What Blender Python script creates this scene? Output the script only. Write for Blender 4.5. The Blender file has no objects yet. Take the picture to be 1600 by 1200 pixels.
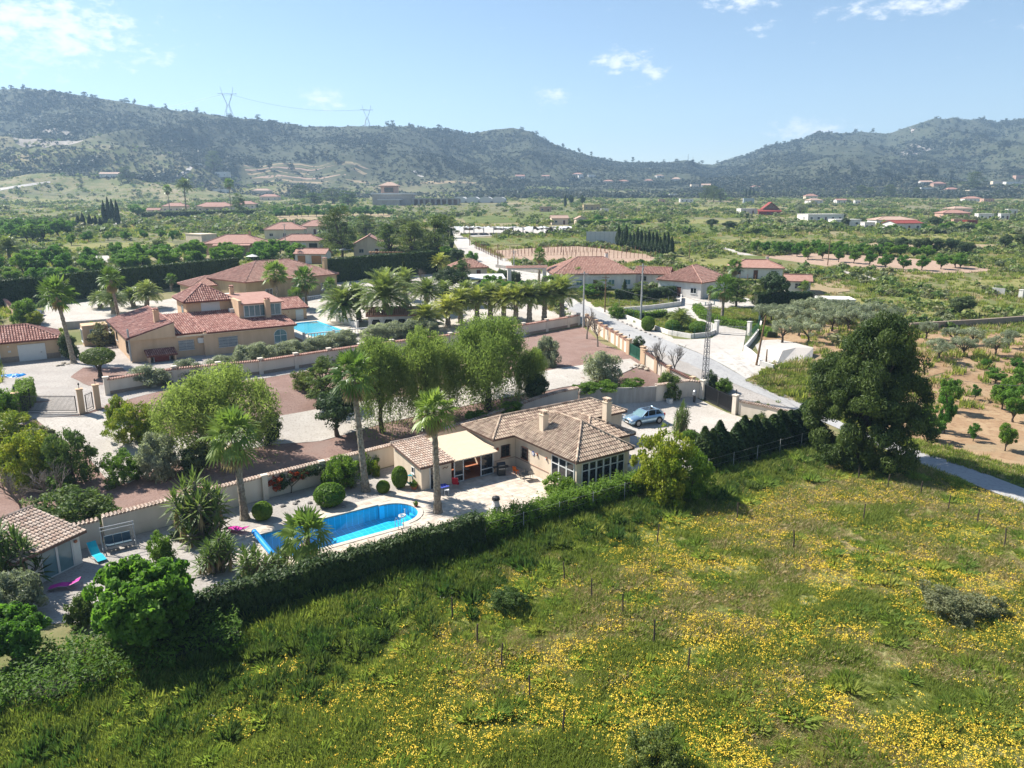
import bpy, math, random
import numpy as np
from mathutils import Vector, Matrix
from mathutils.geometry import delaunay_2d_cdt

sc = bpy.context.scene
col = sc.collection
R = math.radians
rnd = random.Random(11)
rng = np.random.default_rng(11)

# ---------------------------------------------------------------- camera, sky, sun, exposure
CAM_H, PITCH, FPX = 24.5, R(14), 1148.0
cam = bpy.data.cameras.new('drone_camera')
cam.sensor_width = 36.0
cam.lens = 36.0 * FPX / 1600.0
cam.clip_start, cam.clip_end = 0.5, 12000
cam_o = bpy.data.objects.new('drone_camera', cam)
cam_o.location = (0, 0, CAM_H)
cam_o.rotation_euler = (R(90) - PITCH, 0, 0)
col.objects.link(cam_o)
sc.camera = cam_o

SUN_EL, SUN_AZ = R(47), R(-66)          # azimuth clockwise from +Y
sunv = Vector((math.sin(SUN_AZ) * math.cos(SUN_EL), math.cos(SUN_AZ) * math.cos(SUN_EL), math.sin(SUN_EL)))
sl = bpy.data.lights.new('sun', 'SUN')
sl.energy, sl.angle, sl.color = 4.8, R(0.55), (1.0, 0.95, 0.87)
so = bpy.data.objects.new('sun', sl)
so.rotation_euler = (-sunv).to_track_quat('-Z', 'Y').to_euler()
so.location = (-60, 80, 120)
col.objects.link(so)

sc.view_settings.view_transform = 'Standard'
sc.view_settings.look = 'None'
sc.view_settings.exposure = 1.2
sc.view_settings.gamma = 1.0
sc.cycles.max_bounces = 5
sc.cycles.diffuse_bounces = 3
sc.cycles.glossy_bounces = 2
sc.cycles.transmission_bounces = 2
sc.cycles.transparent_max_bounces = 6
sc.cycles.volume_bounces = 0
sc.cycles.use_denoising = True
sc.cycles.sample_clamp_indirect = 6.0

SP, CP = math.sin(PITCH), math.cos(PITCH)
def ray(x, y):                           # photo pixel (1600 x 1200) -> world direction
    u, t = (x - 800) / FPX, (y - 600) / FPX
    return np.array((u, CP - t * SP, -SP - t * CP))

world = bpy.data.worlds.new('World')
sc.world = world
world.use_nodes = True
wn, wl = world.node_tree.nodes, world.node_tree.links
wn.clear()
def N(nodes, t, **kw):
    n = nodes.new(t)
    for k, v in kw.items():
        setattr(n, k, v)
    return n
sky = N(wn, 'ShaderNodeTexSky', sky_type='NISHITA', sun_disc=False)
sky.sun_elevation, sky.sun_rotation = SUN_EL, SUN_AZ % (2 * math.pi)
sky.air_density, sky.dust_density, sky.ozone_density = 1.0, 0.0, 1.6
bgd = N(wn, 'ShaderNodeBackground'); bgd.inputs['Strength'].default_value = 0.066
wout = N(wn, 'ShaderNodeOutputWorld')
tc = N(wn, 'ShaderNodeTexCoord')
# thin fair-weather clouds
noi = N(wn, 'ShaderNodeTexNoise'); noi.inputs['Scale'].default_value = 55; noi.inputs['Detail'].default_value = 9
noi.inputs['Roughness'].default_value = 0.6
mp = N(wn, 'ShaderNodeMapping'); mp.inputs['Scale'].default_value = (1, 1, 2.2)
wl.new(tc.outputs['Generated'], mp.inputs['Vector']); wl.new(mp.outputs['Vector'], noi.inputs['Vector'])
total = None
for (x, y, rx, ry, s) in ((70, 40, 150, 75, .95), (510, 153, 48, 22, .95), (965, 94, 52, 26, .95), (1021, 113, 32, 22, .85), (858, 152, 42, 20, .9),
                          (1160, 4, 80, 18, .9), (1430, 6, 130, 20, .95), (1262, 205, 75, 24, 1.0), (1190, 46, 36, 16, .7), (1590, 40, 30, 26, .35),
                          (270, 95, 70, 30, .22), (-200, 120, 140, 50, .6), (1800, 90, 120, 40, .6), (500, -120, 200, 60, .7), (1150, -160, 180, 60, .6)):
    d = Vector(ray(x, y)).normalized()
    vs = N(wn, 'ShaderNodeVectorMath', operation='SUBTRACT'); vs.inputs[1].default_value = d
    wl.new(tc.outputs['Generated'], vs.inputs[0])
    vm = N(wn, 'ShaderNodeVectorMath', operation='MULTIPLY'); vm.inputs[1].default_value = (FPX / rx, FPX / rx * .7, FPX / ry)
    wl.new(vs.outputs[0], vm.inputs[0])
    ln = N(wn, 'ShaderNodeVectorMath', operation='LENGTH'); wl.new(vm.outputs[0], ln.inputs[0])
    mr = N(wn, 'ShaderNodeMapRange', interpolation_type='SMOOTHSTEP')
    mr.inputs['From Min'].default_value, mr.inputs['From Max'].default_value = 1.25, 0.0
    mr.inputs['To Min'].default_value, mr.inputs['To Max'].default_value = 0, s
    wl.new(ln.outputs['Value'], mr.inputs['Value'])
    if total is None:
        total = mr.outputs[0]
    else:
        ad = N(wn, 'ShaderNodeMath', operation='ADD'); wl.new(total, ad.inputs[0]); wl.new(mr.outputs[0], ad.inputs[1]); total = ad.outputs[0]
nr = N(wn, 'ShaderNodeMapRange', interpolation_type='SMOOTHSTEP')
nr.inputs['From Min'].default_value, nr.inputs['From Max'].default_value = 0.45, 1.35; nr.inputs['To Max'].default_value = .8
mu = nr
nm = N(wn, 'ShaderNodeMath', operation='MULTIPLY_ADD'); wl.new(noi.outputs['Fac'], nm.inputs[0]); nm.inputs[1].default_value = 2.6; nm.inputs[2].default_value = -1.22
sm = N(wn, 'ShaderNodeMath', operation='MINIMUM'); wl.new(total, sm.inputs[0]); sm.inputs[1].default_value = 1.0
a2 = N(wn, 'ShaderNodeMath', operation='ADD'); wl.new(sm.outputs[0], a2.inputs[0]); wl.new(nm.outputs[0], a2.inputs[1]); wl.new(a2.outputs[0], nr.inputs['Value'])
mxw = N(wn, 'ShaderNodeMix', data_type='RGBA')
wl.new(mu.outputs[0], mxw.inputs['Factor']); wl.new(sky.outputs[0], mxw.inputs[6]); mxw.inputs[7].default_value = (8.6, 8.7, 8.8, 1)
wl.new(mxw.outputs[2], bgd.inputs['Color']); wl.new(bgd.outputs[0], wout.inputs['Surface'])

# ---------------------------------------------------------------- terrain height
def sstep(t):
    t = np.clip(t, 0, 1)
    return t * t * (3 - 2 * t)
_perm = np.random.default_rng(3).random((256, 256))
def vnoise(x, y):
    xi, yi = np.floor(x).astype(int), np.floor(y).astype(int)
    fx, fy = sstep(x - xi), sstep(y - yi)
    g = lambda a, b: _perm[a % 256, b % 256]
    return (g(xi, yi) * (1 - fx) + g(xi + 1, yi) * fx) * (1 - fy) + (g(xi, yi + 1) * (1 - fx) + g(xi + 1, yi + 1) * fx) * fy
def fbm(x, y, o=4):
    s, a, t = 0, .5, 0
    for i in range(o):
        s = s + a * vnoise(x * 2 ** i + 17.3 * i, y * 2 ** i + 5.1 * i); t += a; a *= .5
    return s / t
_rp = [(-500, 150, 1500), (-250, 140, 1500), (-60, 142, 1480), (0, 139, 1480), (40, 138, 1480), (90, 142, 1480), (130, 149, 1480), (190, 158, 1480),
       (240, 167, 1480), (300, 174, 1500), (350, 181, 1520), (400, 186, 1560), (470, 195, 1600), (520, 197, 1600), (570, 196, 1600), (640, 196, 1650),
       (690, 201, 1700), (735, 209, 1750), (770, 202, 1750), (800, 199, 1750), (830, 205, 1750), (860, 222, 1800), (900, 236, 1800),
       (930, 245, 1850), (970, 252, 1900), (1010, 254, 1900), (1050, 253, 1900), (1075, 250, 1900), (1095, 255, 1950), (1112, 258, 2000),
       (1140, 249, 2100), (1170, 240, 2100), (1200, 227, 2100), (1257, 216, 2100), (1277, 206, 2100), (1307, 208, 2100), (1362, 205, 2150),
       (1390, 208, 2150), (1412, 199, 2150), (1437, 191, 2150), (1462, 182, 2150), (1477, 185, 2150), (1492, 181, 2150), (1507, 186, 2150),
       (1535, 184, 2150), (1555, 190, 2150), (1575, 188, 2150), (1600, 184, 2150), (1700, 176, 2150), (1900, 190, 2150), (2200, 200, 2150)]
_ru, _ry, _rz = [], [], []
for x, y, D in _rp:
    d = ray(x, y); k = D / d[1]
    _ru.append(d[0] * k / D); _ry.append(D); _rz.append(CAM_H + d[2] * k)
def G(X, Y):
    X = np.asarray(X, float); Y = np.asarray(Y, float)
    sh = 16 * sstep((X - 2) / 22) - 8 * sstep((-18 - X) / 18)
    z = 3.3 * sstep((Y - 66 - sh) / 22)
    z = z + np.interp(Y, [126, 155, 180, 240, 400, 650, 900, 1300, 1600], [0, 1.8, 3.6, 6.2, 9.7, 16.7, 24, 44, 54])
    u = X / np.maximum(Y, 60)
    yr = np.interp(u, _ru, _ry); zr = np.interp(u, _ru, _rz)
    yf = np.interp(u, [-.8, -.45, -.2, 0, .2, .45, .8], [760, 800, 950, 1150, 1250, 1050, 950])
    s = np.clip((Y - yf) / (yr - yf), 0, 1)
    zb = z
    hill = zb + (zr - zb) * (0.35 * s + 0.65 * s ** 1.9)
    env = np.sin(np.pi * s ** .9)
    hill = hill + env * (34 * (1 - np.abs(2 * fbm(X / 230 + 3, Y / 330, 4) - 1) * 2.2 - .45) * (zr - 20) / 200 + 9 * (fbm(X / 60, Y / 70, 3) - .5))
    hill = hill + s * (1 - env) * 5 * (fbm(X / 30, Y / 30, 3) - .5)
    over = np.clip(Y - yr, 0, None)
    hill = np.where(over > 0, zr - over * .22, hill)
    z = np.where(s > 0, hill, z)
    mid = sstep((Y - 170) / 120) * (1 - np.clip(s * 6, 0, 1))
    z = z + mid * 2.2 * (fbm(X / 75 + 9, Y / 75, 3) - .5)
    return np.maximum(z, -60)
_kk = np.concatenate([np.linspace(20, 320, 601), np.geomspace(321, 3200, 900)])
def P(x, y):                             # photo pixel -> point on the ground
    d = ray(x, y)
    pts = d[None, :] * _kk[:, None]; pts[:, 2] += CAM_H
    dz = pts[:, 2] - G(pts[:, 0], pts[:, 1])
    i = np.argmax(dz < 0)
    if dz[i] >= 0:
        i = len(_kk) - 1
    f = dz[i - 1] / (dz[i - 1] - dz[i] + 1e-9)
    k = _kk[i - 1] + (_kk[i] - _kk[i - 1]) * f
    q = d * k
    return Vector((q[0], q[1], float(G(q[0], q[1]))))
def Zc(p):                               # distance along the optical axis
    return p[1] * CP + (CAM_H - p[2]) * SP
def mpp(p):
    return Zc(p) / FPX
CA, SA = math.cos(R(35)), math.sin(R(35))
def L(a, b, z=None):                     # plot frame (aligned with houses, walls and lane) -> world
    X, Y = 5.5 + a * CA - b * SA, 59.4 + a * SA + b * CA
    return Vector((X, Y, float(G(X, Y)) if z is None else z))
def AB(p):
    X, Y = p[0] - 5.5, p[1] - 59.4
    return X * CA + Y * SA, -X * SA + Y * CA
RZ = R(35)

# ---------------------------------------------------------------- materials
MATS = {}
def mat(name, c=(.5, .5, .5), c2=None, rough=.8, scale=8., spec=.3, bump=0., bscale=None, metal=0., trans=0., coord='obj', detail=5, contrast=.2, alpha=None):
    """plain surface with noise-driven colour variation and relief"""
    m = bpy.data.materials.new(name); m.use_nodes = True
    n, l = m.node_tree.nodes, m.node_tree.links
    b = n['Principled BSDF']
    b.inputs['Roughness'].default_value = rough; b.inputs['Specular IOR Level'].default_value = spec
    b.inputs['Metallic'].default_value = metal
    g = N(n, 'ShaderNodeNewGeometry') if coord == 'world' else N(n, 'ShaderNodeTexCoord')
    vec = g.outputs['Position'] if coord == 'world' else g.outputs['Object']
    if c2 is None:
        c2 = tuple(v * .78 for v in c)
    if name.startswith('wall_'):         # rain streaks run down rendered walls
        mp_ = N(n, 'ShaderNodeMapping'); mp_.inputs['Scale'].default_value = (1.6, 1.6, .35); l.new(vec, mp_.inputs['Vector']); vec = mp_.outputs['Vector']; c2 = tuple(v * .9 for v in c2)
    t = N(n, 'ShaderNodeTexNoise'); t.inputs['Scale'].default_value = scale; t.inputs['Detail'].default_value = detail
    l.new(vec, t.inputs['Vector'])
    r = N(n, 'ShaderNodeMapRange'); r.inputs['From Min'].default_value, r.inputs['From Max'].default_value = .5 - contrast, .5 + contrast
    l.new(t.outputs['Fac'], r.inputs['Value'])
    x = N(n, 'ShaderNodeMix', data_type='RGBA'); x.inputs[6].default_value = (*c, 1); x.inputs[7].default_value = (*c2, 1)
    l.new(r.outputs[0], x.inputs['Factor']); l.new(x.outputs[2], b.inputs['Base Color'])
    if bump:
        t2 = N(n, 'ShaderNodeTexNoise'); t2.inputs['Scale'].default_value = bscale or scale * 4; t2.inputs['Detail'].default_value = 4
        l.new(vec, t2.inputs['Vector'])
        bu = N(n, 'ShaderNodeBump'); bu.inputs['Strength'].default_value = bump; bu.inputs['Distance'].default_value = .05
        l.new(t2.outputs['Fac'], bu.inputs['Height']); l.new(bu.outputs[0], b.inputs['Normal'])
    MATS[name] = m
    return m
def ground(name, cols, s1=.35, s2=3., rough=.95, bump=.5, bs=8.):
    """natural ground: large patches and fine speckle over three colours, world coordinates"""
    m = bpy.data.materials.new(name); m.use_nodes = True
    n, l = m.node_tree.nodes, m.node_tree.links
    b = n['Principled BSDF']; b.inputs['Roughness'].default_value = rough; b.inputs['Specular IOR Level'].default_value = .1
    g = N(n, 'ShaderNodeNewGeometry')
    def ns(sc_, det=6, ro=.6):
        t = N(n, 'ShaderNodeTexNoise'); t.inputs['Scale'].default_value = sc_; t.inputs['Detail'].default_value = det
        t.inputs['Roughness'].default_value = ro
        l.new(g.outputs['Position'], t.inputs['Vector']); return t.outputs['Fac']
    def rm(v, a, b_):
        r = N(n, 'ShaderNodeMapRange', interpolation_type='SMOOTHSTEP'); r.inputs['From Min'].default_value = a; r.inputs['From Max'].default_value = b_
        l.new(v, r.inputs['Value']); return r.outputs[0]
    def mx(f, a, b_):
        x = N(n, 'ShaderNodeMix', data_type='RGBA')
        l.new(f, x.inputs['Factor'])
        for v, i in ((a, 6), (b_, 7)):
            if isinstance(v, tuple): x.inputs[i].default_value = (*v, 1)
            else: l.new(v, x.inputs[i])
        return x.outputs[2]
    a = mx(rm(ns(s1), .42, .58), cols[0], cols[1])
    a = mx(rm(ns(s2), .48, .66), a, cols[2])
    if len(cols) > 3:
        a = mx(rm(ns(s1 * .31 + .001), .52, .66), a, cols[3])
    l.new(a, b.inputs['Base Color'])
    if bump:
        bu = N(n, 'ShaderNodeBump'); bu.inputs['Strength'].default_value = bump; bu.inputs['Distance'].default_value = .1
        l.new(ns(bs, 5), bu.inputs['Height']); l.new(bu.outputs[0], b.inputs['Normal'])
    MATS[name] = m
    return m
def leafmat(name, c1, c2, tr=.35, rough=.55, spec=.25, hue=.04):
    """leaf surfaces: two leaf colours mixed by a per-leaf value, light passing through the blade"""
    m = bpy.data.materials.new(name); m.use_nodes = True
    n, l = m.node_tree.nodes, m.node_tree.links
    b = n['Principled BSDF']; b.inputs['Roughness'].default_value = rough; b.inputs['Specular IOR Level'].default_value = spec
    at = N(n, 'ShaderNodeAttribute', attribute_name='v')
    x = N(n, 'ShaderNodeMix', data_type='RGBA'); x.inputs[6].default_value = (*c1, 1); x.inputs[7].default_value = (*c2, 1)
    l.new(at.outputs['Fac'], x.inputs['Factor'])
    oi = N(n, 'ShaderNodeObjectInfo')
    hs = N(n, 'ShaderNodeHueSaturation')
    r = N(n, 'ShaderNodeMapRange'); r.inputs['To Min'].default_value, r.inputs['To Max'].default_value = .5 - hue, .5 + hue
    l.new(oi.outputs['Random'], r.inputs['Value']); l.new(r.outputs[0], hs.inputs['Hue'])
    r2 = N(n, 'ShaderNodeMapRange'); r2.inputs['To Min'].default_value, r2.inputs['To Max'].default_value = 1.15, .82
    l.new(oi.outputs['Random'], r2.inputs['Value']); l.new(r2.outputs[0], hs.inputs['Value'])
    l.new(x.outputs[2], hs.inputs['Color']); l.new(hs.outputs[0], b.inputs['Base Color'])
    tr_ = N(n, 'ShaderNodeBsdfTranslucent')
    br = N(n, 'ShaderNodeMix', data_type='RGBA', blend_type='MULTIPLY'); br.inputs['Factor'].default_value = 1
    br.inputs[7].default_value = (1.4, 1.45, .95, 1)
    l.new(hs.outputs[0], br.inputs[6]); l.new(br.outputs[2], tr_.inputs['Color'])
    ms = N(n, 'ShaderNodeMixShader'); ms.inputs['Fac'].default_value = tr
    l.new(b.outputs[0], ms.inputs[1]); l.new(tr_.outputs[0], ms.inputs[2])
    l.new(ms.outputs[0], n['Material Output'].inputs['Surface'])
    MATS[name] = m
    return m
def tilemat(name, cols, rough=.75):
    """fired clay: colour of each tile picked by its own value"""
    m = bpy.data.materials.new(name); m.use_nodes = True
    n, l = m.node_tree.nodes, m.node_tree.links
    b = n['Principled BSDF']; b.inputs['Roughness'].default_value = rough; b.inputs['Specular IOR Level'].default_value = .25
    at = N(n, 'ShaderNodeAttribute', attribute_name='v')
    rp = N(n, 'ShaderNodeValToRGB')
    e = rp.color_ramp.elements
    e[0].color = (*cols[0], 1); e[1].color = (*cols[-1], 1)
    for i, c in enumerate(cols[1:-1]):
        k = e.new((i + 1) / (len(cols) - 1)); k.color = (*c, 1)
    l.new(at.outputs['Fac'], rp.inputs['Fac'])
    g = N(n, 'ShaderNodeNewGeometry')
    t = N(n, 'ShaderNodeTexNoise'); t.inputs['Scale'].default_value = 1.7; t.inputs['Detail'].default_value = 6
    l.new(g.outputs['Position'], t.inputs['Vector'])
    r = N(n, 'ShaderNodeMapRange'); r.inputs['From Min'].default_value, r.inputs['From Max'].default_value = .35, .7
    r.inputs['To Min'].default_value, r.inputs['To Max'].default_value = 1.12, .72
    l.new(t.outputs['Fac'], r.inputs['Value'])
    x = N(n, 'ShaderNodeMix', data_type='RGBA', blend_type='MULTIPLY'); x.inputs['Factor'].default_value = 1
    l.new(rp.outputs[0], x.inputs[6]); l.new(r.outputs[0], x.inputs[7]); l.new(x.outputs[2], b.inputs['Base Color'])
    MATS[name] = m
    return m

# ---------------------------------------------------------------- mesh helpers
class MB:
    def __init__(s):
        s.v, s.f, s.a = [], [], []
    def add(s, vs, fs, a=.5):
        o = len(s.v)
        s.v += [tuple(p) for p in vs]; s.f += [tuple(i + o for i in f) for f in fs]; s.a += [a] * len(vs)
        return s
    def box(s, x0, x1, y0, y1, z0, z1, a=.5):
        return s.add([(x0, y0, z0), (x1, y0, z0), (x1, y1, z0), (x0, y1, z0), (x0, y0, z1), (x1, y0, z1), (x1, y1, z1), (x0, y1, z1)],
                     [(0, 3, 2, 1), (4, 5, 6, 7), (0, 1, 5, 4), (1, 2, 6, 5), (2, 3, 7, 6), (3, 0, 4, 7)], a)
    def bar(s, p, q, w, h=None, a=.5):
        """square bar between two points"""
        p, q = Vector(p), Vector(q); d = (q - p).normalized(); h = h or w
        up = Vector((0, 0, 1)) if abs(d.z) < .95 else Vector((1, 0, 0))
        x = d.cross(up).normalized() * w / 2; y = x.cross(d).normalized() * h / 2
        vs = [c + i * x + j * y for c in (p, q) for i, j in ((-1, -1), (1, -1), (1, 1), (-1, 1))]
        return s.add(vs, [(0, 1, 2, 3), (7, 6, 5, 4), (0, 4, 5, 1), (1, 5, 6, 2), (2, 6, 7, 3), (3, 7, 4, 0)], a)
    def tube(s, pts, rad, n=6, a=.5, cap=True):
        pts = [Vector(p) for p in pts]; o = len(s.v); m = len(pts)
        if not hasattr(rad, '__len__'): rad = [rad] * m
        ref = Vector((.31, .95, .07))
        for i, p in enumerate(pts):
            d = (pts[min(i + 1, m - 1)] - pts[max(i - 1, 0)]).normalized()
            if abs(d.dot(ref)) > .97: ref = Vector((.9, -.2, .4))
            x = d.cross(ref).normalized(); y = d.cross(x)
            for k in range(n):
                t = 2 * math.pi * k / n
                s.v.append(tuple(p + rad[i] * (math.cos(t) * x + math.sin(t) * y))); s.a.append(a)
        for i in range(m - 1):
            for k in range(n):
                s.f.append((o + i * n + k, o + i * n + (k + 1) % n, o + (i + 1) * n + (k + 1) % n, o + (i + 1) * n + k))
        if cap:
            s.f.append(tuple(o + k for k in range(n))); s.f.append(tuple(o + (m - 1) * n + k for k in reversed(range(n))))
        return s
    def lathe(s, prof, n=12, c=(0, 0, 0), a=.5):
        o = len(s.v)
        for r, z in prof:
            for k in range(n):
                t = 2 * math.pi * k / n
                s.v.append((c[0] + r * math.cos(t), c[1] + r * math.sin(t), c[2] + z)); s.a.append(a)
        for i in range(len(prof) - 1):
            for k in range(n):
                s.f.append((o + i * n + k, o + i * n + (k + 1) % n, o + (i + 1) * n + (k + 1) % n, o + (i + 1) * n + k))
        s.f.append(tuple(o + k for k in reversed(range(n)))); s.f.append(tuple(o + (len(prof) - 1) * n + k for k in range(n)))
        return s
    def prism(s, poly, z0, z1, a=.5):
        n = len(poly)
        return s.add([(x, y, z0) for x, y in poly] + [(x, y, z1) for x, y in poly],
                     [tuple(reversed(range(n))), tuple(range(n, 2 * n))] + [(i, (i + 1) % n, n + (i + 1) % n, n + i) for i in range(n)], a)
    def mesh(s, name, m=None, smooth=False):
        me = bpy.data.meshes.new(name)
        me.from_pydata(s.v, [], s.f)
        at = me.attributes.new('v', 'FLOAT', 'POINT'); at.data.foreach_set('value', s.a)
        if m is not None: me.materials.append(MATS[m] if isinstance(m, str) else m)
        if smooth: me.shade_smooth()
        me.update()
        return me
    def obj(s, name, m, parent=None, smooth=False):
        return ob(name, s.mesh(name, m, smooth), parent)
def ob(name, me, parent=None, loc=None, rz=0, sc_=None):
    o = bpy.data.objects.new(name, me); col.objects.link(o)
    if parent is not None: o.parent = parent
    if loc is not None: o.location = loc
    if rz: o.rotation_euler = (0, 0, rz)
    if sc_ is not None: o.scale = sc_ if hasattr(sc_, '__len__') else (sc_,) * 3
    return o
def tag(o, label, cat, group=None, kind=None):
    if label: o['label'] = label
    if cat: o['category'] = cat
    if group: o['group'] = group
    if kind: o['kind'] = kind
    return o
def thing(name, label, cat, loc=(0, 0, 0), rz=0, group=None, sc_=None):
    return tag(ob(name, None, None, loc, rz, sc_), label, cat, group)
def struct(o):
    o['kind'] = 'structure'; return o
def stuff(o, label=None, cat=None):
    return tag(o, label, cat, None, 'stuff')
def npmesh(name, V, F, A, m, smooth=False):
    """mesh from arrays: V (n,3), F (m,3|4), A per-vertex value"""
    me = bpy.data.meshes.new(name)
    k = F.shape[1]
    me.vertices.add(len(V)); me.vertices.foreach_set('co', np.ascontiguousarray(V, np.float32).ravel())
    me.loops.add(F.size); me.loops.foreach_set('vertex_index', np.ascontiguousarray(F, np.int32).ravel())
    me.polygons.add(len(F)); me.polygons.foreach_set('loop_start', np.arange(0, F.size, k, dtype=np.int32))
    at = me.attributes.new('v', 'FLOAT', 'POINT'); at.data.foreach_set('value', np.ascontiguousarray(A, np.float32))
    me.materials.append(MATS[m]); me.update(calc_edges=True); me.validate()
    if smooth: me.shade_smooth()
    return me
def cards(C, Nn, size, asp=.5, up=None, seed=0, vbase=None):
    """diamond leaf faces: centres C, normals Nn, half-length size (array), optional long axis up"""
    r = np.random.default_rng(seed); n = len(C)
    Nn = Nn / (np.linalg.norm(Nn, axis=1, keepdims=True) + 1e-9)
    d = r.normal(size=(n, 3)) if up is None else up + r.normal(size=(n, 3)) * .25
    d = d - (d * Nn).sum(1, keepdims=True) * Nn
    d /= np.linalg.norm(d, axis=1, keepdims=True) + 1e-9
    w = np.cross(Nn, d)
    s = np.broadcast_to(np.asarray(size, float), (n,))[:, None]
    V = np.empty((n, 4, 3)); V[:, 0] = C - d * s; V[:, 1] = C + w * s * asp; V[:, 2] = C + d * s; V[:, 3] = C - w * s * asp
    V[:, 1] += Nn * s * .18; V[:, 3] += Nn * s * .18
    v = r.random(n) if vbase is None else np.clip(vbase + r.normal(size=n) * .22, 0, 1)
    return V.reshape(-1, 3), np.arange(n * 4).reshape(-1, 4), np.repeat(v, 4)
def drape(name, poly, m, off=.06, res=3., jit=0., world_pts=False):
    """ground sheet: outline in photo pixels (or world xy), laid on the terrain"""
    pts = [(p[0], p[1]) for p in poly] if world_pts else [tuple(P(*p)[:2]) for p in poly]
    b = []
    for i, p in enumerate(pts):
        q = pts[(i + 1) % len(pts)]
        n = max(1, int(math.hypot(q[0] - p[0], q[1] - p[1]) / res))
        for k in range(n):
            t = k / n
            b.append((p[0] + (q[0] - p[0]) * t, p[1] + (q[1] - p[1]) * t))
    if jit:
        b = [(x + rnd.gauss(0, jit), y + rnd.gauss(0, jit)) for x, y in b]
    xs, ys = [p[0] for p in b], [p[1] for p in b]
    nb = len(b)
    inner = []
    x = min(xs) + res / 2
    while x < max(xs):
        y = min(ys) + res / 2
        while y < max(ys):
            inner.append((x, y)); y += res
        x += res
    V, E, F = delaunay_2d_cdt([Vector(p) for p in b + inner], [(i, (i + 1) % nb) for i in range(nb)], [], 1, 1e-4)[:3]
    va = np.array([tuple(v) for v in V])
    z = G(va[:, 0], va[:, 1]) + off
    me = bpy.data.meshes.new(name)
    me.from_pydata([(x, y, zz) for (x, y), zz in zip(va, z)], [], [tuple(f) for f in F])
    me.materials.append(MATS[m]); me.update()
    me.shade_smooth()
    if me.polygons and sum(p.normal.z for p in me.polygons) < 0: me.flip_normals()
    o = ob(name, me)
    return struct(o)
def inpoly(px, py, poly):
    r = False; j = len(poly) - 1
    for i in range(len(poly)):
        xi, yi = poly[i]; xj, yj = poly[j]
        if (yi > py) != (yj > py) and px < (xj - xi) * (py - yi) / (yj - yi) + xi: r = not r
        j = i
    return r
def inpoly_np(X, Y, poly):
    r = np.zeros(len(X), bool); j = len(poly) - 1
    for i in range(len(poly)):
        xi, yi = poly[i]; xj, yj = poly[j]
        c = ((yi > Y) != (yj > Y)) & (X < (xj - xi) * (Y - yi) / (yj - yi + 1e-12) + xi)
        r ^= c; j = i
    return r
# ---------------------------------------------------------------- palette
leafmat('leaf_pepper', (.12, .175, .045), (.22, .295, .085), .55, hue=.012)
leafmat('leaf_olive', (.17, .20, .125), (.34, .37, .265), .42, .5, .3, hue=.012)
leafmat('leaf_bright', (.07, .155, .02), (.15, .28, .04), .5, hue=.02)
leafmat('leaf_lime', (.10, .17, .015), (.24, .27, .03), .42, hue=.015)
leafmat('leaf_dark', (.038, .068, .024), (.09, .13, .05), .3, hue=.02)
leafmat('leaf_mid', (.065, .11, .026), (.15, .20, .055), .4, hue=.025)
leafmat('leaf_pine', (.04, .07, .016), (.12, .16, .035), .3, hue=.015)
leafmat('leaf_cypress', (.018, .042, .012), (.055, .095, .02), .2, hue=.015)
leafmat('leaf_laurel', (.07, .14, .018), (.17, .27, .035), .45, .55, .22, hue=.01)
leafmat('leaf_palm', (.08, .145, .03), (.19, .27, .06), .42, .4, .4, hue=.012)
leafmat('leaf_datepalm', (.10, .15, .035), (.24, .28, .085), .42, .4, .4, hue=.012)
leafmat('leaf_datepalm_pale', (.19, .23, .04), (.38, .39, .10), .42, .4, .4, hue=.012)
leafmat('leaf_yucca', (.06, .11, .025), (.16, .22, .06), .35, .4, .4, hue=.012)
leafmat('leaf_scrub', (.12, .14, .065), (.22, .23, .12), .3, hue=.03)
leafmat('leaf_scrub_green', (.10, .15, .04), (.20, .255, .075), .35, hue=.03)
leafmat('leaf_hill', (.06, .072, .045), (.125, .13, .085), .12, hue=.02)
leafmat('leaf_hillpine', (.022, .038, .02), (.05, .07, .032), .05, hue=.02)
leafmat('leaf_purple', (.05, .022, .04), (.10, .05, .07), .2)
leafmat('leaf_dry', (.26, .19, .10), (.40, .31, .18), .25, hue=.01)
leafmat('petal_red', (.35, .01, .02), (.5, .03, .05), .3)
leafmat('petal_white', (.6, .62, .5), (.75, .75, .7), .3)
leafmat('petal_yellow', (.74, .50, .04), (.84, .64, .08), .3, hue=.008)
leafmat('grass_green', (.15, .20, .04), (.30, .335, .08), .48, hue=.02)
leafmat('grass_lush', (.12, .165, .033), (.225, .265, .058), .45, hue=.015)
leafmat('grass_fresh', (.15, .22, .04), (.29, .35, .078), .5, hue=.02)
leafmat('grass_dry', (.30, .235, .12), (.46, .37, .21), .35, hue=.012)
mat('bark', (.10, .075, .055), (.05, .038, .03), .95, 9, bump=.6)
mat('bark_pale', (.22, .19, .16), (.13, .11, .09), .95, 9, bump=.4)
mat('bark_palm', (.11, .085, .06), (.36, .31, .24), .95, 5.5, bump=1.0, bscale=14)

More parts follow.
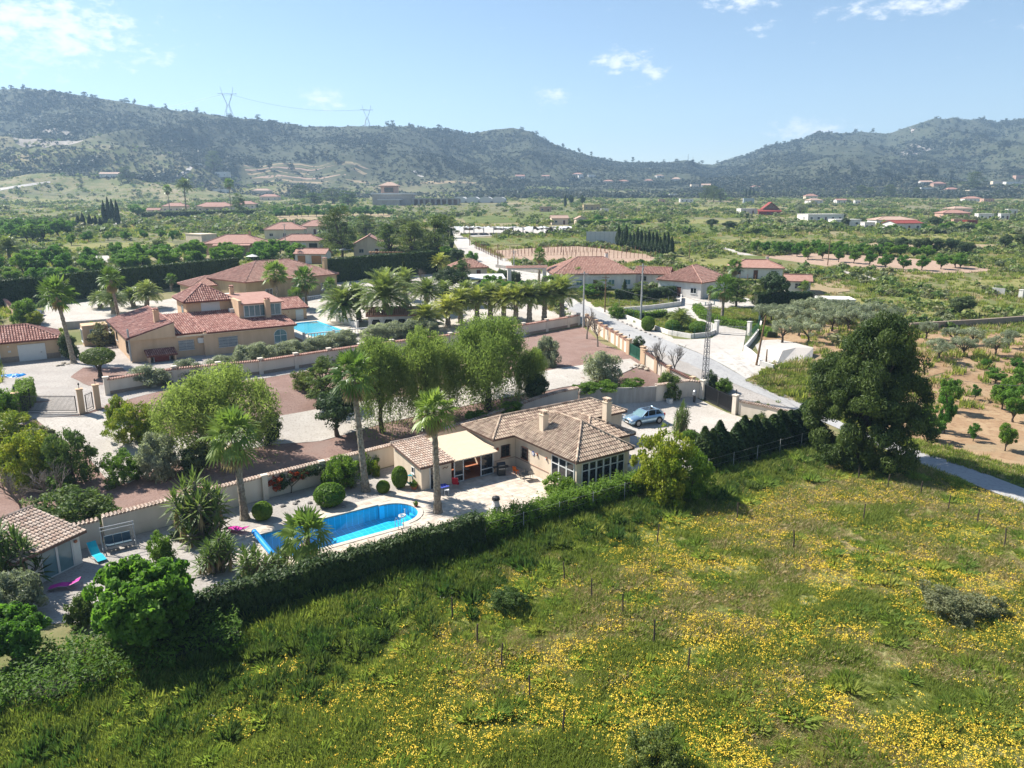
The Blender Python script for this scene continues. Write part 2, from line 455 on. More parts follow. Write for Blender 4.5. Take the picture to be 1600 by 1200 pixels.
# ---------------------------------------------------------------- foliage builders
def crown(name, m, blobs, ncl, rcl, nleaf, size, seed=0, asp=.5, droop=0., flat=.8, low=.35, out=.7, up=None, vert=False):
    r = np.random.default_rng(seed)
    w = np.array([b[3] * b[4] * b[5] for b in blobs]) ** (2 / 3); w /= w.sum()
    bi = r.choice(len(blobs), ncl, p=w); B = np.array(blobs)[bi]
    d = r.normal(size=(ncl, 3)); d /= np.linalg.norm(d, axis=1, keepdims=True)
    d[:, 2] = np.where((d[:, 2] < 0) & (r.random(ncl) > low), -d[:, 2], d[:, 2])
    cc = B[:, :3] + d * B[:, 3:6] * (.55 + .45 * r.random((ncl, 1)) ** .6)
    rc = rcl * (.65 + .7 * r.random(ncl))
    k = r.integers(0, ncl, nleaf)
    e = r.normal(size=(nleaf, 3)); e /= np.linalg.norm(e, axis=1, keepdims=True)
    Cn = cc[k] + e * (rc[k] * (.45 + .6 * r.random(nleaf) ** .7))[:, None] * np.array((1, 1, flat))
    cen = B[k, :3]
    o = Cn - cen; o /= np.linalg.norm(o, axis=1, keepdims=True) + 1e-6
    nn = e * out + o * out * .5 + r.normal(size=(nleaf, 3)) * .55
    if droop:
        Cn[:, 2] -= r.exponential(droop, nleaf) * (.35 + .65 * (np.abs(d[k, 2]) < .75))
        nn[:, 2] *= .35
    if vert:
        up = np.tile(np.array((0, 0, 1.)), (nleaf, 1)); nn[:, 2] *= .2
    tone = r.random(ncl) * .8 + .1
    V, F, A = cards(Cn, nn, size * (.7 + .6 * r.random(nleaf)), asp, up, seed + 1, tone[k])
    return npmesh(name, V, F, A, m), cc
def limbs(h, cc, seed=0, rad=.2, n=9, m='bark', fork=.35, lean=.0):
    """tapered trunk with limbs running into the crown"""
    r = random.Random(seed); b = MB()
    t = Vector((lean * h * fork, 0, h * fork))
    b.tube([(0, 0, -.5), (0, 0, .05), (t.x * .5 + r.uniform(-.05, .05) * h * .3, r.uniform(-.03, .03) * h, t.z * .55), t], [rad * 1.5, rad * 1.15, rad * .85, rad * .7], 8)
    cs = list(cc); r.shuffle(cs)
    for c in cs[:n]:
        c = Vector(c); md = t.lerp(c, .5) + Vector((r.uniform(-.1, .1), r.uniform(-.1, .1), r.uniform(-.02, .12))) * h * .5
        b.tube([t - Vector((0, 0, rad * .5)), t.lerp(md, .5) + Vector((0, 0, .02 * h)), md, c], [rad * .55, rad * .42, rad * .3, rad * .1], 5)
    return b.mesh('trunk', m, True)
PR = {}
def proto(key, crown_mesh, trunk_mesh, H, W, extra=()):
    PR.setdefault(key, []).append((crown_mesh, trunk_mesh, H, W, extra))
for s in range(3):
    bl = [(0, 0, 4.0, 3.0, 3.0, 2.0), (1.7, .6, 3.7, 2.0, 2.0, 1.7), (-1.8, -.5, 3.5, 2.0, 2.1, 1.7), (.2, -1.7, 3.4, 2.0, 1.7, 1.6), (0, 1.2, 4.9, 1.8, 1.8, 1.2)]
    c, cc = crown('crown', 'leaf_pepper', bl, 130, .6, 30000, .115, 100 + s, .25, droop=.95, low=.45)
    proto('pepper', c, limbs(6.2, cc, s, .28, 11, fork=.28), 6.4, 8.2)
for s in range(3):
    c, cc = crown('crown', 'leaf_olive', [(0, 0, 2.1, 1.5, 1.5, .85), (.8, .3, 2.0, 1.0, 1.0, .7), (-.8, -.3, 2.0, 1.0, 1.0, .7)], 34, .42, 3600, .095, 120 + s, .38, low=.45)
    proto('olive', c, limbs(2.8, cc, s, .16, 8, 'bark', .32), 3.1, 4.0)
for s in range(2):
    c, cc = crown('crown', 'leaf_olive', [(0, 0, .9, 1.15, 1.15, .85), (.4, .2, 1.15, .8, .8, .7), (-.5, 0, .55, .8, .8, .5), (.2, -.5, .5, .8, .7, .45)], 64, .34, 9000, .085, 130 + s, .3, low=1)
    proto('olive_bush', c, limbs(1.2, cc, s, .09, 5), 2.15, 2.9)
for s in range(3):
    c, cc = crown('crown', 'leaf_bright', [(0, 0, 1.95, 1.25, 1.25, 1.05), (.6, .3, 2.5, .8, .8, .75), (-.7, -.2, 1.7, .8, .8, .75), (.2, -.7, 1.4, .7, .6, .6), (-.3, .6, 2.2, .8, .7, .8)], 46, .34, 5200, .1, 140 + s, .5, low=.75, out=.5)
    proto('orchard', c, limbs(2.4, cc, s, .11, 9, 'bark', .2), 3.4, 3.3)
for s in range(2):
    c, cc = crown('crown', 'leaf_bright', [(0, 0, 2.6, 2.5, 2.5, 1.5), (1.1, .5, 2.6, 1.8, 1.8, 1.3), (-1.2, -.3, 2.3, 1.8, 1.8, 1.3)], 150, .36, 15000, .15, 150 + s, .6, low=.8, out=.45)
    proto('fig', c, limbs(3.2, cc, s, .17, 9, 'bark_pale', .25), 4.4, 6.0)
for s in range(2):
    c, cc = crown('crown', 'leaf_dark', [(0, 0, 2.7, 1.8, 1.8, 1.5), (.7, 0, 2.9, 1.4, 1.4, 1.2), (-.8, .2, 2.5, 1.4, 1.4, 1.2)], 60, .5, 7000, .12, 160 + s, .5, low=.6)
    proto('carob', c, limbs(3.4, cc, s, .2, 8), 4.5, 4.6)
for key, mm in (('shrub', 'leaf_mid'), ('shrub_bright', 'leaf_laurel'), ('shrub_lime', 'leaf_lime'), ('shrub_dark', 'leaf_dark'), ('shrub_scrub', 'leaf_scrub')):
    for s in range(2):
        c, cc = crown('foliage', mm, [(0, 0, .5, .62, .62, .5), (.2, .1, .68, .45, .45, .42), (-.22, 0, .45, .45, .45, .4), (0, -.2, .25, .6, .5, .25)], 52, .19, 4800, .05, 170 + s, .5, low=1)
        proto(key, c, limbs(.7, cc, s, .05, 5), 1.25, 1.5)
for key, mm in (('bigbush_lime', 'leaf_lime'), ('bigbush', 'leaf_mid'), ('bigbush_bright', 'leaf_laurel'), ('bigbush_scrub', 'leaf_scrub')):
    for s in range(2):
        q = random.Random(400 + s)
        bl = [(0, 0, 1.5, 1.7, 1.7, 1.45), (.9, .3, 2.1, 1.0, 1.0, .9), (-.8, -.3, 1.7, 1.1, 1.0, 1.1), (.2, -.9, 1.0, 1.2, .9, .9), (-.4, .8, 2.3, .9, .9, .8), (1.3, -.4, .7, .9, .9, .7), (-1.4, .2, .7, .9, .9, .7)]
        bl = [(x + q.uniform(-.3, .3), y + q.uniform(-.3, .3), z, a, b, c_) for x, y, z, a, b, c_ in bl]
        c, cc = crown('crown', mm, bl, 130, .33, 10500, .085, 410 + s, .5, low=.95, out=.45)
        proto(key, c, limbs(1.6, cc, s, .1, 7), 3.3, 4.3)
for s in range(2):   # clipped ball
    r = np.random.default_rng(180 + s); n = 4200
    e = r.normal(size=(n, 3)); e /= np.linalg.norm(e, axis=1, keepdims=True)
    Cn = e * np.array((.72, .72, .55)) * (.86 + .16 * r.random((n, 1))) + np.array((0, 0, .55)); Cn[:, 2] = np.maximum(Cn[:, 2], .03)
    V, F, A = cards(Cn, e + r.normal(size=(n, 3)) * .4, .05 + .03 * r.random(n), .55, None, 181 + s, .3 + .4 * fbm(e[:, 0] * 3 + 9, e[:, 2] * 3 + 4, 2))
    proto('ball', npmesh('foliage', V, F, A, 'leaf_laurel'), limbs(.6, [(0, 0, .5)], s, .06, 1), 1.15, 1.5)
    V, F, A = cards(Cn * np.array((1.25, 1.25, .95)) + np.array((0, 0, .85)), e + r.normal(size=(n, 3)) * .4, .05 + .03 * r.random(n), .4, None, 183 + s)
    proto('olive_clipped', npmesh('crown', V, F, A, 'leaf_mid'), limbs(1.3, [(0, 0, 1.3), (.4, 0, 1.3), (-.4, .1, 1.3)], s, .13, 3, fork=.4), 1.95, 1.9)
def pine(seed, H, W, ncl, nleaf, size, m='leaf_pine', key='pine', rcl=.8, trunk=.22):
    r = np.random.default_rng(seed); bl = []
    for i in range(26):
        t = .18 + .8 * i / 25; rr = W * .5 * (1 - max(0, t - .35) ** 1.7 * 1.25) * (.75 + .3 * r.random()); an = i * 2.4
        bl.append((math.cos(an) * rr * .52, math.sin(an) * rr * .52, H * t, rr * .52, rr * .52, H * .085))
    c, cc = crown('crown', m, bl, ncl, rcl, nleaf, size, seed, .28, low=.45, flat=.62, out=.5)
    proto(key, c, limbs(H * .9, cc, seed, trunk, 14, 'bark', .3), H * 1.02, W)
c, cc = crown('crown', 'leaf_pine', [(0, 0, 8.0, 4.3, 4.3, 3.6), (-3.2, 0, 6.0, 3.3, 3.2, 2.8), (3.4, .5, 6.4, 3.3, 3.2, 2.7), (0, -3, 5.4, 3.5, 3, 2.7), (0, 3, 6, 3.4, 3, 2.6), (1.2, -1, 10.4, 2.8, 2.8, 2.0), (-4.2, -2, 3.6, 2.3, 2.2, 1.7), (4.8, -1.2, 4.0, 2.4, 2.2, 1.6), (-1.5, -4, 2.6, 2.3, 2, 1.5), (2.5, -4, 2.6, 2.3, 2, 1.5), (0, -3.2, 1.6, 3.2, 2.2, 1.2), (3.6, -2.6, 1.5, 2.2, 2, 1.1), (-3.2, -2.4, 1.7, 2.2, 2, 1.2)], 300, .98, 125000, .17, 201, .3, low=.6, flat=.7, out=.6)
proto('pine_big', c, limbs(12, cc, 201, .42, 16, 'bark', .28), 12.6, 13.2)
for s in range(2): pine(210 + s, 9, 7, 60, 7000, .17, 'leaf_pine', 'pine', .75)
for s in range(2): pine(214 + s, 8, 6, 40, 3500, .24, 'leaf_mid', 'pine_pale', .75)
for s in range(3): pine(220 + s, 9, 8, 22, 420, .75, 'leaf_hillpine', 'pine_far', 1.2)
for s in range(3):
    r = np.random.default_rng(230 + s); n = 3800
    t = r.random(n) ** .8; prof = np.minimum(1, .35 + 3.2 * t) * (1 - np.clip((t - .3) / .72, 0, 1) ** 1.6) * (.8 + .3 * fbm(t * 9, r.random(n) * 3, 2))
    an = r.random(n) * 6.283
    lob = 1 + .22 * np.sin(an * 3 + t * 9 + s)
    rr = prof * .85 * lob * (.72 + .3 * r.random(n))
    Cn = np.stack([np.cos(an) * rr, np.sin(an) * rr, .15 + t * 7.6], 1)
    nn = np.stack([np.cos(an), np.sin(an), .25 * np.ones(n)], 1) + r.normal(size=(n, 3)) * .4
    V, F, A = cards(Cn, nn, .2 + .12 * r.random(n), .3, np.tile((0, 0, 1.), (n, 1)), 231 + s)
    b = MB().tube([(0, 0, -.4), (0, 0, 3), (0, 0, 7.2)], [.14, .1, .03], 6)
    proto('cypress', npmesh('foliage', V, F, A, 'leaf_cypress'), b.mesh('trunk', 'bark'), 7.9, 1.9)
# a small blue-green conifer
for s in range(1):
    r = np.random.default_rng(240); n = 3500
    t = r.random(n) ** .7; an = r.random(n) * 6.283; rr = (1 - t) * 1.5 * (.35 + .65 * r.random(n)) * (1 + .2 * np.sin(t * 40))
    Cn = np.stack([np.cos(an) * rr, np.sin(an) * rr, .3 + t * 4.6 - rr * .2], 1)
    V, F, A = cards(Cn, np.stack([np.cos(an) * .4, np.sin(an) * .4, np.ones(n)], 1) + r.normal(size=(n, 3)) * .4, .14, .3, None, 241)
    proto('conifer', npmesh('crown', V, F, A, 'leaf_dark'), MB().tube([(0, 0, -.3), (0, 0, 2), (0, 0, 4.6)], [.12, .08, .02], 6).mesh('trunk', 'bark'), 4.9, 2.8)
# bare tree
for s in range(2):
    r = random.Random(250 + s); b = MB()
    def br(p, d, ln, rad, dep):
        q = p + d * ln
        md = p + d * ln * .5 + Vector((r.uniform(-.06, .06), r.uniform(-.06, .06), 0)) * ln
        b.tube([p, md, q], [rad, rad * .8, rad * .6], 4 if dep else 6, cap=False)
        if dep < 5:
            for k in range(3 if dep else 4):
                e = (d + Vector((r.uniform(-.75, .75), r.uniform(-.75, .75), r.uniform(-.1, .45)))).normalized()
                br(q if k else md, e, ln * r.uniform(.6, .82), rad * .58, dep + 1)
    br(Vector((0, 0, -.1)), Vector((.05, 0, 1)), 1.15, .12, 0)
    proto('bare', b.mesh('branches', 'bark_pale'), None, 4.3, 3.4)
# palms: crown meshes with their origin at the trunk top
def fan_leaf(V, F, A, o, d, side, nrm, pet, rad, v, droop, nseg=11):
    o, d, side, nrm = map(np.array, (o, d, side, nrm))
    k = len(V)
    e = o + d * pet
    V += [o + side * .03, o - side * .03, e - side * .025, e + side * .025]; F.append((k, k + 1, k + 2, k + 3)); A += [v * .6] * 4
    for i in range(nseg):
        an = -1.75 + 3.5 * i / (nseg - 1); w = .13
        u = d * math.cos(an) + side * math.sin(an)
        t = d * math.cos(an + w) + side * math.sin(an + w); t2 = d * math.cos(an - w) + side * math.sin(an - w)
        L_ = rad * (1 - .16 * abs(an)); k = len(V)
        dz = np.array((0, 0, -1.)) * droop
        V += [e, e + t2 * L_ * .6 + nrm * .03 + dz * .25, e + u * L_ + dz, e + t * L_ * .6 - nrm * .03 + dz * .25]
        F.append((k, k + 1, k + 2, k + 3)); A += [v, v, min(1, v + .25), v]
def palm_crown(seed, n=38, pet=.85, rad=.85):
    r = random.Random(seed); V, F, A = [], [], []; D = ([], [], [])
    for i in range(n + 16):
        dead = i >= n
        el = R(82 - 118 * (i / (n - 1)) ** 1.15) if not dead else R(r.uniform(-80, -52))
        az = i * 2.39996 + r.uniform(-.2, .2)
        d = Vector((math.cos(az) * math.cos(el), math.sin(az) * math.cos(el), math.sin(el)))
        side = Vector((-math.sin(az), math.cos(az), 0)); nrm = d.cross(side)
        tw = r.uniform(-.5, .5); side = (side * math.cos(tw) + nrm * math.sin(tw)); nrm = d.cross(side)
        tgt = D if dead else (V, F, A)
        fan_leaf(*tgt, Vector((0, 0, 0 if not dead else -r.uniform(.05, .5))), d, side, nrm, pet * (r.uniform(.75, 1.1) if not dead else .45), rad * r.uniform(.85, 1.1) * (.8 if dead else 1), r.random() * .8, .3 if el < R(40) else .08)
    return (npmesh('fronds', np.array([tuple(v) for v in V]), np.array(F), np.array(A), 'leaf_palm'),
            npmesh('dead_fronds', np.array([tuple(v) for v in D[0]]), np.array(D[1]), np.array(D[2]), 'leaf_dry'))
FAN = [palm_crown(s) for s in (1, 2, 3)]
def date_crown(seed, m='leaf_datepalm', n=64, ln=2.5):
    r = random.Random(seed); V, F, A = [], [], []
    for i in range(n):
        el = R(86 - 104 * (i / (n - 1)) ** .95 + r.uniform(-6, 6)); az = i * 2.39996
        Lf = ln * r.uniform(.85, 1.1); p = Vector((0, 0, 0)); v = r.random() * .7
        seg = 9
        for j in range(seg):
            t = j / seg
            e2 = el - R(62) * t * t * (1.15 if el > 0 else .6)
            d = Vector((math.cos(az) * math.cos(e2), math.sin(az) * math.cos(e2), math.sin(e2)))
            q = p + d * Lf / seg
            sd = Vector((-math.sin(az), math.cos(az), 0)); up = sd.cross(d) * -1
            k = len(V); w = .03 * (1 - t) + .006
            V += [p + sd * w, p - sd * w, q - sd * w * .8, q + sd * w * .8]; F.append((k, k + 1, k + 2, k + 3)); A += [.9] * 4
            ll = .52 * math.sin(math.pi * min(1, .18 + t * .8)) + .12
            for sg in (-1, 1):
                for h in (0, .33, .66):
                    b0 = p.lerp(q, h); tip = b0 + (sd * sg * .8 + d * .62 + up * .28 + Vector((r.uniform(-.1, .1), r.uniform(-.1, .1), r.uniform(-.12, .04)))) * ll
                    k = len(V); wv = d * .085
                    V += [b0 - wv * .6, b0.lerp(tip, .5) - wv * .7, tip, b0.lerp(tip, .5) + wv * .7]; F.append((k, k + 1, k + 2, k + 3)); A += [v, v, min(1, v + .3), v]
            p = q
    return npmesh('fronds', np.array([tuple(v) for v in V]), np.array(F), np.array(A), m)
DATE = [date_crown(s) for s in (5, 6)]; DATEP = [date_crown(s, 'leaf_datepalm_pale') for s in (7, 8)]
def yucca_mesh(seed, stems=15):
    r = random.Random(seed); V, F, A = [], [], []; D = ([], [], []); b = MB()
    for s in range(stems):
        an = s * 2.4 + r.uniform(-.3, .3); rr = .75 * math.sqrt((s + .3) / stems); h = r.uniform(.35, 2.2) * (1.1 - .35 * rr)
        top = Vector((math.cos(an) * rr * 1.35, math.sin(an) * rr * 1.35, h))
        b.tube([(math.cos(an) * rr * .5, math.sin(an) * rr * .5, -.2), top * .55, top], [.11, .09, .07], 6)
        for i in range(46):
            dead = i >= 38
            el = R(88 - 120 * (i / 37) ** .9) if not dead else R(-75); az = i * 2.39996
            d = Vector((math.cos(az) * math.cos(el), math.sin(az) * math.cos(el), math.sin(el)))
            sd = Vector((-math.sin(az), math.cos(az), 0)) * .05; ln = r.uniform(.6, .85)
            tv, tf, ta = D if dead else (V, F, A); k = len(tv)
            o = top - Vector((0, 0, .02 * i * .4)); v = r.random() * .9
            tv += [o - sd, o + d * ln * .5 - sd, o + d * ln - Vector((0, 0, .08)), o + d * ln * .5 + sd]; tf.append((k, k + 1, k + 2, k + 3)); ta += [v] * 4
    f = lambda nm, T, m: npmesh(nm, np.array([tuple(v) for v in T[0]]), np.array(T[1]), np.array(T[2]), m)
    proto('yucca', f('leaves', (V, F, A), 'leaf_yucca'), b.mesh('stem', 'bark_pale'), 2.7, 3.0, (f('dead_leaves', D, 'leaf_dry'),))
for s in (31, 32): yucca_mesh(s)

def plant(key, name, label, cat, loc, H=None, W=None, rz=None, group=None, var=None, sink=0.):
    """one plant as an Empty with its own foliage and trunk objects sharing mesh data"""
    c, t, h0, w0, ex = PR[key][rnd.randrange(len(PR[key])) if var is None else var % len(PR[key])]
    sz = (H / h0) if H else 1.
    sx = (W / w0) if W else sz
    if not H: sz = sx
    o = thing(name, label, cat, (loc[0], loc[1], loc[2] - sink), rnd.uniform(0, 6.28) if rz is None else rz, group, (sx, sx, sz))
    ob(c.name.split('.')[0], c, o)
    if t is not None: ob(t.name.split('.')[0], t, o)
    for e in ex: ob(e.name.split('.')[0], e, o)
    return o
def plant_px(key, name, label, cat, x, yb, yt, w=None, group=None, dz=0., var=None):
    """photo pixels: foot (x, yb), top yt, width w"""
    p = P(x, yb); m = mpp(p)
    return plant(key, name, label, cat, p, (yb - yt) * m / .97 * 1.02, w * m if w else None, None, group, var)
_pt = {}
def palm(kind, name, label, x, yb, cx, cy, rpx, group=None, trunk_r=.29, base=None):
    """palm from photo pixels: foot, crown centre and crown radius"""
    p = base if base is not None else P(x, yb); m = mpp(p)
    H = (yb - cy) * m / .965 if base is None else base[3]
    dxm = (cx - x) * m
    o = thing(name, label, 'palm tree', p[:3], 0, group)
    s = rpx * m / (1.58 if kind == 'fan' else 2.1)
    b = MB(); n = max(6, int(H / .35)); rr = trunk_r * (1.0 if kind == 'fan' else 1.7)
    pts, rad = [], []; dxm += rnd.gauss(0, .02) * H
    for i in range(n + 1):
        t = i / n
        pts.append((dxm * t, .12 * math.sin(t * 3), -.3 + (H + .3) * t))
        rad.append(rr * ((1.55 - 3.2 * t) if t < .14 else (1.1 - .42 * t)) * (1.0 + (.10 if i % 2 else -.08) * rnd.uniform(.5, 1.3)))
    b.tube(pts, rad, 9).obj('trunk', 'bark_palm', o)
    top = (dxm, .12 * math.sin(3), H)
    rz = rnd.uniform(0, 6)
    if kind == 'fan':
        f, d = FAN[rnd.randrange(3)]
        a_ = ob('fronds', f, o, top, rz, s); a_.rotation_euler = (rnd.gauss(0, .1), rnd.gauss(0, .1), rz); ob('dead_fronds', d, o, top, rz, s * rnd.uniform(.7, 1.15))
    else:
        a_ = ob('fronds', (DATE if kind == 'date' else DATEP)[rnd.randrange(2)], o, top, rz, s); a_.rotation_euler = (rnd.gauss(0, .08), rnd.gauss(0, .08), rz); a_.scale = (s, s, s * rnd.uniform(.85, 1.15))
    return o
def hedge(name, label, pts, w, h, m, dens=90, size=.1, ragged=.12, up=True, seed=1, group=None, core='hedge_core', hv=0.):
    """planted hedge along world points: leafy shell over a dense twiggy core"""
    r = np.random.default_rng(seed); Cs, Ns = [], []
    root = thing(name, label, 'hedge', pts[0][:3], 0, group)
    p0 = Vector(pts[0][:3]); cb = MB()
    for i in range(len(pts) - 1):
        a, b = Vector(pts[i][:3]) - p0, Vector(pts[i + 1][:3]) - p0
        d = (b - a); ln = d.length; d2 = Vector((d.x, d.y, 0)).normalized(); nx = Vector((-d2.y, d2.x, 0))
        area = ln * (2 * h + w); n = int(area * dens)
        t = r.random(n) * 1.04 - .02; q = r.random(n) * (2 * h + w)
        top = (q > h) & (q < h + w)
        lat = np.where(q <= h, -w / 2, np.where(top, (q - h) - w / 2, w / 2)); z = np.where(q <= h, q, np.where(top, h, 2 * h + w - q))
        hh = 1 + hv * (fbm(t * ln * .9 + seed, np.full(n, seed * 1.7), 3) - .5) * 2
        z = z * hh
        nrm = np.where(top[:, None], np.array((0, 0, 1.)), np.where((q <= h)[:, None], -np.array(nx), np.array(nx)))
        bulge = 1 + ragged * (fbm(t * ln * 1.6 + 3 * seed, z * 1.6, 2) - .5) * 2
        lat = lat * bulge + r.normal(size=n) * .04
        C = np.array(a)[None] + np.array(d)[None] * t[:, None] + np.array(nx)[None] * lat[:, None] + np.array((0, 0, 1.))[None] * (z + np.abs(r.normal(size=n)) * ragged * .6 * top)[:, None]
        Cs.append(C); Ns.append(nrm + r.normal(size=(n, 3)) * .5)
        e = [a + nx * s_ * w * .38 + Vector((0, 0, zz)) for zz in (-.4, h * (1 - .5 * hv) - .12) for s_ in (-1, 1)]
        f = [b + nx * s_ * w * .38 + Vector((0, 0, zz)) for zz in (-.4, h * (1 - .5 * hv) - .12) for s_ in (-1, 1)]
        cb.add(e + f, [(0, 2, 3, 1), (4, 5, 7, 6), (0, 4, 6, 2), (1, 3, 7, 5), (2, 6, 7, 3), (0, 1, 5, 4)])
    C, Nn = np.concatenate(Cs), np.concatenate(Ns); n = len(C)
    V, F, A = cards(C, Nn, size * (.7 + .7 * r.random(n)), .4, np.tile((0, 0, 1.), (n, 1)) if up else None, seed, .2 + .5 * fbm(C[:, 0] * .8 + 50, C[:, 1] * .8 + C[:, 2] + 50, 2))
    ob('foliage', npmesh('foliage', V, F, A, m), root); cb.obj('twigs', core, root)
    return root
mat('hedge_core', (.022, .032, .012), (.04, .045, .02), .95, 14)

# ---------------------------------------------------------------- scattered ground cover (geometry nodes)
def scatter(name, pts, rots, scl, idx, protos, label, cat):
    me = bpy.data.meshes.new(name)
    me.vertices.add(len(pts)); me.vertices.foreach_set('co', np.ascontiguousarray(pts, np.float32).ravel())
    for nm, ty, dat in (('rot', 'FLOAT_VECTOR', rots), ('scl', 'FLOAT_VECTOR', scl)):
        a = me.attributes.new(nm, ty, 'POINT'); a.data.foreach_set('vector', np.ascontiguousarray(dat, np.float32).ravel())
    a = me.attributes.new('idx', 'INT', 'POINT'); a.data.foreach_set('value', np.ascontiguousarray(idx, np.int32))
    me.update()
    o = ob(name, me)
    cl = bpy.data.collections.new(name + '_sources')
    for i, pm in enumerate(protos):
        cl.objects.link(bpy.data.objects.new('%s_%02d' % (name, i), pm))
    ng = bpy.data.node_groups.new(name, 'GeometryNodeTree')
    ng.interface.new_socket('Geometry', in_out='INPUT', socket_type='NodeSocketGeometry')
    ng.interface.new_socket('Geometry', in_out='OUTPUT', socket_type='NodeSocketGeometry')
    n, l = ng.nodes, ng.links
    gi, go = n.new('NodeGroupInput'), n.new('NodeGroupOutput')
    ci = n.new('GeometryNodeCollectionInfo'); ci.inputs['Collection'].default_value = cl
    ci.inputs['Separate Children'].default_value = True; ci.inputs['Reset Children'].default_value = True
    ip = n.new('GeometryNodeInstanceOnPoints'); ip.inputs['Pick Instance'].default_value = True
    for nm, ty, so_ in (('rot', 'FLOAT_VECTOR', 'Rotation'), ('scl', 'FLOAT_VECTOR', 'Scale'), ('idx', 'INT', 'Instance Index')):
        na = n.new('GeometryNodeInputNamedAttribute'); na.data_type = ty; na.inputs['Name'].default_value = nm
        out = [s_ for s_ in na.outputs if s_.enabled and s_.name == 'Attribute'][0]
        l.new(out, ip.inputs[so_])
    l.new(gi.outputs[0], ip.inputs['Points']); l.new(ci.outputs[0], ip.inputs['Instance']); l.new(ip.outputs[0], go.inputs[0])
    md = o.modifiers.new('scatter', 'NODES'); md.node_group = ng
    return stuff(o, label, cat)
def tuft(seed, n, h, spread, m, w=.02, lean=.5):
    r = np.random.default_rng(seed); an = r.random(n) * 6.283; rr = spread * np.sqrt(r.random(n)); a2 = an + r.normal(size=n) * .9
    b = np.stack([np.cos(an) * rr, np.sin(an) * rr, np.zeros(n) - .03], 1); hh = h * (.5 + .6 * r.random(n))
    ld = np.stack([np.cos(a2), np.sin(a2), np.zeros(n)], 1) * (lean * hh * r.random(n))[:, None]
    sd = np.stack([-np.sin(a2), np.cos(a2), np.zeros(n)], 1) * w
    up = np.stack([np.zeros(n), np.zeros(n), hh], 1)
    V = np.stack([b - sd, b + sd, b + ld * .4 + up * .6 + sd * .8, b + ld + up], 1).reshape(-1, 3)
    F = np.arange(n * 4).reshape(-1, 4)
    return npmesh('tuft', V, F, np.repeat(r.random(n), 4), m)
def mound(seed, n, h, spread, m, w=.012):
    r = np.random.default_rng(seed); an = r.random(n) * 6.283; q = np.sqrt(r.random(n)); rr = spread * q * .6
    b = np.stack([np.cos(an) * rr, np.sin(an) * rr, np.full(n, -.03)], 1); hh = h * (1.05 - .55 * q) * (.75 + .45 * r.random(n)); a2 = an + r.normal(size=n) * .5
    ld = np.stack([np.cos(a2), np.sin(a2), np.zeros(n)], 1) * (spread * (.15 + .5 * q) * (.5 + r.random(n)))[:, None]
    sd = np.stack([-np.sin(a2), np.cos(a2), np.zeros(n)], 1) * w; up = np.stack([np.zeros(n), np.zeros(n), hh], 1)
    V = np.stack([b - sd, b + sd, b + ld * .45 + up * .7 + sd, b + ld + up], 1).reshape(-1, 3)
    return npmesh('mound', V, np.arange(n * 4).reshape(-1, 4), np.repeat(np.clip(.5 + r.normal(size=n) * .3, 0, 1), 4), m)
def flowers(seed, n, h, spread, m, size):
    r = np.random.default_rng(seed); an = r.random(n) * 6.283; rr = spread * np.sqrt(r.random(n))
    C = np.stack([np.cos(an) * rr, np.sin(an) * rr, h * (.6 + .6 * r.random(n))], 1)
    V, F, A = cards(C, np.array((0, 0, 1.)) + r.normal(size=(n, 3)) * .35, size * (.7 + .6 * r.random(n)), .9, None, seed)
    return npmesh('flowers', V, F, A, m)
def bushlet(seed, m, n=70, size=.16, h=.7):
    return crown('bush', m, [(0, 0, h * .5, .6, .6, h * .5)], 12, .24, n, size, seed, .6, low=.8)[0]
# ---------------------------------------------------------------- ground materials
ground('terrain', [(.132, .145, .053), (.211, .185, .097), (.097, .119, .040), (.255, .211, .123)], .05, .6)
# the hills wear a greyer cover of thyme, esparto and limestone
def hill_cover():
    m = MATS['terrain']; n, l = m.node_tree.nodes, m.node_tree.links
    b = n['Principled BSDF']; src = b.inputs['Base Color'].links[0].from_socket
    g = N(n, 'ShaderNodeNewGeometry'); sp = N(n, 'ShaderNodeSeparateXYZ'); l.new(g.outputs['Position'], sp.inputs[0])
    t = N(n, 'ShaderNodeTexNoise'); t.inputs['Scale'].default_value = .055; t.inputs['Detail'].default_value = 12; t.inputs['Roughness'].default_value = .78
    l.new(g.outputs['Position'], t.inputs['Vector'])
    rp = N(n, 'ShaderNodeValToRGB'); e = rp.color_ramp.elements
    e[0].position = .34; e[0].color = (.038, .05, .028, 1); e[1].position = .82; e[1].color = (.15, .135, .10, 1)
    k = e.new(.5); k.color = (.06, .068, .04, 1); k = e.new(.62); k.color = (.085, .085, .055, 1)
    l.new(t.outputs['Fac'], rp.inputs['Fac'])
    r = N(n, 'ShaderNodeMapRange', interpolation_type='SMOOTHSTEP'); r.inputs['From Min'].default_value, r.inputs['From Max'].default_value = 930, 1250
    l.new(sp.outputs['Y'], r.inputs['Value'])
    x = N(n, 'ShaderNodeMix', data_type='RGBA'); l.new(r.outputs[0], x.inputs['Factor']); l.new(src, x.inputs[6]); l.new(rp.outputs[0], x.inputs[7])
    l.new(x.outputs[2], b.inputs['Base Color'])
hill_cover()
ground('soil_orange', [(.296, .192, .112), (.344, .240, .144), (.240, .152, .088), (.272, .208, .128)], .25, 1.5)
ground('soil_tan', [(.336, .256, .168), (.296, .224, .136), (.240, .200, .104)], .1, 1.2)
ground('soil_pink', [(.376, .264, .200), (.336, .240, .176), (.288, .216, .152)], .1, 1.2)
ground('gravel_red', [(.252, .163, .133), (.296, .200, .167), (.200, .130, .107), (.274, .200, .170)], .3, 6., bump=.8, bs=25)
ground('gravel_white', [(.443, .404, .358), (.493, .455, .408), (.358, .319, .273), (.366, .328, .281)], .25, 5., bump=.5, bs=25)
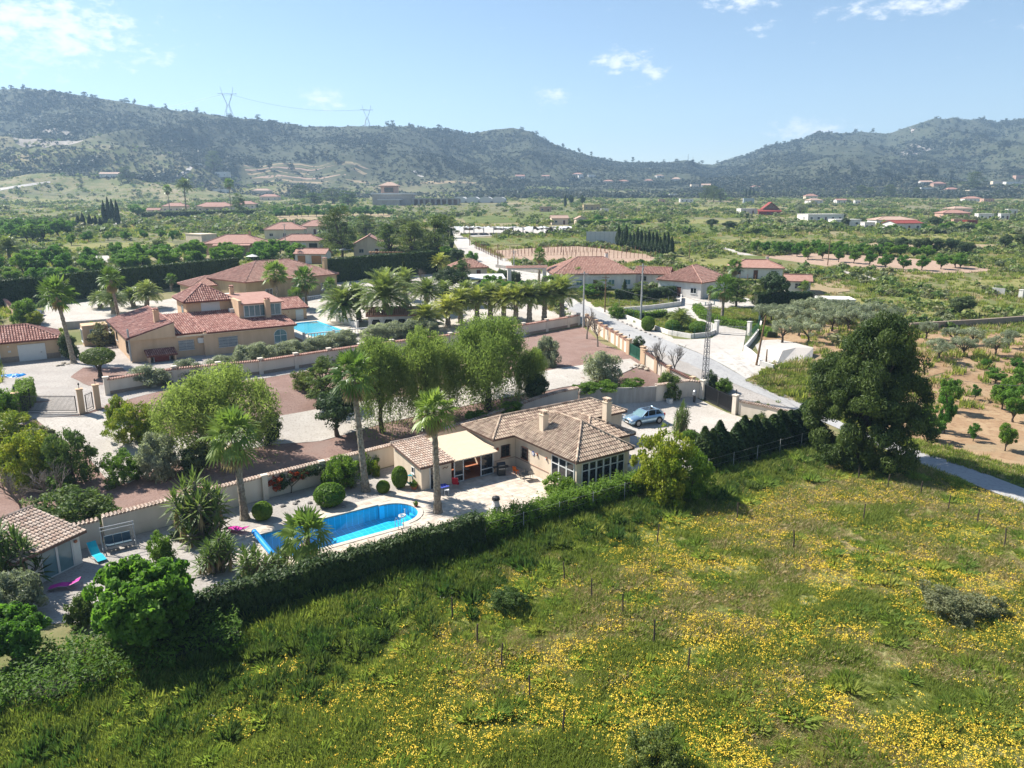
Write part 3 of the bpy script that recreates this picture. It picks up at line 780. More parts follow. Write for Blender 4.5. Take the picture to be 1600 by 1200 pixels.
ground('gravel_grey', [(.366, .336, .306), (.417, .383, .348), (.306, .273, .243), (.332, .293, .260)], .3, 5., bump=.7, bs=25)
ground('asphalt_pale', [(.340, .333, .326), (.377, .370, .359), (.296, .289, .285), (.355, .340, .318)], .2, 3., .9, .3, 30)
ground('concrete_white', [(.476, .451, .413), (.425, .391, .353), (.375, .336, .290), (.451, .408, .366)], .12, 1.4, .85, .2, 20)
ground('meadow_soil', [(.20, .22, .07), (.25, .23, .095), (.17, .19, .055), (.30, .25, .14)], .2, 2.5)
ground('verge', [(.101, .132, .040), (.141, .150, .053), (.075, .106, .026), (.176, .158, .079)], .2, 2.)
ground('field_green', [(.106, .132, .040), (.141, .158, .053), (.084, .110, .031), (.167, .158, .070)], .06, .8)
ground('field_yellow', [(.211, .202, .070), (.176, .176, .062), (.246, .220, .097), (.150, .167, .053)], .06, .8)
ground('field_olive', [(.132, .136, .066), (.167, .158, .088), (.106, .114, .048), (.185, .167, .097)], .06, .8)
ground('stone_terrace', [(.096, .092, .060), (.136, .120, .088), (.072, .076, .040)], .05, .6)
ground('rock_pale', [(.320, .280, .240), (.368, .328, .288), (.208, .184, .144)], .02, .2)

# ---------------------------------------------------------------- terrain sheet
def make_terrain():
    rows, cols = 470, 430
    v = np.geomspace(22, 4300, rows)
    uu = np.linspace(-1, 1, cols); uu = 1.35 * (.6 * uu + .4 * uu ** 3)
    Yg = (v - 80)[:, None] * np.ones((1, cols)); Xg = uu[None, :] * (v[:, None] + 25)
    V = np.stack([Xg, Yg, G(Xg, Yg)], 2).reshape(-1, 3)
    i, j = np.meshgrid(np.arange(rows - 1), np.arange(cols - 1), indexing='ij')
    k = (i * cols + j).ravel()
    F = np.stack([k, k + 1, k + cols + 1, k + cols], 1)
    return ob('terrain', npmesh('terrain', V, F, np.zeros(len(V)), 'terrain', True))
struct(make_terrain())

# ---------------------------------------------------------------- ground sheets near the camera
def rectAB(a0, a1, b0, b1):
    return [tuple(L(a, b)[:2]) for a, b in ((a0, b0), (a1, b0), (a1, b1), (a0, b1))]
def polyAB(*ab):
    return [tuple(L(a, b)[:2]) for a, b in ab]
LANE_R = [(905, 473), (930, 484), (952, 494), (985, 508), (1020, 523), (1060, 540), (1100, 556), (1140, 577), (1170, 594), (1215, 612), (1260, 633), (1330, 664), (1400, 693), (1470, 716), (1540, 741), (1610, 768), (1700, 800)]
LANE_L = [(1700, 838), (1610, 792), (1540, 765), (1480, 742), (1400, 709), (1330, 679), (1260, 648), (1205, 624), (1150, 601), (1100, 580), (1040, 555), (985, 530), (950, 512), (915, 496), (888, 482)]
drape('lane', LANE_R + LANE_L, 'asphalt_pale', .055, 2.)
drape('lane_end', [(888, 482), (905, 473), (880, 455), (850, 430), (810, 410), (770, 398), (745, 385), (730, 372), (712, 350), (700, 350), (704, 372), (716, 390), (745, 412), (800, 433), (840, 455), (862, 470)], 'concrete_white', .06, 2.5)
drape('lane_shoulder', [(888, 482), (915, 496), (985, 530), (1100, 580), (1205, 624), (1258, 648), (1262, 654), (1190, 640), (1120, 607), (1088, 590), (1040, 572), (1000, 558), (978, 540), (948, 522), (905, 505), (885, 490)], 'gravel_grey', .05, 2.)
drape('lane_shoulder', [(905, 473), (952, 494), (985, 508), (1020, 523), (1060, 540), (1050, 527), (1005, 510), (978, 498), (950, 486), (915, 468)], 'concrete_white', .05, 2.)
drape('verge', [(1165, 596), (1215, 613), (1260, 634), (1330, 665), (1400, 694), (1470, 717), (1540, 742), (1610, 768), (1640, 745), (1560, 722), (1480, 700), (1400, 680), (1330, 630), (1280, 570), (1215, 562), (1180, 575)], 'verge', .035, 2., .2)
drape('orchard_soil', [(1395, 690), (1460, 708), (1540, 735), (1660, 775), (1800, 760), (1800, 560), (1600, 560), (1500, 580), (1420, 595), (1380, 640)], 'soil_orange', .03, 3., .3)
drape('olive_grove_soil', [(1215, 560), (1290, 580), (1400, 592), (1520, 580), (1640, 570), (1700, 530), (1560, 520), (1440, 512), (1300, 500), (1190, 505), (1185, 520)], 'soil_orange', .04, 3., .3)
# the lived-in plot
drape('garden_gravel', None or polyAB((-40, 3), (-33, -1), (-27, -3.6), (-12, -3.6), (8, -3.6), (8, 16.2), (-3, 15.6), (-22, 14.0), (-34.5, 12.4), (-40, 12)), 'gravel_grey', .03, 1.5, 0, True)
drape('drive_gravel', polyAB((8, -3.6), (29.5, -3.8), (30.6, 0), (30.4, 8), (31, 14.5), (20, 15.6), (8, 16.2)), 'gravel_white', .035, 1.5, 0, True)
drape('tree_strip_gravel', polyAB((-60, 18), (-35, 13.2), (-22, 14.6), (8, 16.6), (24, 16.0), (31, 15.5), (36, 37), (44, 51), (30, 48.5), (0, 46.5), (-31, 45), (-60, 60)), 'gravel_red', .03, 2., 0, True)
drape('driveway', [(55, 655), (128, 650), (165, 640), (190, 655), (215, 690), (300, 680), (440, 650), (540, 630), (640, 620), (740, 602), (880, 575), (985, 561), (1000, 571), (975, 583), (930, 598), (850, 612), (760, 628), (680, 645), (600, 662), (500, 690), (430, 695), (330, 712), (240, 735), (200, 757), (165, 748), (130, 705), (85, 680)], 'gravel_white', .07, 2.)
drape('villa_yard', [(0, 680), (50, 655), (130, 648), (150, 640), (210, 622), (265, 608), (410, 592), (560, 566), (820, 528), (870, 500), (760, 500), (640, 500), (540, 500), (420, 500), (300, 520), (120, 540), (0, 560), (-80, 600)], 'gravel_grey', .05, 2.5)
drape('villa_court', [(60, 520), (70, 480), (150, 470), (250, 470), (330, 455), (520, 432), (700, 425), (740, 450), (700, 480), (560, 500), (300, 540), (190, 530), (110, 512)], 'gravel_white', .04, 3.)
drape('palm_court', [(640, 503), (700, 474), (790, 456), (850, 468), (895, 490), (905, 506), (820, 522), (720, 520)], 'gravel_white', .075, 2.5)
drape('villa_bed', [(110, 590), (130, 575), (190, 575), (215, 590), (205, 600), (140, 603)], 'gravel_red', .075, 1.5, .1)
drape('apron', [(955, 497), (990, 507), (1040, 529), (1075, 531), (1112, 529), (1118, 524), (1165, 524), (1160, 549), (1188, 570), (1206, 577), (1180, 588), (1166, 592), (1100, 556), (1020, 523)], 'concrete_white', .065, 2.)
drape('white_house_drive', [(975, 490), (1062, 480), (1055, 462), (1110, 468), (1165, 466), (1215, 478), (1150, 484), (1088, 480), (1092, 493), (1122, 508), (1166, 516), (1165, 524), (1118, 524), (1098, 507), (1072, 491), (985, 499)], 'concrete_white', .075, 2.)
drape('side_yard', [(1180, 540), (1192, 532), (1215, 531), (1245, 536), (1222, 568), (1205, 577), (1190, 571)], 'concrete_white', .06, 2.)
# meadow
MEADOW = [tuple(L(*q)[:2]) for q in ((-75, -4.4), (-30, -4.3), (12, -4.5), (30.4, -5.0))] + [tuple(P(*q)[:2]) for q in ((1400, 712), (1480, 745), (1540, 768), (1610, 795), (1700, 842))] + [(75, 30), (60, 16), (-45, 16), (-75, 18)]
drape('meadow', MEADOW, 'meadow_soil', .02, 2.5, 0, True)

# ---------------------------------------------------------------- meadow grass and flowers
leafmat('weed_shade_dark', (.05, .09, .022), (.12, .18, .04), .42, hue=.03)  # dark-leaved weeds; their dark green also paints in the hedge's shade
def meadow_cover():
    def pts_in(n):
        Y = 20 + 62 * rng.random(n) ** 1.15; X = rng.uniform(-.88, .88, n) * Y + rng.uniform(-6, 6, n)
        k = inpoly_np(X, Y, MEADOW); return X[k], Y[k]
    PT, RO, SC, ID = [], [], [], []
    def put(X, Y, s, idx):
        n = len(X); PT.append(np.stack([X, Y, G(X, Y) + .02], 1)); SC.append(s); ID.append(idx)
        RO.append(np.stack([rng.normal(size=n) * .08, rng.normal(size=n) * .08, rng.random(n) * 6.28], 1))
    X, Y = pts_in(245000); n = len(X)
    b = -(X - 5.5) * SA + (Y - 59.4) * CA
    fine = fbm(X / 2.6 + 7, Y / 1.9, 4); dry = fbm(X / 7 + 11, Y / 4.5 + 63, 4)
    near = np.clip((-4.3 - b) / 7., 0, 1); right = np.clip((X + 14) / 30, 0, 1)
    u = rng.random(n)
    pl = np.clip(1.1 - 1.6 * near, 0, .9) + .6 * sstep((fine - .50) / .25); pd = .58 * sstep((dry + .08 * right - .47) / .18) * (.3 + .7 * near)
    idx = np.where(u < pd, rng.integers(5, 7, n), np.where(u < pd + pl * (1 - pd), rng.integers(3, 5, n), rng.integers(0, 3, n)))
    s = (.46 + .80 * sstep((fine - .25) / .5)) * (1 + .8 * (1 - near) ** 1.5) * (.65 + .6 * rng.random(n)) * (1 - .12 * right)
    k = (rng.random(n) < .86 + .2 * sstep((fine - .3) / .2)); put(X[k], Y[k], s[k], idx[k])
    X, Y = pts_in(150000); n = len(X); b = -(X - 5.5) * SA + (Y - 59.4) * CA
    near = np.clip((-4.3 - b) / 8., 0, 1); right = np.clip((X + 14) / 30, 0, 1)
    fl = fbm(X / 4.6 + 90, Y / 2.9 + 20, 5) + .07 * right; k = (rng.random(n) < .50 * sstep((fl - .44) / .17) * (.4 + .6 * right) * sstep((near - .45) / .4) + .012 * near)
    put(X[k], Y[k], .7 + .4 * rng.random(k.sum()), rng.integers(7, 9, k.sum()))
    X, Y = pts_in(9000); n = len(X); b = -(X - 5.5) * SA + (Y - 59.4) * CA; near = np.clip((-4.3 - b) / 9., 0, 1); cl = fbm(X / 4 + 3, Y / 3 + 8, 3); k = rng.random(n) < (.12 + .75 * sstep((cl - .4) / .25)) * (1 - .25 * near) * (1 - .35 * np.clip((X + 5) / 30, 0, 1))
    put(X[k], Y[k], (.55 + .75 * rng.random(k.sum()) ** 1.5) * (1 + .5 * (1 - near[k])), rng.integers(10, 13, k.sum()))
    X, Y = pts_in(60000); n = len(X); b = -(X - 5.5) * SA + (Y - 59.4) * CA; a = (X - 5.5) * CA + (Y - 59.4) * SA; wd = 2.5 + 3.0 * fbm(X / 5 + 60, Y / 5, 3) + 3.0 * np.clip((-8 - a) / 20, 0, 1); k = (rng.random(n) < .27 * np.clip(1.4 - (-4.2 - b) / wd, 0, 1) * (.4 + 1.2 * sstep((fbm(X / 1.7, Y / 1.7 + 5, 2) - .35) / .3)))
    put(X[k], Y[k], (.7 + .8 * rng.random(k.sum()) ** 2), np.full(k.sum(), 13))  # weed band by the fence, partly standing in for the hedge shadow
    X, Y = pts_in(1500); b = -(X - 5.5) * SA + (Y - 59.4) * CA; k = (b > -13); put(X[k], Y[k], .6 + .4 * rng.random(k.sum()), np.full(k.sum(), 9))
    pr = [tuft(i, 16, .42, .28, 'grass_green', .016) for i in (1, 2, 3)] + [tuft(i, 20, .48, .28, 'grass_lush', .019) for i in (4, 5)] + \
         [tuft(i, 16, .40, .28, 'grass_dry', .013, .8) for i in (6, 7)] + [flowers(i, 8, .36, .32, 'petal_yellow', .035) for i in (8, 9)] + [flowers(10, 4, .6, .25, 'petal_white', .022), mound(20, 170, .62, .75, 'grass_fresh'), mound(21, 170, .55, .8, 'grass_fresh'), mound(22, 150, .6, .7, 'grass_green'), mound(23, 110, .8, .5, 'weed_shade_dark', .016)]
    s = np.concatenate(SC)
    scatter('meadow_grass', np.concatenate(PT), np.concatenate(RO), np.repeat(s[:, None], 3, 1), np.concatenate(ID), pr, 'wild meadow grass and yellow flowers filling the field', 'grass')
meadow_cover()
# ---------------------------------------------------------------- building materials
mat('wall_cream', (.712, .592, .452), (.637, .517, .388), .9, .9, .15, .25, 30, contrast=.25)
mat('wall_peach', (.619, .439, .292), (.545, .379, .245), .9, .7, .15, .25, 30, contrast=.25)
mat('wall_ochre', (.434, .332, .199), (.379, .287, .167), .9, .7, .15, .2, 30)
mat('wall_white', (.684, .656, .610), (.610, .572, .527), .9, .8, .15, .2, 30)
mat('wall_garden', (.712, .637, .536), (.610, .532, .434), .92, .6, .15, .3, 25, contrast=.3)
mat('wall_block', (.385, .362, .331), (.308, .285, .254), .95, 1.2, .1, .3, 20)
mat('wall_pink', (.477, .308, .231), (.424, .262, .193), .9, .6)
mat('wall_red', (.231, .046, .035), (.185, .035, .027), .85, .6)
mat('wall_blueshade', (.385, .431, .462), (.339, .385, .416), .9, .6)
mat('stone_base', (.308, .239, .185), (.231, .177, .139), .95, 5, bump=.5)
mat('paint_white', (.601, .601, .585), (.570, .570, .554), .45, 3, .4)
mat('fascia', (.336, .200, .144), (.288, .160, .112), .85, 3)
mat('dark_metal', (.03, .03, .032), (.045, .045, .045), .45, 6, .5, metal=.3)
mat('grey_metal', (.36, .37, .38), (.28, .29, .30), .45, 6, .5, metal=.5)
mat('rusty_metal', (.16, .075, .045), (.23, .12, .07), .8, 5)
mat('green_metal', (.02, .10, .06), (.03, .12, .08), .6, 5)
mat('wood', (.20, .12, .065), (.13, .075, .04), .85, 6)
mat('wood_warm', (.40, .20, .08), (.32, .15, .06), .8, 6)
mat('glass_dark', (.012, .015, .018), (.02, .024, .028), .06, 2, .6)
mat('glass_blue', (.16, .26, .28), (.10, .18, .20), .1, 1.2, .6)
mat('glass_curtain', (.50, .53, .55), (.36, .40, .43), .2, 1.5, .5)
mat('shutter_brown', (.13, .055, .035), (.10, .04, .028), .7, 4)
mat('door_red', (.28, .05, .035), (.22, .04, .03), .7, 4)
mat('terracotta', (.42, .16, .08), (.34, .12, .06), .85, 8)
mat('plastic_red', (.35, .012, .03), (.30, .01, .025), .6, 4)
mat('plastic_orange', (.75, .16, .02), (.65, .13, .015), .45, 4)
mat('plastic_turquoise', (.0, .42, .52), (.0, .34, .44), .5, 5)
mat('plastic_magenta', (.55, .03, .30), (.48, .025, .26), .5, 5)
mat('plastic_blue', (.02, .30, .75), (.015, .22, .62), .4, 3)
mat('fabric_blue', (.05, .07, .35), (.04, .06, .3), .8, 5)
mat('fabric_slate', (.06, .10, .13), (.045, .08, .105), .85, 6)
mat('net_white', (.554, .554, .539), (.462, .462, .447), .9, 2)
mat('sign_yellow', (.78, .48, .01), (.72, .44, .01), .5, 4)
mat('stone_pale', (.424, .370, .293), (.323, .277, .216), .95, 6, bump=.6)
mat('stone_grey', (.262, .239, .216), (.185, .169, .154), .95, 6, bump=.6)
mat('rubber', (.02, .02, .02), (.03, .03, .03), .85, 8)
mat('corrugated_tan', (.431, .339, .231), (.385, .300, .204), .6, 2)
mat('canvas_white', (.585, .585, .570), (.539, .539, .524), .8, 2)
mat('pole_concrete', (.40, .40, .39), (.31, .31, .30), .9, 3)
tilemat('tiles_brown', [(.232, .160, .116), (.368, .268, .200), (.456, .344, .256), (.512, .400, .296), (.312, .224, .168)])
tilemat('tiles_red', [(.21, .085, .07), (.345, .165, .13), (.43, .23, .185), (.50, .31, .26)])
tilemat('tiles_salmon', [(.320, .164, .124), (.384, .212, .164), (.432, .260, .204), (.360, .184, .140)])
tilemat('tiles_pale', [(.336, .232, .176), (.440, .328, .256), (.496, .400, .328), (.384, .272, .216)])
mat('underlay_brown', (.160, .096, .072), (.120, .072, .056), .9, 4)
mat('underlay_red', (.160, .056, .044), (.120, .040, .032), .9, 4)
mat('underlay_salmon', (.320, .152, .104), (.264, .120, .084), .9, 2.5)
def corrug(name, c, c2, axis='X', per=.25):
    m = mat(name, c, c2, .8, 1.5); n, l = m.node_tree.nodes, m.node_tree.links
    t = N(n, 'ShaderNodeTexCoord'); w = N(n, 'ShaderNodeTexWave', bands_direction=axis); w.inputs['Scale'].default_value = .314 / per
    l.new(t.outputs['Object'], w.inputs['Vector']); b = N(n, 'ShaderNodeBump'); b.inputs['Strength'].default_value = .7; b.inputs['Distance'].default_value = .08
    l.new(w.outputs['Fac'], b.inputs['Height']); l.new(b.outputs[0], n['Principled BSDF'].inputs['Normal'])
corrug('roof_salmon_far', (.384, .220, .172), (.312, .164, .124), 'DIAGONAL', .5)
corrug('roof_pale_far', (.440, .312, .240), (.368, .248, .184), 'DIAGONAL', .5)
corrug('roof_red_far', (.264, .056, .040), (.208, .040, .032), 'DIAGONAL', .5)

# ---------------------------------------------------------------- building helpers
def window(root, x, y, z, w, h, ang, frame='paint_white', pane='glass_dark', mull=1, trans=0, grille=None, sill='paint_white', bar=.07, rail=0, name='window'):
    """window on a wall: (x, y) wall point, ang outward direction in local frame"""
    b = MB(); hw = w / 2
    b.box(-hw, -hw + bar, -.06, .02, 0, h).box(hw - bar, hw, -.06, .02, 0, h).box(-hw + bar, hw - bar, -.06, .02, 0, bar).box(-hw + bar, hw - bar, -.06, .02, h - bar, h)
    for i in range(mull):
        c = -hw + w * (i + 1) / (mull + 1); b.box(c - bar * .4, c + bar * .4, -.055, .02, bar, h - bar)
    if trans: b.box(-hw + bar, hw - bar, -.052, .02, trans - bar * .5, trans + bar * .5)
    o = b.obj(name, frame, root); o.location = (x, y, z); o.rotation_euler = (0, 0, ang + math.pi / 2)
    n = mull + 1
    for i in range(n):
        x0, x1 = -hw + w * i / n, -hw + w * (i + 1) / n
        for z0, z1 in (((0, trans), (trans, h)) if trans else ((0, h),)):
            MB().box(x0 + bar * .45, x1 - bar * .45, -.02, .015, z0 + bar * .5, z1 - bar * .5).obj('pane', pane, o)
    if sill: MB().box(-hw - .08, hw + .08, -.12, .02, -.07, -.001).obj('sill', sill, o)
    if grille:
        g = MB()
        for i in range(int(w / .13) + 1):
            c = -hw + w * i / int(w / .13); g.bar((c, -.14, 0), (c, -.14, h), .022)
        for zz in (.06, h * .33, h * .66, h - .06): g.bar((-hw - .04, -.14, zz), (hw + .04, -.14, zz), .026)
        for sx in (-hw, hw):
            for zz in (.06, h - .06): g.bar((sx, -.14, zz), (sx, 0, zz), .026)
        g.obj('grille', grille, o)
    return o
def door(root, x, y, z, w, h, ang, m='paint_white', name='door', slats=0):
    b = MB().box(-w / 2, w / 2, -.05, .02, 0, h)
    if slats:
        for i in range(slats): b.box(-w / 2 + .03 + i * (w - .06) / slats, -w / 2 + .01 + (i + 1) * (w - .06) / slats, -.065, -.05, .03, h - .03)
    o = b.obj(name, m, root); o.location = (x, y, z); o.rotation_euler = (0, 0, ang + math.pi / 2)
    f = MB().box(-w / 2 - .09, -w / 2 - .001, -.06, .02, 0, h + .09).box(w / 2 + .001, w / 2 + .09, -.06, .02, 0, h + .09).box(-w / 2, w / 2, -.06, .02, h + .001, h + .09)
    f.obj('door_frame', 'paint_white', o)
    MB().box(w * .32, w * .38, -.11, -.05, h * .47, h * .5).obj('handle', 'dark_metal', o)
    return o
def roof_faces(x0, x1, y0, y1, ze, zr, kind='hip'):
    """list of roof planes (eave edge first) and ridge lines for a rectangle"""
    lx, ly = x1 - x0, y1 - y0
    if kind == 'shed_y':      # rises toward y1
        return [[(x0, y0, ze), (x1, y0, ze), (x1, y1, zr), (x0, y1, zr)]], [((x0, y1, zr), (x1, y1, zr))]
    if kind == 'shed_-y':
        return [[(x1, y1, ze), (x0, y1, ze), (x0, y0, zr), (x1, y0, zr)]], [((x0, y0, zr), (x1, y0, zr))]
    if kind == 'shed_x':      # rises toward x1
        return [[(x0, y1, ze), (x0, y0, ze), (x1, y0, zr), (x1, y1, zr)]], [((x1, y0, zr), (x1, y1, zr))]
    if kind == 'shed_-x':
        return [[(x1, y0, ze), (x1, y1, ze), (x0, y1, zr), (x0, y0, zr)]], [((x0, y0, zr), (x0, y1, zr))]
    ins = 0 if kind.startswith('gable') else min(lx, ly) / 2
    alongx = (kind == 'gable_x') or (kind == 'hip' and lx >= ly)
    if alongx:
        my = (y0 + y1) / 2; A, B = (x0 + ins, my, zr), (x1 - ins, my, zr)
        fs = [[(x0, y0, ze), (x1, y0, ze), B, A], [(x1, y1, ze), (x0, y1, ze), A, B]]
        if ins: fs += [[(x1, y0, ze), (x1, y1, ze), B], [(x0, y1, ze), (x0, y0, ze), A]]
    else:
        mx_ = (x0 + x1) / 2; A, B = (mx_, y0 + ins, zr), (mx_, y1 - ins, zr)
        fs = [[(x1, y0, ze), (x1, y1, ze), B, A], [(x0, y1, ze), (x0, y0, ze), A, B]]
        if ins: fs += [[(x0, y0, ze), (x1, y0, ze), A], [(x1, y1, ze), (x0, y1, ze), B]]
    rd = [(A, B)] if A != B else []
    if ins:
        for c in ((x0, y0, ze), (x1, y0, ze), (x1, y1, ze), (x0, y1, ze)):
            rd.append((c, A if (Vector(c) - Vector(A)).length < (Vector(c) - Vector(B)).length else B))
    return fs, rd
def tiled_roof(root, faces, ridges, tiles, under, fascia='fascia', tw=.25, tl=.42, depth=.18, name='roof', rmat=None):
    """solid roof deck, barrel tiles laid in courses and ridge tiles"""
    r = random.Random(len(faces) * 7 + int(faces[0][0][0] * 10)); d = MB(); t = MB(); rg = MB()
    for f in faces:
        P_ = [Vector(p) for p in f]; n = (P_[1] - P_[0]).cross(P_[2] - P_[0]).normalized(); k = len(P_)
        d.add([p for p in P_] + [p - Vector((0, 0, depth)) for p in P_], [tuple(range(k)), tuple(range(2 * k - 1, k - 1, -1))] + [(i, k + i, k + (i + 1) % k, (i + 1) % k) for i in range(k)])
        e = (P_[1] - P_[0]).normalized(); s = n.cross(e); o = P_[0]
        pl = [((p - o).dot(e), (p - o).dot(s)) for p in P_]
        X0, X1, S1 = min(p[0] for p in pl), max(p[0] for p in pl), max(p[1] for p in pl)
        nc = int((X1 - X0) / tw); w = (X1 - X0) / max(1, nc)
        for j in range(int(S1 / tl) + 1):
            for i in range(nc):
                cx, cs = X0 + (i + .5) * w, (j + .5) * tl
                if not inpoly(cx, min(cs, S1 - .02), pl): continue
                vv = min(1, max(0, r.gauss(.5, .26))); q = []
                for (ss, rr, lift) in ((j * tl - .05, w * .40, .055), ((j + 1) * tl, w * .33, .012)):
                    for an in (0, 60, 120, 180):
                        q.append(o + e * (cx + rr * math.cos(R(an))) + s * min(ss, S1) + n * (lift + rr * .75 * math.sin(R(an))))
                t.add(q, [(0, 1, 5, 4), (1, 2, 6, 5), (2, 3, 7, 6), (0, 3, 2, 1)], vv)
    for a, b in ridges:
        a, b = Vector(a), Vector(b); ln = (b - a).length; m = max(1, int(ln / .42))
        for i in range(m):
            p, q = a.lerp(b, i / m), a.lerp(b, (i + 1.1) / m)
            up = Vector((0, 0, .07)); rg.tube([p + up, q + up], [.115, .095], 6, min(1, max(0, r.gauss(.5, .25))))
    ro = d.obj(name, under, root)
    if t.v: stuff(t.obj('roof_tiles', tiles, ro))
    if rg.v: stuff(rg.obj('ridge_tiles', rmat or tiles, ro))
    return ro
def chimney(root, x, y, z0, z1, w=.55, m='wall_cream', cap='tiles_brown'):
    o = MB().box(x - w / 2, x + w / 2, y - w / 2, y + w / 2, z0, z1).box(x - w / 2 - .06, x + w / 2 + .06, y - w / 2 - .06, y + w / 2 + .06, z1 + .001, z1 + .08).obj('chimney', m, root)
    c = MB()
    for sx in (-.3, .3):
        for sy in (-.3, .3): c.box(x + sx * w - .06, x + sx * w + .06, y + sy * w - .06, y + sy * w + .06, z1 + .081, z1 + .3)
    for k in range(3): c.tube([(x - .32 * w + .32 * w * k, y - w * .62, z1 + .36), (x - .32 * w + .32 * w * k, y + w * .62, z1 + .36)], .09, 6, .3 + .2 * k)
    c.obj('chimney_cap', cap, o)
    return o
HOUSES = []
def house(name, label, x, yb, w, d, h, rh, kind='hip', rz=None, wall='wall_cream', roof='roof_salmon_far', wins=3, ch=True, dr=True, group=None, over=.4, pane='glass_dark', loc=None, cat='house', porch=False, tiles=None):
    """free-standing house placed by the photo pixel of its front middle"""
    p = loc if loc is not None else P(x, yb); rz = RZ if rz is None else R(rz)
    c, s = math.cos(rz), math.sin(rz); HOUSES.append((p[0] - s * d / 2, p[1] + c * d / 2, max(w, d) / 2 + 2))
    o = thing(name, label, cat, (p[0] - s * d / 2, p[1] + c * d / 2, p[2]), rz, group)
    MB().box(-w / 2, w / 2, -d / 2, d / 2, -1.6, h).obj('wall', wall, o)
    if kind == 'flat':
        MB().box(-w / 2 - .12, w / 2 + .12, -d / 2 - .12, d / 2 + .12, h + .001, h + .28).obj('parapet', wall, o)
    else:
        fs, rd = roof_faces(-w / 2 - over, w / 2 + over, -d / 2 - over, d / 2 + over, h, h + rh, kind)
        if tiles:
            tiled_roof(o, fs, rd, tiles, 'underlay_salmon', tw=.34, tl=.5)
        else:
            b = MB(); rg = MB()
            for f in fs:
                k = len(f); b.add(list(f) + [(q[0], q[1], q[2] - .2) for q in f], [tuple(range(k)), tuple(range(2 * k - 1, k - 1, -1))] + [(i, k + i, k + (i + 1) % k, (i + 1) % k) for i in range(k)])
            for q0, q1 in rd: rg.bar(Vector(q0) + Vector((0, 0, .05)), Vector(q1) + Vector((0, 0, .05)), .25, .16)
            ro = b.obj('roof', roof, o); rg.obj('ridge', roof, ro)
        if kind.startswith('gable'):
            g = MB()
            for sg in (-1, 1):
                if kind == 'gable_x': g.add([(sg * (w / 2 - .01), -d / 2, h - .01), (sg * (w / 2 - .01), d / 2, h - .01), (sg * (w / 2 - .01), 0, h + rh - .25), (sg * (w / 2 - .2), -d / 2, h - .01), (sg * (w / 2 - .2), d / 2, h - .01), (sg * (w / 2 - .2), 0, h + rh - .25)], [(0, 1, 2), (5, 4, 3), (0, 2, 5, 3), (1, 4, 5, 2)])
                else: g.add([(-w / 2, sg * (d / 2 - .01), h - .01), (w / 2, sg * (d / 2 - .01), h - .01), (0, sg * (d / 2 - .01), h + rh - .25), (-w / 2, sg * (d / 2 - .2), h - .01), (w / 2, sg * (d / 2 - .2), h - .01), (0, sg * (d / 2 - .2), h + rh - .25)], [(0, 1, 2), (5, 4, 3), (0, 2, 5, 3), (1, 4, 5, 2)])
            g.obj('gable', wall, o)
    n = wins
    for i in range(n):
        xx = -w / 2 + w * (i + .5) / n
        if dr and i == n // 2: door(o, xx, -d / 2, 0, 1.0, 2.1, -math.pi / 2, 'shutter_brown')
        else: window(o, xx, -d / 2, .95, min(1.4, w / n * .6), 1.15, -math.pi / 2, pane=pane)
    if wins:
        window(o, -w / 2, -d * .15, .95, 1.1, 1.15, math.pi, pane=pane); window(o, w / 2, d * .1, .95, 1.1, 1.15, 0, pane=pane)
    if ch and kind != 'flat': chimney(o, w * .22, d * .1, h + rh * .35, h + rh + .55, .6, wall, 'tiles_salmon')
    if porch:
        fs = [[(-w * .32, -d / 2 - 2.4, h - .5), (w * .32, -d / 2 - 2.4, h - .5), (w * .32, -d / 2 - .01, h - .08), (-w * .32, -d / 2 - .01, h - .08)]]
        b = MB()
        for f in fs: b.add(list(f) + [(q[0], q[1], q[2] - .12) for q in f], [(0, 1, 2, 3), (7, 6, 5, 4)] + [(i, 4 + i, 4 + (i + 1) % 4, (i + 1) % 4) for i in range(4)])
        b.obj('porch_roof', roof, o)
        for i in range(4):
            xx = -w * .3 + w * .6 * i / 3; MB().box(xx - .14, xx + .14, -d / 2 - 2.25, -d / 2 - 1.97, -1, h - .55).obj('porch_column', wall, o)
    return o

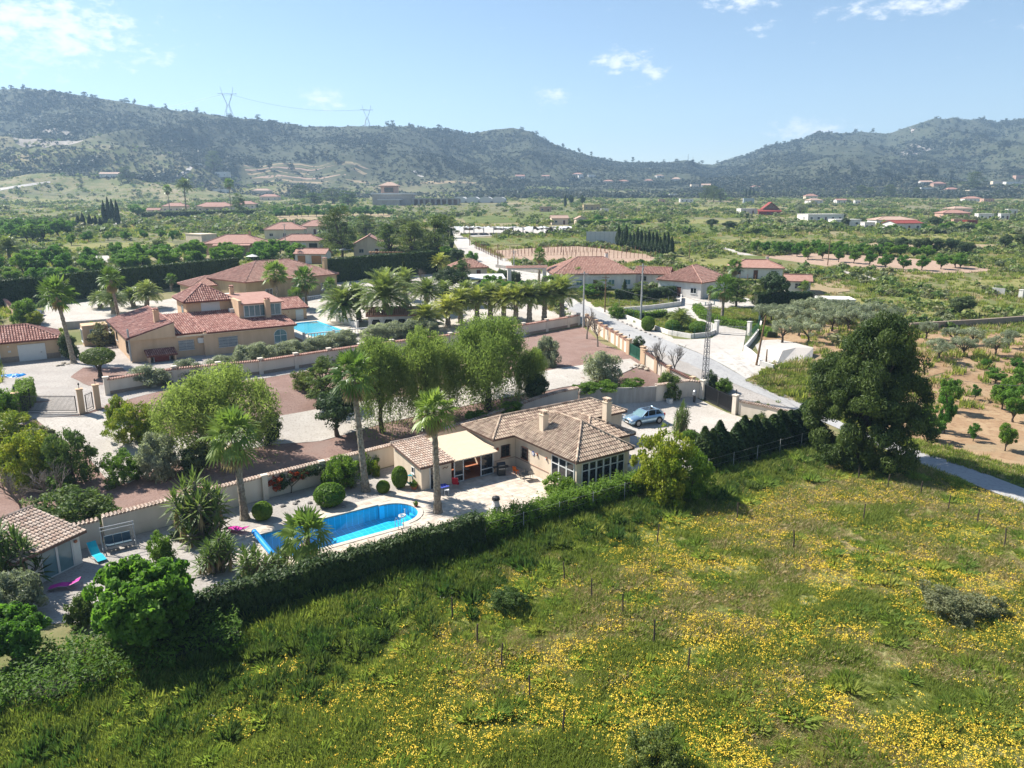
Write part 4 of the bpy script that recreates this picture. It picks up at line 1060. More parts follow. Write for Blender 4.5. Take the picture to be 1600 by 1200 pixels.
# ---------------------------------------------------------------- the bungalow
def bungalow():
    o = thing('bungalow', 'cream bungalow with brown barrel tile hip roofs and glazed sunroom beside the pool', 'house', L(0, 0, 0), RZ)
    MB().box(-.4, 5.55, -.55, 9.2, -.3, 3.1).box(-2.8, 13.3, 8.5, 13.3, -.3, 3.08).box(5.6, 8.7, 2.5, 8.45, -.3, 3.06).obj('wall', 'wall_cream', o)
    fs, rd = roof_faces(-.8, 5.95, -.95, 9.6, 3.2, 5.35)
    tiled_roof(o, fs, rd, 'tiles_brown', 'underlay_brown')
    fs, rd = roof_faces(-3.2, 13.7, 8.1, 13.7, 3.19, 4.35)
    tiled_roof(o, fs, rd, 'tiles_brown', 'underlay_brown')
    fs, rd = roof_faces(2.9, 9.1, 2.1, 10.0, 3.18, 4.5)
    tiled_roof(o, fs, rd, 'tiles_brown', 'underlay_brown')
    chimney(o, .75, 5.6, 3.3, 5.55, .62); chimney(o, 7.3, 4.3, 3.1, 6.0, .62)
    # sunroom glazing: six bays along the front, three round the corner
    for i in range(6):
        window(o, .55 + .82 * i, -.551, .35, .82, 2.45, -math.pi / 2, 'paint_white', 'glass_dark', 0, 1.72, None, None, .085, name='glazing_bay')
    for i in range(3):
        window(o, -.401, .25 + 1.05 * i, .35, 1.05, 2.45, math.pi, 'paint_white', 'glass_dark', 0, 1.72, None, None, .085, name='glazing_bay')
    window(o, -1.55, 8.499, 1.15, .95, 1.15, -math.pi / 2, 'shutter_brown', 'glass_dark', 1, 0, 'dark_metal', 'terracotta')
    window(o, -.401, 6.9, 1.15, .9, 1.15, math.pi, 'shutter_brown', 'glass_dark', 1, 0, 'dark_metal', 'terracotta')
    for yy in (5.0, 3.6):
        w = MB().box(-.5, -.41, yy - .09, yy + .09, 2.0, 2.25).obj('wall_lamp', 'terracotta', o)
        MB().box(-.56, -.5, yy - .06, yy + .06, 2.02, 2.18).obj('lamp_glass', 'paint_white', w)
    MB().box(-2.55, -2.35, 8.38, 8.49, 1.9, 2.2).obj('wall_lamp', 'terracotta', o)
    c = MB().tube([(-.41, 5.6, 2.05), (-.46, 5.6, 2.05)], .2, 14).obj('wall_clock', 'fabric_blue', o)
    MB().tube([(-.461, 5.6, 2.05), (-.47, 5.6, 2.05)], .15, 14).obj('clock_face', 'paint_white', c)
    MB().box(-.45, -.401, 3.3, 8.45, .88, .92).box(-2.75, -.45, 8.46, 8.499, .88, .92).obj('wall_band', 'fascia', o)
    # lean-to kitchen shed
    s = thing('pool_shed', 'small cream shed with sloping tiled roof beside the glazed porch', 'shed', L(-10.75, 7.9, 0), RZ)
    MB().box(0, 3.0, 0, 5.3, -.3, 2.15).add([(0, 0, 2.15), (3, 0, 2.15), (3, 5.3, 2.15), (0, 5.3, 2.15), (0, 5.3, 2.75), (3, 5.3, 2.75)], [(0, 1, 5, 4), (0, 4, 3), (1, 2, 5), (2, 3, 4, 5)]).obj('wall', 'wall_cream', s)
    fs, rd = roof_faces(-.25, 3.25, -.3, 5.4, 2.28, 2.95, 'shed_y')
    tiled_roof(s, fs, rd, 'tiles_pale', 'underlay_brown')
    door(s, 1.3, -.001, .02, .85, 1.95, -math.pi / 2, 'glass_dark')
    window(s, -.001, 1.5, 1.2, .5, .6, math.pi, 'paint_white', 'glass_dark', 0)
    MB().tube([(2.1, -.02, 1.6), (2.3, -.03, 1.75), (2.5, -.02, 1.6), (2.65, -.03, 1.75)], .035, 5).obj('wall_ornament', 'rusty_metal', s)
    # glazed porch with a corrugated roof between shed and house
    g = thing('glazed_porch', 'glazed porch with tan corrugated roof between shed and bungalow', 'porch', L(-7.7, 7.9, 0), RZ)
    V, nx = [], 58
    for i in range(nx + 1):
        x = .02 + 4.6 * i / nx; z = .035 * (1 if i % 2 else -1)
        V += [(x, -.55, 2.3 + z), (x, 5.0, 2.85 + z)]
    b = MB(); b.add(V + [(v[0], v[1], v[2] - .03) for v in V], [(2 * i, 2 * i + 2, 2 * i + 3, 2 * i + 1) for i in range(nx)] + [(2 * nx + 2 + 2 * i + 1, 2 * nx + 2 + 2 * i + 3, 2 * nx + 2 + 2 * i + 2, 2 * nx + 2 + 2 * i) for i in range(nx)] + [(0, 2 * nx + 2, 2 * nx + 4, 2)])
    b.obj('corrugated_roof', 'corrugated_tan', g)
    MB().box(0, 4.5, 5.1, 5.25, -.2, 2.6).box(4.51, 4.62, .1, 5.0, -.2, 2.5).obj('wall', 'wall_cream', g)
    MB().box(.02, 4.5, .15, 5.08, -.1, .06).obj('floor', 'terracotta', g)
    for x, w in ((.55, 1.0), (1.95, 1.7), (3.55, 1.4)):
        q = window(g, x + .15, 0.0, .05, w, 2.05, -math.pi / 2, 'paint_white', 'glass_dark', 0, .62, None, None, .09, name='glazing_bay') if x != 1.95 else None
    MB().box(1.15, 2.98, -.05, .03, 2.0, 2.12).box(1.15, 1.22, -.05, .03, .05, 2.0).obj('door_frame', 'paint_white', g)
    c = thing('deck_chair', 'wooden reclining deck chair inside the glazed porch', 'chair', L(-5.5, 9.6, .06), RZ + .5)
    MB().bar((-.3, -.6, .05), (-.3, .7, .95), .05).bar((.3, -.6, .05), (.3, .7, .95), .05).bar((-.3, -.7, .45), (-.3, .6, .35), .05).bar((.3, -.7, .45), (.3, .6, .35), .05).obj('frame', 'wood', c)
    MB().add([(-.28, -.65, .46), (.28, -.65, .46), (.28, 0, .38), (-.28, 0, .38), (.28, .68, .95), (-.28, .68, .95)], [(0, 1, 2, 3), (3, 2, 4, 5)]).obj('sling', 'canvas_white', c)
bungalow()

# ---------------------------------------------------------------- garden hut at the plot's far end
def garden_hut():
    o = thing('garden_hut', 'white garden hut with tiled roof and sliding glass door beside turquoise lounger', 'hut', L(-36.3, 9.9, 0), R(69))
    # local x runs away from the camera's right; the glazed front faces the garden (-y)
    MB().box(-.18, 0, 0, 4.4, -.3, 2.35).box(-4.6, -.19, 4.25, 4.4, -.3, 2.9).box(-4.6, -4.42, 0, 4.24, -.3, 2.35).box(-.55, -.181, -.001, .15, -.3, 2.3).box(-4.41, -2.9, 0, .15, -.3, 2.3).obj('wall', 'wall_white', o)
    fs, rd = roof_faces(-4.9, .3, -.45, 4.7, 2.42, 3.35, 'shed_y')
    tiled_roof(o, fs, rd, 'tiles_pale', 'underlay_brown')
    for x in (-1.15, -2.3):
        window(o, x, .05, .05, 1.15, 2.2, -math.pi / 2, 'paint_white', 'glass_blue', 0, 0, None, None, .08, name='sliding_door')
    MB().box(-4.4, -.2, .2, 4.2, -.1, .05).obj('floor', 'concrete_white', o)
    MB().tube([(-.36, -.06, 1.85), (-.36, -.16, 1.78)], [.13, .1], 8).obj('wall_pot', 'terracotta', o)
    l = thing('lantern', 'black metal lantern standing inside the hut door', 'lantern', L(-37.2, 10.4, .05), RZ)
    MB().lathe([(.13, 0), (.13, .04), (.1, .06), (.1, .3), (.14, .32), (.05, .42), (.02, .46)], 8).obj('body', 'dark_metal', l)
garden_hut()

# ---------------------------------------------------------------- the villa up the slope
def villa():
    z0 = 3.35
    o = thing('villa', 'peach two storey villa with pink tiled roofs and square tower', 'house', L(-25, 63, z0), RZ)
    # local x along the front (0..22), y into the plot
    MB().box(0, 9.2, 0, 19.0, -1.5, 3.25).box(9.21, 22, -.9, 12, -1.5, 3.22).obj('wall', 'wall_peach', o)
    # gable-ended left wing with a raised front parapet
    fs = [[(-.4, 19.4, 3.3), (-.4, -.35, 3.3), (5.6, -.35, 5.0), (5.6, 19.4, 5.0)]]
    tiled_roof(o, fs, [((5.6, -.35, 5.0), (5.6, 19.4, 5.0))], 'tiles_red', 'underlay_red', tw=.3, tl=.45)
    fs = [[(5.7, -.4, 3.3), (9.5, -.4, 3.3), (9.5, 9.5, 4.85), (5.7, 9.5, 4.85)]]
    tiled_roof(o, fs, [((9.5, -.4, 3.35), (9.5, 9.5, 4.9))], 'tiles_red', 'underlay_red', tw=.3, tl=.45)
    MB().add([(0, -.36, 3.0), (5.65, -.36, 3.0), (5.65, -.36, 4.95), (0, -.36, 3.3), (0, -.1, 3.0), (5.65, -.1, 3.0), (5.65, -.1, 4.95), (0, -.1, 3.3)], [(0, 1, 2, 3), (7, 6, 5, 4), (3, 2, 6, 7), (1, 5, 6, 2), (0, 4, 5, 1), (0, 3, 7, 4)]).obj('front_gable', 'wall_peach', o)
    fs = [[(9.6, -1.3, 3.3), (15.6, -1.3, 3.3), (15.6, 9.2, 4.9), (9.6, 9.2, 4.9)]]
    tiled_roof(o, fs, [], 'tiles_red', 'underlay_red', tw=.3, tl=.45)
    fs = [[(15.6, -1.3, 3.28), (22.4, -1.3, 3.28), (22.4, 4.2, 4.0), (15.6, 4.2, 4.0)]]
    tiled_roof(o, fs, [], 'tiles_red', 'underlay_red', tw=.3, tl=.45)
    MB().box(5.7, 22.2, -.96, -.901, 2.95, 3.15).obj('cornice', 'wall_cream', o)
    # tower
    t = MB().box(9.3, 15.6, 9.0, 16.0, 3.0, 6.5).obj('tower', 'wall_peach', o)
    fs, rd = roof_faces(8.8, 16.1, 8.5, 16.5, 6.5, 8.7)
    tiled_roof(o, fs, rd, 'tiles_red', 'underlay_red', tw=.32, tl=.5)
    window(o, 12.7, 8.99, 5.0, 2.7, 1.2, -math.pi / 2, 'paint_white', 'paint_white', 1)
    window(o, 9.29, 12.0, 4.4, 1.2, 1.2, math.pi, 'paint_white', 'glass_blue', 0)
    # upper room with glazed bay
    MB().box(15.61, 22.0, 4.3, 13.5, 3.0, 6.1).add([(15.61, 4.3, 6.1), (16.1, 4.3, 6.1), (16.1, 13.5, 6.1), (15.61, 13.5, 6.1), (15.61, 4.3, 6.7), (16.1, 4.3, 6.7), (16.1, 13.5, 6.7), (15.61, 13.5, 6.7)], [(4, 5, 6, 7), (0, 1, 5, 4), (1, 2, 6, 5), (2, 3, 7, 6), (3, 0, 4, 7)]).obj('upper_wall', 'wall_peach', o)
    b = MB().add([(16.0, 3.9, 6.2), (22.4, 3.9, 6.2), (22.4, 13.8, 6.75), (16.0, 13.8, 6.75), (16.0, 3.9, 6.05), (22.4, 3.9, 6.05), (22.4, 13.8, 6.6), (16.0, 13.8, 6.6)], [(0, 1, 2, 3), (7, 6, 5, 4), (0, 4, 5, 1), (1, 5, 6, 2), (2, 6, 7, 3), (3, 7, 4, 0)]).obj('upper_roof', 'roof_salmon_far', o)
    window(o, 17.9, 4.29, 4.15, 3.2, 1.8, -math.pi / 2, 'paint_white', 'glass_blue', 3, 0, None, None, .12)
    window(o, 20.95, 4.29, 4.15, 1.9, 1.8, -math.pi / 2, 'paint_white', 'glass_blue', 1, 0, None, None, .12)
    chimney(o, 19.65, 3.6, 3.6, 6.6, .75, 'wall_peach', 'tiles_red'); chimney(o, 4.2, 3.8, 4.2, 6.2, .7, 'wall_peach', 'tiles_red')
    chimney(o, 17.0, 13.0, 6.6, 7.7, .6, 'wall_peach', 'tiles_red')
    ac = MB().box(15.0, 15.6, 7.0, 7.9, 4.6, 5.2).obj('air_conditioner', 'paint_white', o)
    MB().box(8.5, 9.2, -.5, -.01, 1.8, 2.5).obj('air_conditioner', 'paint_white', o)
    window(o, 7.0, -.001, 1.0, 2.0, 1.35, -math.pi / 2, 'paint_white', 'glass_curtain', 1, 0, 'dark_metal')
    window(o, 12.4, -.901, 1.0, 2.6, 1.4, -math.pi / 2, 'paint_white', 'glass_curtain', 1, 0, 'dark_metal')
    window(o, -.001, 2.4, .9, 1.2, 1.7, math.pi, 'dark_metal', 'glass_dark', 1, 0, 'dark_metal')
    window(o, -.001, 12.5, 1.2, 1.2, 1.2, math.pi, 'dark_metal', 'glass_dark', 0)
    # arched window near the pool
    w = window(o, 19.9, -.901, .75, 1.9, 1.15, -math.pi / 2, 'paint_white', 'glass_blue', 1)
    a = MB(); n = 12
    pts = [(math.cos(math.pi * i / n) * .95, math.sin(math.pi * i / n) * .85) for i in range(n + 1)]
    for i in range(n): a.bar((19.9 + pts[i][0], -.93, 1.9 + pts[i][1]), (19.9 + pts[i + 1][0], -.93, 1.9 + pts[i + 1][1]), .09, .06)
    a.bar((19.9, -.93, 1.9), (19.9, -.93, 2.75), .07, .05); a.obj('arch_frame', 'paint_white', o)
    MB().add([(19.9 + p[0] * .97, -.915, 1.9 + p[1] * .97) for p in pts] + [(19.9 + p[0] * .97, -.9, 1.9 + p[1] * .97) for p in pts], [tuple(range(n, -1, -1))]).obj('arch_pane', 'glass_blue', o)
    # little side canopy over the cellar door
    fs = [[(1.6, -2.1, 1.0), (5.4, -2.1, 1.0), (5.4, -.02, 1.55), (1.6, -.02, 1.55)]]
    tiled_roof(o, fs, [], 'tiles_red', 'underlay_red', name='canopy_roof')
    MB().box(1.8, 2.0, -2.0, -.01, -1.5, .9).obj('canopy_wall', 'wall_peach', o); MB().box(5.0, 5.2, -2.0, -.01, -1.5, .9).obj('canopy_wall', 'wall_peach', o)
    door(o, 3.5, -1.2, -1.2, 1.9, 2.0, -math.pi / 2, 'door_red')
    MB().tube([(-.1, -.1, .2), (-.1, -.1, 4.6)], .12, 8).obj('vent_pipe', 'pole_concrete', o)
    # terrace room on the far side
    MB().box(-4.0, -.6, 16.5, 19.5, -1.5, 3.1).obj('terrace_room', 'wall_peach', o)
    window(o, -4.01, 18.0, .6, 2.2, 1.9, math.pi, 'paint_white', 'glass_blue', 2)
    window(o, -2.3, 16.49, .6, 1.6, 1.9, -math.pi / 2, 'paint_white', 'glass_blue', 1)
    # garage
    g = thing('double_garage', 'peach garage with two white up-and-over doors and pink tiled roof', 'garage', L(-32.6, 72.6, 3.35), RZ)
    MB().box(-14, 0, 0, 6.5, -1.5, 2.75).obj('wall', 'wall_peach', g)
    MB().box(-14.03, .03, -.04, -.001, -1, .75).obj('stone_base', 'stone_base', g)
    fs, rd = roof_faces(-14.4, .5, -.5, 7.0, 2.8, 4.5)
    tiled_roof(g, fs, rd, 'tiles_red', 'underlay_red', tw=.32, tl=.48)
    for x in (-3.2, -8.4): door(g, x, -.05, .0, 3.0, 2.15, -math.pi / 2, 'paint_white', 'garage_door', 14)
    for zz, s_ in ((1.35, .25), (2.1, .12)): MB().box(-5.9, -5.9 + s_ * 1.3, -.1, -.01, zz, zz + s_).obj('wall_box', 'paint_white', g)
    MB().box(.05, .5, .1, .6, -.5, 1.1).obj('gas_cabinet', 'paint_white', g)
villa()
def pool_house():
    o = thing('pool_house', 'small peach pool house with red tiled roof and white doors', 'pool house', L(-1.0, 84.2, 3.45), RZ)
    MB().box(0, 7.8, 0, 4.5, -1.5, 2.4).obj('wall', 'wall_peach', o)
    MB().box(-.02, 7.82, -.03, -.001, -1, .5).obj('stone_base', 'stone_base', o)
    fs, rd = roof_faces(-.4, 8.2, -.4, 5.0, 2.45, 3.7, 'shed_y')
    tiled_roof(o, fs, rd, 'tiles_red', 'underlay_red', tw=.32, tl=.48)
    door(o, 1.2, -.01, 0, 1.0, 2.0, -math.pi / 2); door(o, 6.5, -.01, 0, 1.2, 2.0, -math.pi / 2)
    for i in range(6): MB().tube([(3.0 + .3 * i, -.05, 1.2 + .2 * (i * 3 % 4)), (3.0 + .3 * i, -.02, 1.2 + .2 * (i * 3 % 4))], .1, 6).obj('wall_ornament', 'terracotta', o)
pool_house()
# ---------------------------------------------------------------- walls, gates, fences
def wall(name, label, pts, h, th=.25, m='wall_garden', cap='tiles_pale', pillars=0, ph=.35, pw=.45, pm=None, base=None, ends=False):
    """boundary wall along world points, following the ground, with tile coping and pillars"""
    root = thing(name, label, 'wall', pts[0][:3], 0); p0 = Vector(pts[0][:3]); b = MB(); cp = MB(); r = random.Random(len(pts) * 13 + int(h * 10))
    pp = []; bb = MB()
    for i in range(len(pts) - 1):
        A_, B_ = Vector(pts[i][:2]), Vector(pts[i + 1][:2]); ln = (B_ - A_).length; n = max(1, round(ln / 2.6))
        d = (B_ - A_).normalized(); nx = Vector((-d.y, d.x)) * th / 2
        for k in range(n):
            a, c = A_.lerp(B_, k / n), A_.lerp(B_, (k + 1) / n)
            za, zc = float(G(a.x, a.y)), float(G(c.x, c.y))
            q = []
            for P2, zz in ((a, za), (c, zc)):
                for s_ in (-1, 1):
                    for zt in (-1.2, h): q.append((P2.x + s_ * nx.x - p0.x, P2.y + s_ * nx.y - p0.y, zz + zt - p0.z))
            b.add(q, [(0, 1, 3, 2), (4, 6, 7, 5), (0, 4, 5, 1), (2, 3, 7, 6), (1, 5, 7, 3)])
            if base:
                q2 = []
                for P2, zz in ((a, za), (c, zc)):
                    for s_ in (-1.12, 1.12):
                        for zt in (-1.2, base): q2.append((P2.x + s_ * nx.x - p0.x, P2.y + s_ * nx.y - p0.y, zz + zt - p0.z))
                bb.add(q2, [(0, 1, 3, 2), (4, 6, 7, 5), (0, 4, 5, 1), (2, 3, 7, 6), (1, 5, 7, 3)])
            if cap:
                m2 = max(1, int((c - a).length / .26))
                for j in range(m2):
                    t = (j + .5) / m2; e = a.lerp(c, t); zz = za + (zc - za) * t + h - p0.z
                    for s_ in (-1, 1):
                        x0, y0 = e.x - p0.x, e.y - p0.y; w2 = nx * (1 + .16 / th * 2) * s_
                        cp.tube([(x0, y0, zz + .13), (x0 + w2.x, y0 + w2.y, zz + .03)], [.105, .12], 5, min(1, max(0, r.gauss(.5, .25))))
            if pillars and (k % pillars == 0): pp.append((a, za))
        pp2 = pts[i + 1]
    if pillars: pp.append((Vector(pts[-1][:2]), float(G(*pts[-1][:2]))))
    b.obj('wall_panel', m, root)
    if bb.v: bb.obj('wall_footing', 'stone_base', root)
    if cp.v: stuff(cp.obj('coping_tiles', cap, root))
    for a, z in pp:
        x, y = a.x - p0.x, a.y - p0.y
        q = MB().box(-pw / 2, pw / 2, -pw / 2, pw / 2, -1.1, h + ph).obj('pillar', pm or m, root); q.location = (x, y, z - p0.z); q.rotation_euler = (0, 0, RZ)
        MB().box(-pw / 2 - .06, pw / 2 + .06, -pw / 2 - .06, pw / 2 + .06, h + ph + .001, h + ph + .09).obj('pillar_cap', pm or m, q)
    return root
def ABs(*ab): return [L(a, b) for a, b in ab]
wall('garden_wall', 'long cream garden wall with tile coping behind the blue pool', ABs((-34.6, 12.6), (-22.6, 14.1), (-9.4, 15.4), (-3.0, 15.9), (13.8, 16.3)), 2.0, pillars=0)
for a_ in (-22.4, -17.2):
    p = L(a_, 13.85 + .1 * (a_ + 22.4), 0); q = thing('wall_pillar', 'cream pilaster on the garden wall %s the red bougainvillea' % ('west of' if a_ < -20 else 'just past'), 'pillar', p, RZ)
    MB().box(-.22, .22, -.18, .18, -.2, 2.15).obj('shaft', 'wall_garden', q); MB().box(-.28, .28, -.24, .24, 2.151, 2.26).obj('cap', 'wall_garden', q)
wall('garden_wall', 'curved white end wall behind the garden swing', ABs((-41, 12.6), (-36.5, 12.4), (-34.8, 12.5)), 1.9)
wall('block_wall', 'grey concrete block wall beside the parked car', ABs((14.0, 16.2), (20.5, 15.4), (25.0, 15.0)), 1.9, .22, 'wall_block', None)
wall('gate_wall', 'curved cream wall sweeping from block wall to the black gate', ABs((25.0, 15.0), (28.0, 14.8), (30.2, 14.6), (31.3, 13.6)), 2.0, .25)
wall('lane_wall', 'cream wall with wavy tile edge right of the black gate', ABs((30.9, 7.2), (31.6, 4.0), (31.7, .5), (30.6, -3.6)), 1.7, .25)
wall('villa_wall', 'long pale wall with red tile coping and pillars below the villa', ABs((-30.0, 46.0), (-22.6, 47.6), (-12.8, 46.3), (1.4, 48.2), (16, 48.5), (30.3, 49.6), (44.0, 52.2)), 1.75, .28, 'wall_garden', 'tiles_salmon', 2, .3, .5, None, .45)
wall('lane_wall', 'pale pillared wall panels along the lane above the upper gate', ABs((44.5, 50.5), (40.5, 42.5), (37.0, 35.0), (34.0, 29.2)), 1.8, .22, 'wall_garden', 'tiles_salmon', 1, .3, .5, 'wall_peach')
wall('lane_wall', 'pale pillared wall panels along the lane below the upper gate', ABs((31.6, 23.6), (31.0, 18.5), (31.4, 14.9)), 1.8, .22, 'wall_garden', 'tiles_salmon', 1, .3, .5, 'wall_peach')
wall('apron_wall', 'low white curved wall round the shrub island by the lane', [P(975, 497), P(1005, 509), P(1045, 523), P(1080, 529), P(1108, 526), P(1119, 521)], .75, .25, 'wall_white', None)
wall('apron_wall', 'low white wall with green fence on the white house side of the lane', [P(1190, 503), P(1186, 520), P(1176, 533), P(1163, 549), P(1190, 573), P(1208, 579)], .8, .3, 'wall_white', None)
wall('drive_wall', 'low white wall edging the white house driveway', [P(975, 488), P(1018, 484), P(1063, 478), P(1064, 466)], .9, .25, 'wall_white', None)
wall('yard_wall', 'tan wall with red coping beside the villa parking court', [P(0, 470), P(20, 490), P(38, 505)], 1.4, .3, 'wall_peach', 'tiles_salmon')
wall('retaining_wall', 'grey retaining wall below the villa parking court', [P(100, 515), P(140, 512), P(185, 508)], 1.3, .3, 'wall_block', None)
wall('field_wall', 'dry stone terrace wall beyond the olive trees', [P(1420, 517), P(1500, 512), P(1600, 505), P(1680, 500)], 1.3, .5, 'stone_base', None)
wall('field_wall', 'low concrete wall at the end of the village lane', [P(775, 418), P(810, 423), P(845, 428)], .8, .3, 'wall_block', None)

def gate(name, label, p, q, h, m, nb=.12, solid=False, kick=.35, leaves=2):
    p, q = Vector(p), Vector(q); d = q - p; ln = math.hypot(d.x, d.y); rz = math.atan2(d.y, d.x); sl = d.z / ln
    o = thing(name, label, 'gate', p, rz)
    for k in range(leaves):
        x0, x1 = ln * k / leaves + .04, ln * (k + 1) / leaves - .04; b = MB(); Z = lambda x, z: z + sl * x
        for x in (x0, x1): b.bar((x, 0, Z(x, .08)), (x, 0, Z(x, h)), .06)
        for z in (.1, kick, h * .97): b.bar((x0, 0, Z(x0, z)), (x1, 0, Z(x1, z)), .05)
        fr = b.obj('gate_leaf', m, o); g = MB(); n = int((x1 - x0) / nb)
        for i in range(n): x = x0 + (x1 - x0) * (i + .5) / n; g.bar((x, 0, Z(x, kick)), (x, 0, Z(x, h + .1)), .022)
        g.obj('bars', m, fr)
        if solid: MB().add([(x0, .03, Z(x0, .12)), (x1, .03, Z(x1, .12)), (x1, .03, Z(x1, h * .95)), (x0, .03, Z(x0, h * .95)), (x0, .045, Z(x0, .12)), (x1, .045, Z(x1, .12)), (x1, .045, Z(x1, h * .95)), (x0, .045, Z(x0, h * .95))], [(0, 1, 2, 3), (7, 6, 5, 4), (3, 2, 6, 7)]).obj('backing_sheet', m, fr)
    return o
def gate_pillar(label, p, h, m='wall_peach', w=.55, orb=True):
    o = thing('gate_pillar', label, 'pillar', p, RZ)
    MB().box(-w / 2, w / 2, -w / 2, w / 2, -.8, h).obj('shaft', m, o)
    MB().box(-w / 2 - .07, w / 2 + .07, -w / 2 - .07, w / 2 + .07, h + .001, h + .1).obj('cap', m, o)
    if orb: MB().tube([(0, 0, h + .1), (0, 0, h + .45), (0, 0, h + .5), (0, 0, h + .72)], [.03, .03, .1, .05], 8).obj('lamp', 'dark_metal', o)
    return o
gp = [P(28, 648), P(129, 646), P(154, 639)]
gate_pillar('peach gate pillar at the hedge end of the villa gate', gp[0], 2.3); gate_pillar('peach pillar between the wide villa gate and the small gate', gp[1], 2.6); gate_pillar('peach pillar where the villa wall meets the small gate', gp[2], 2.6)
gate('sliding_gate', 'wide black barred gate of the villa drive', gp[0] + Vector((.4, .2, .05)), gp[1] - Vector((.4, .2, -.05)), 1.9, 'dark_metal', .13, leaves=1)
gate('small_gate', 'narrow black barred gate beside the villa drive gate', gp[1] + Vector((.35, .2, .05)), gp[2] - Vector((.35, .2, -.05)), 1.9, 'dark_metal', .13, leaves=1)
rg0, rg1 = L(31.4, 13.2), L(30.8, 7.7)
gate_pillar('cream pillar on the block wall side of the black gate', rg0, 2.3, 'wall_garden'); gate_pillar('cream pillar with lamp right of the black gate', rg1, 2.3, 'wall_garden')
gate('drive_gate', 'solid black double gate of the white gravel drive', L(31.3, 12.8), L(30.8, 8.1), 2.0, 'dark_metal', .12, True)
ug0, ug1 = L(33.7, 28.8), L(31.8, 24.1)
gate_pillar('peach pillar above the upper lane gate', ug0, 2.2); gate_pillar('tall peach pillar below the upper lane gate', ug1, 2.3)
gate('lane_gate', 'dark green sheet gate opening on the lane', L(33.5, 28.4), L(32.0, 24.5), 1.7, 'green_metal', .12, True)
gate_pillar('white pillar left of the barred apron gate', P(1119, 522), 2.2, 'wall_white'); gate_pillar('white pillar right of the barred apron gate', P(1170, 524), 2.2, 'wall_white')
gate('apron_gate', 'pale barred gate across the white house driveway', P(1122, 523), P(1167, 525), 1.5, 'grey_metal', .2, leaves=1)
for (p, l_) in ((P(1188, 502), 'white post at the top of the green fence'),):
    gate_pillar(l_, p, 1.9, 'wall_white', .5, False)
def post_fence(name, label, pts, h, step, m, wire='grey_metal', rails=(.2, .6, .95), pr=.03):
    o = thing(name, label, 'fence', pts[0][:3], 0); p0 = Vector(pts[0][:3]); w = MB(); q = []
    for i in range(len(pts) - 1):
        a, b = Vector(pts[i][:2]), Vector(pts[i + 1][:2]); n = max(1, round((b - a).length / step))
        q += [a.lerp(b, k / n) for k in range(n)]
    q.append(Vector(pts[-1][:2])); q = [Vector((v.x, v.y, float(G(v.x, v.y)))) - p0 for v in q]
    pm = MB().tube([(0, 0, -.3), (0, 0, h)], pr, 6).mesh('post', m)
    for v in q: ob('post', pm, o, v)
    for i in range(len(q) - 1):
        for f in rails: w.bar(q[i] + Vector((0, 0, h * f)), q[i + 1] + Vector((0, 0, h * f)), .012)
    w.obj('wire', wire, o)
    return o
post_fence('wire_fence', 'thin wire fence with pale posts along the meadow side hedge', ABs((-33, -4.15), (-12, -4.15), (12, -4.3), (29, -4.7)), 1.9, 3.6, 'pole_concrete')
post_fence('wire_fence', 'green wire fence on the low wall of the shrub island', [P(980, 498), P(1010, 510), P(1050, 525), P(1085, 529), P(1112, 525)], 1.9, 2.6, 'green_metal', 'green_metal')
post_fence('wire_fence', 'dark green fence on the sloping white wall by the side yard', [P(1188, 503), P(1184, 522), P(1174, 535), P(1163, 547)], 2.1, 1.4, 'green_metal', 'green_metal', (.15, .4, .65, .9), .04)
post_fence('wire_fence', 'grey mesh fence round the white house hedge garden', [P(950, 478), P(985, 484), P(1030, 480), P(1058, 474)], 1.7, 3., 'grey_metal')
fk = thing('fence_kerb', 'low pale concrete kerb under the meadow side fence', 'kerb', L(-33, -4.15, 0), RZ); MB().box(0, 63, -.1, .1, -.2, .14).obj('kerb', 'wall_block', fk)

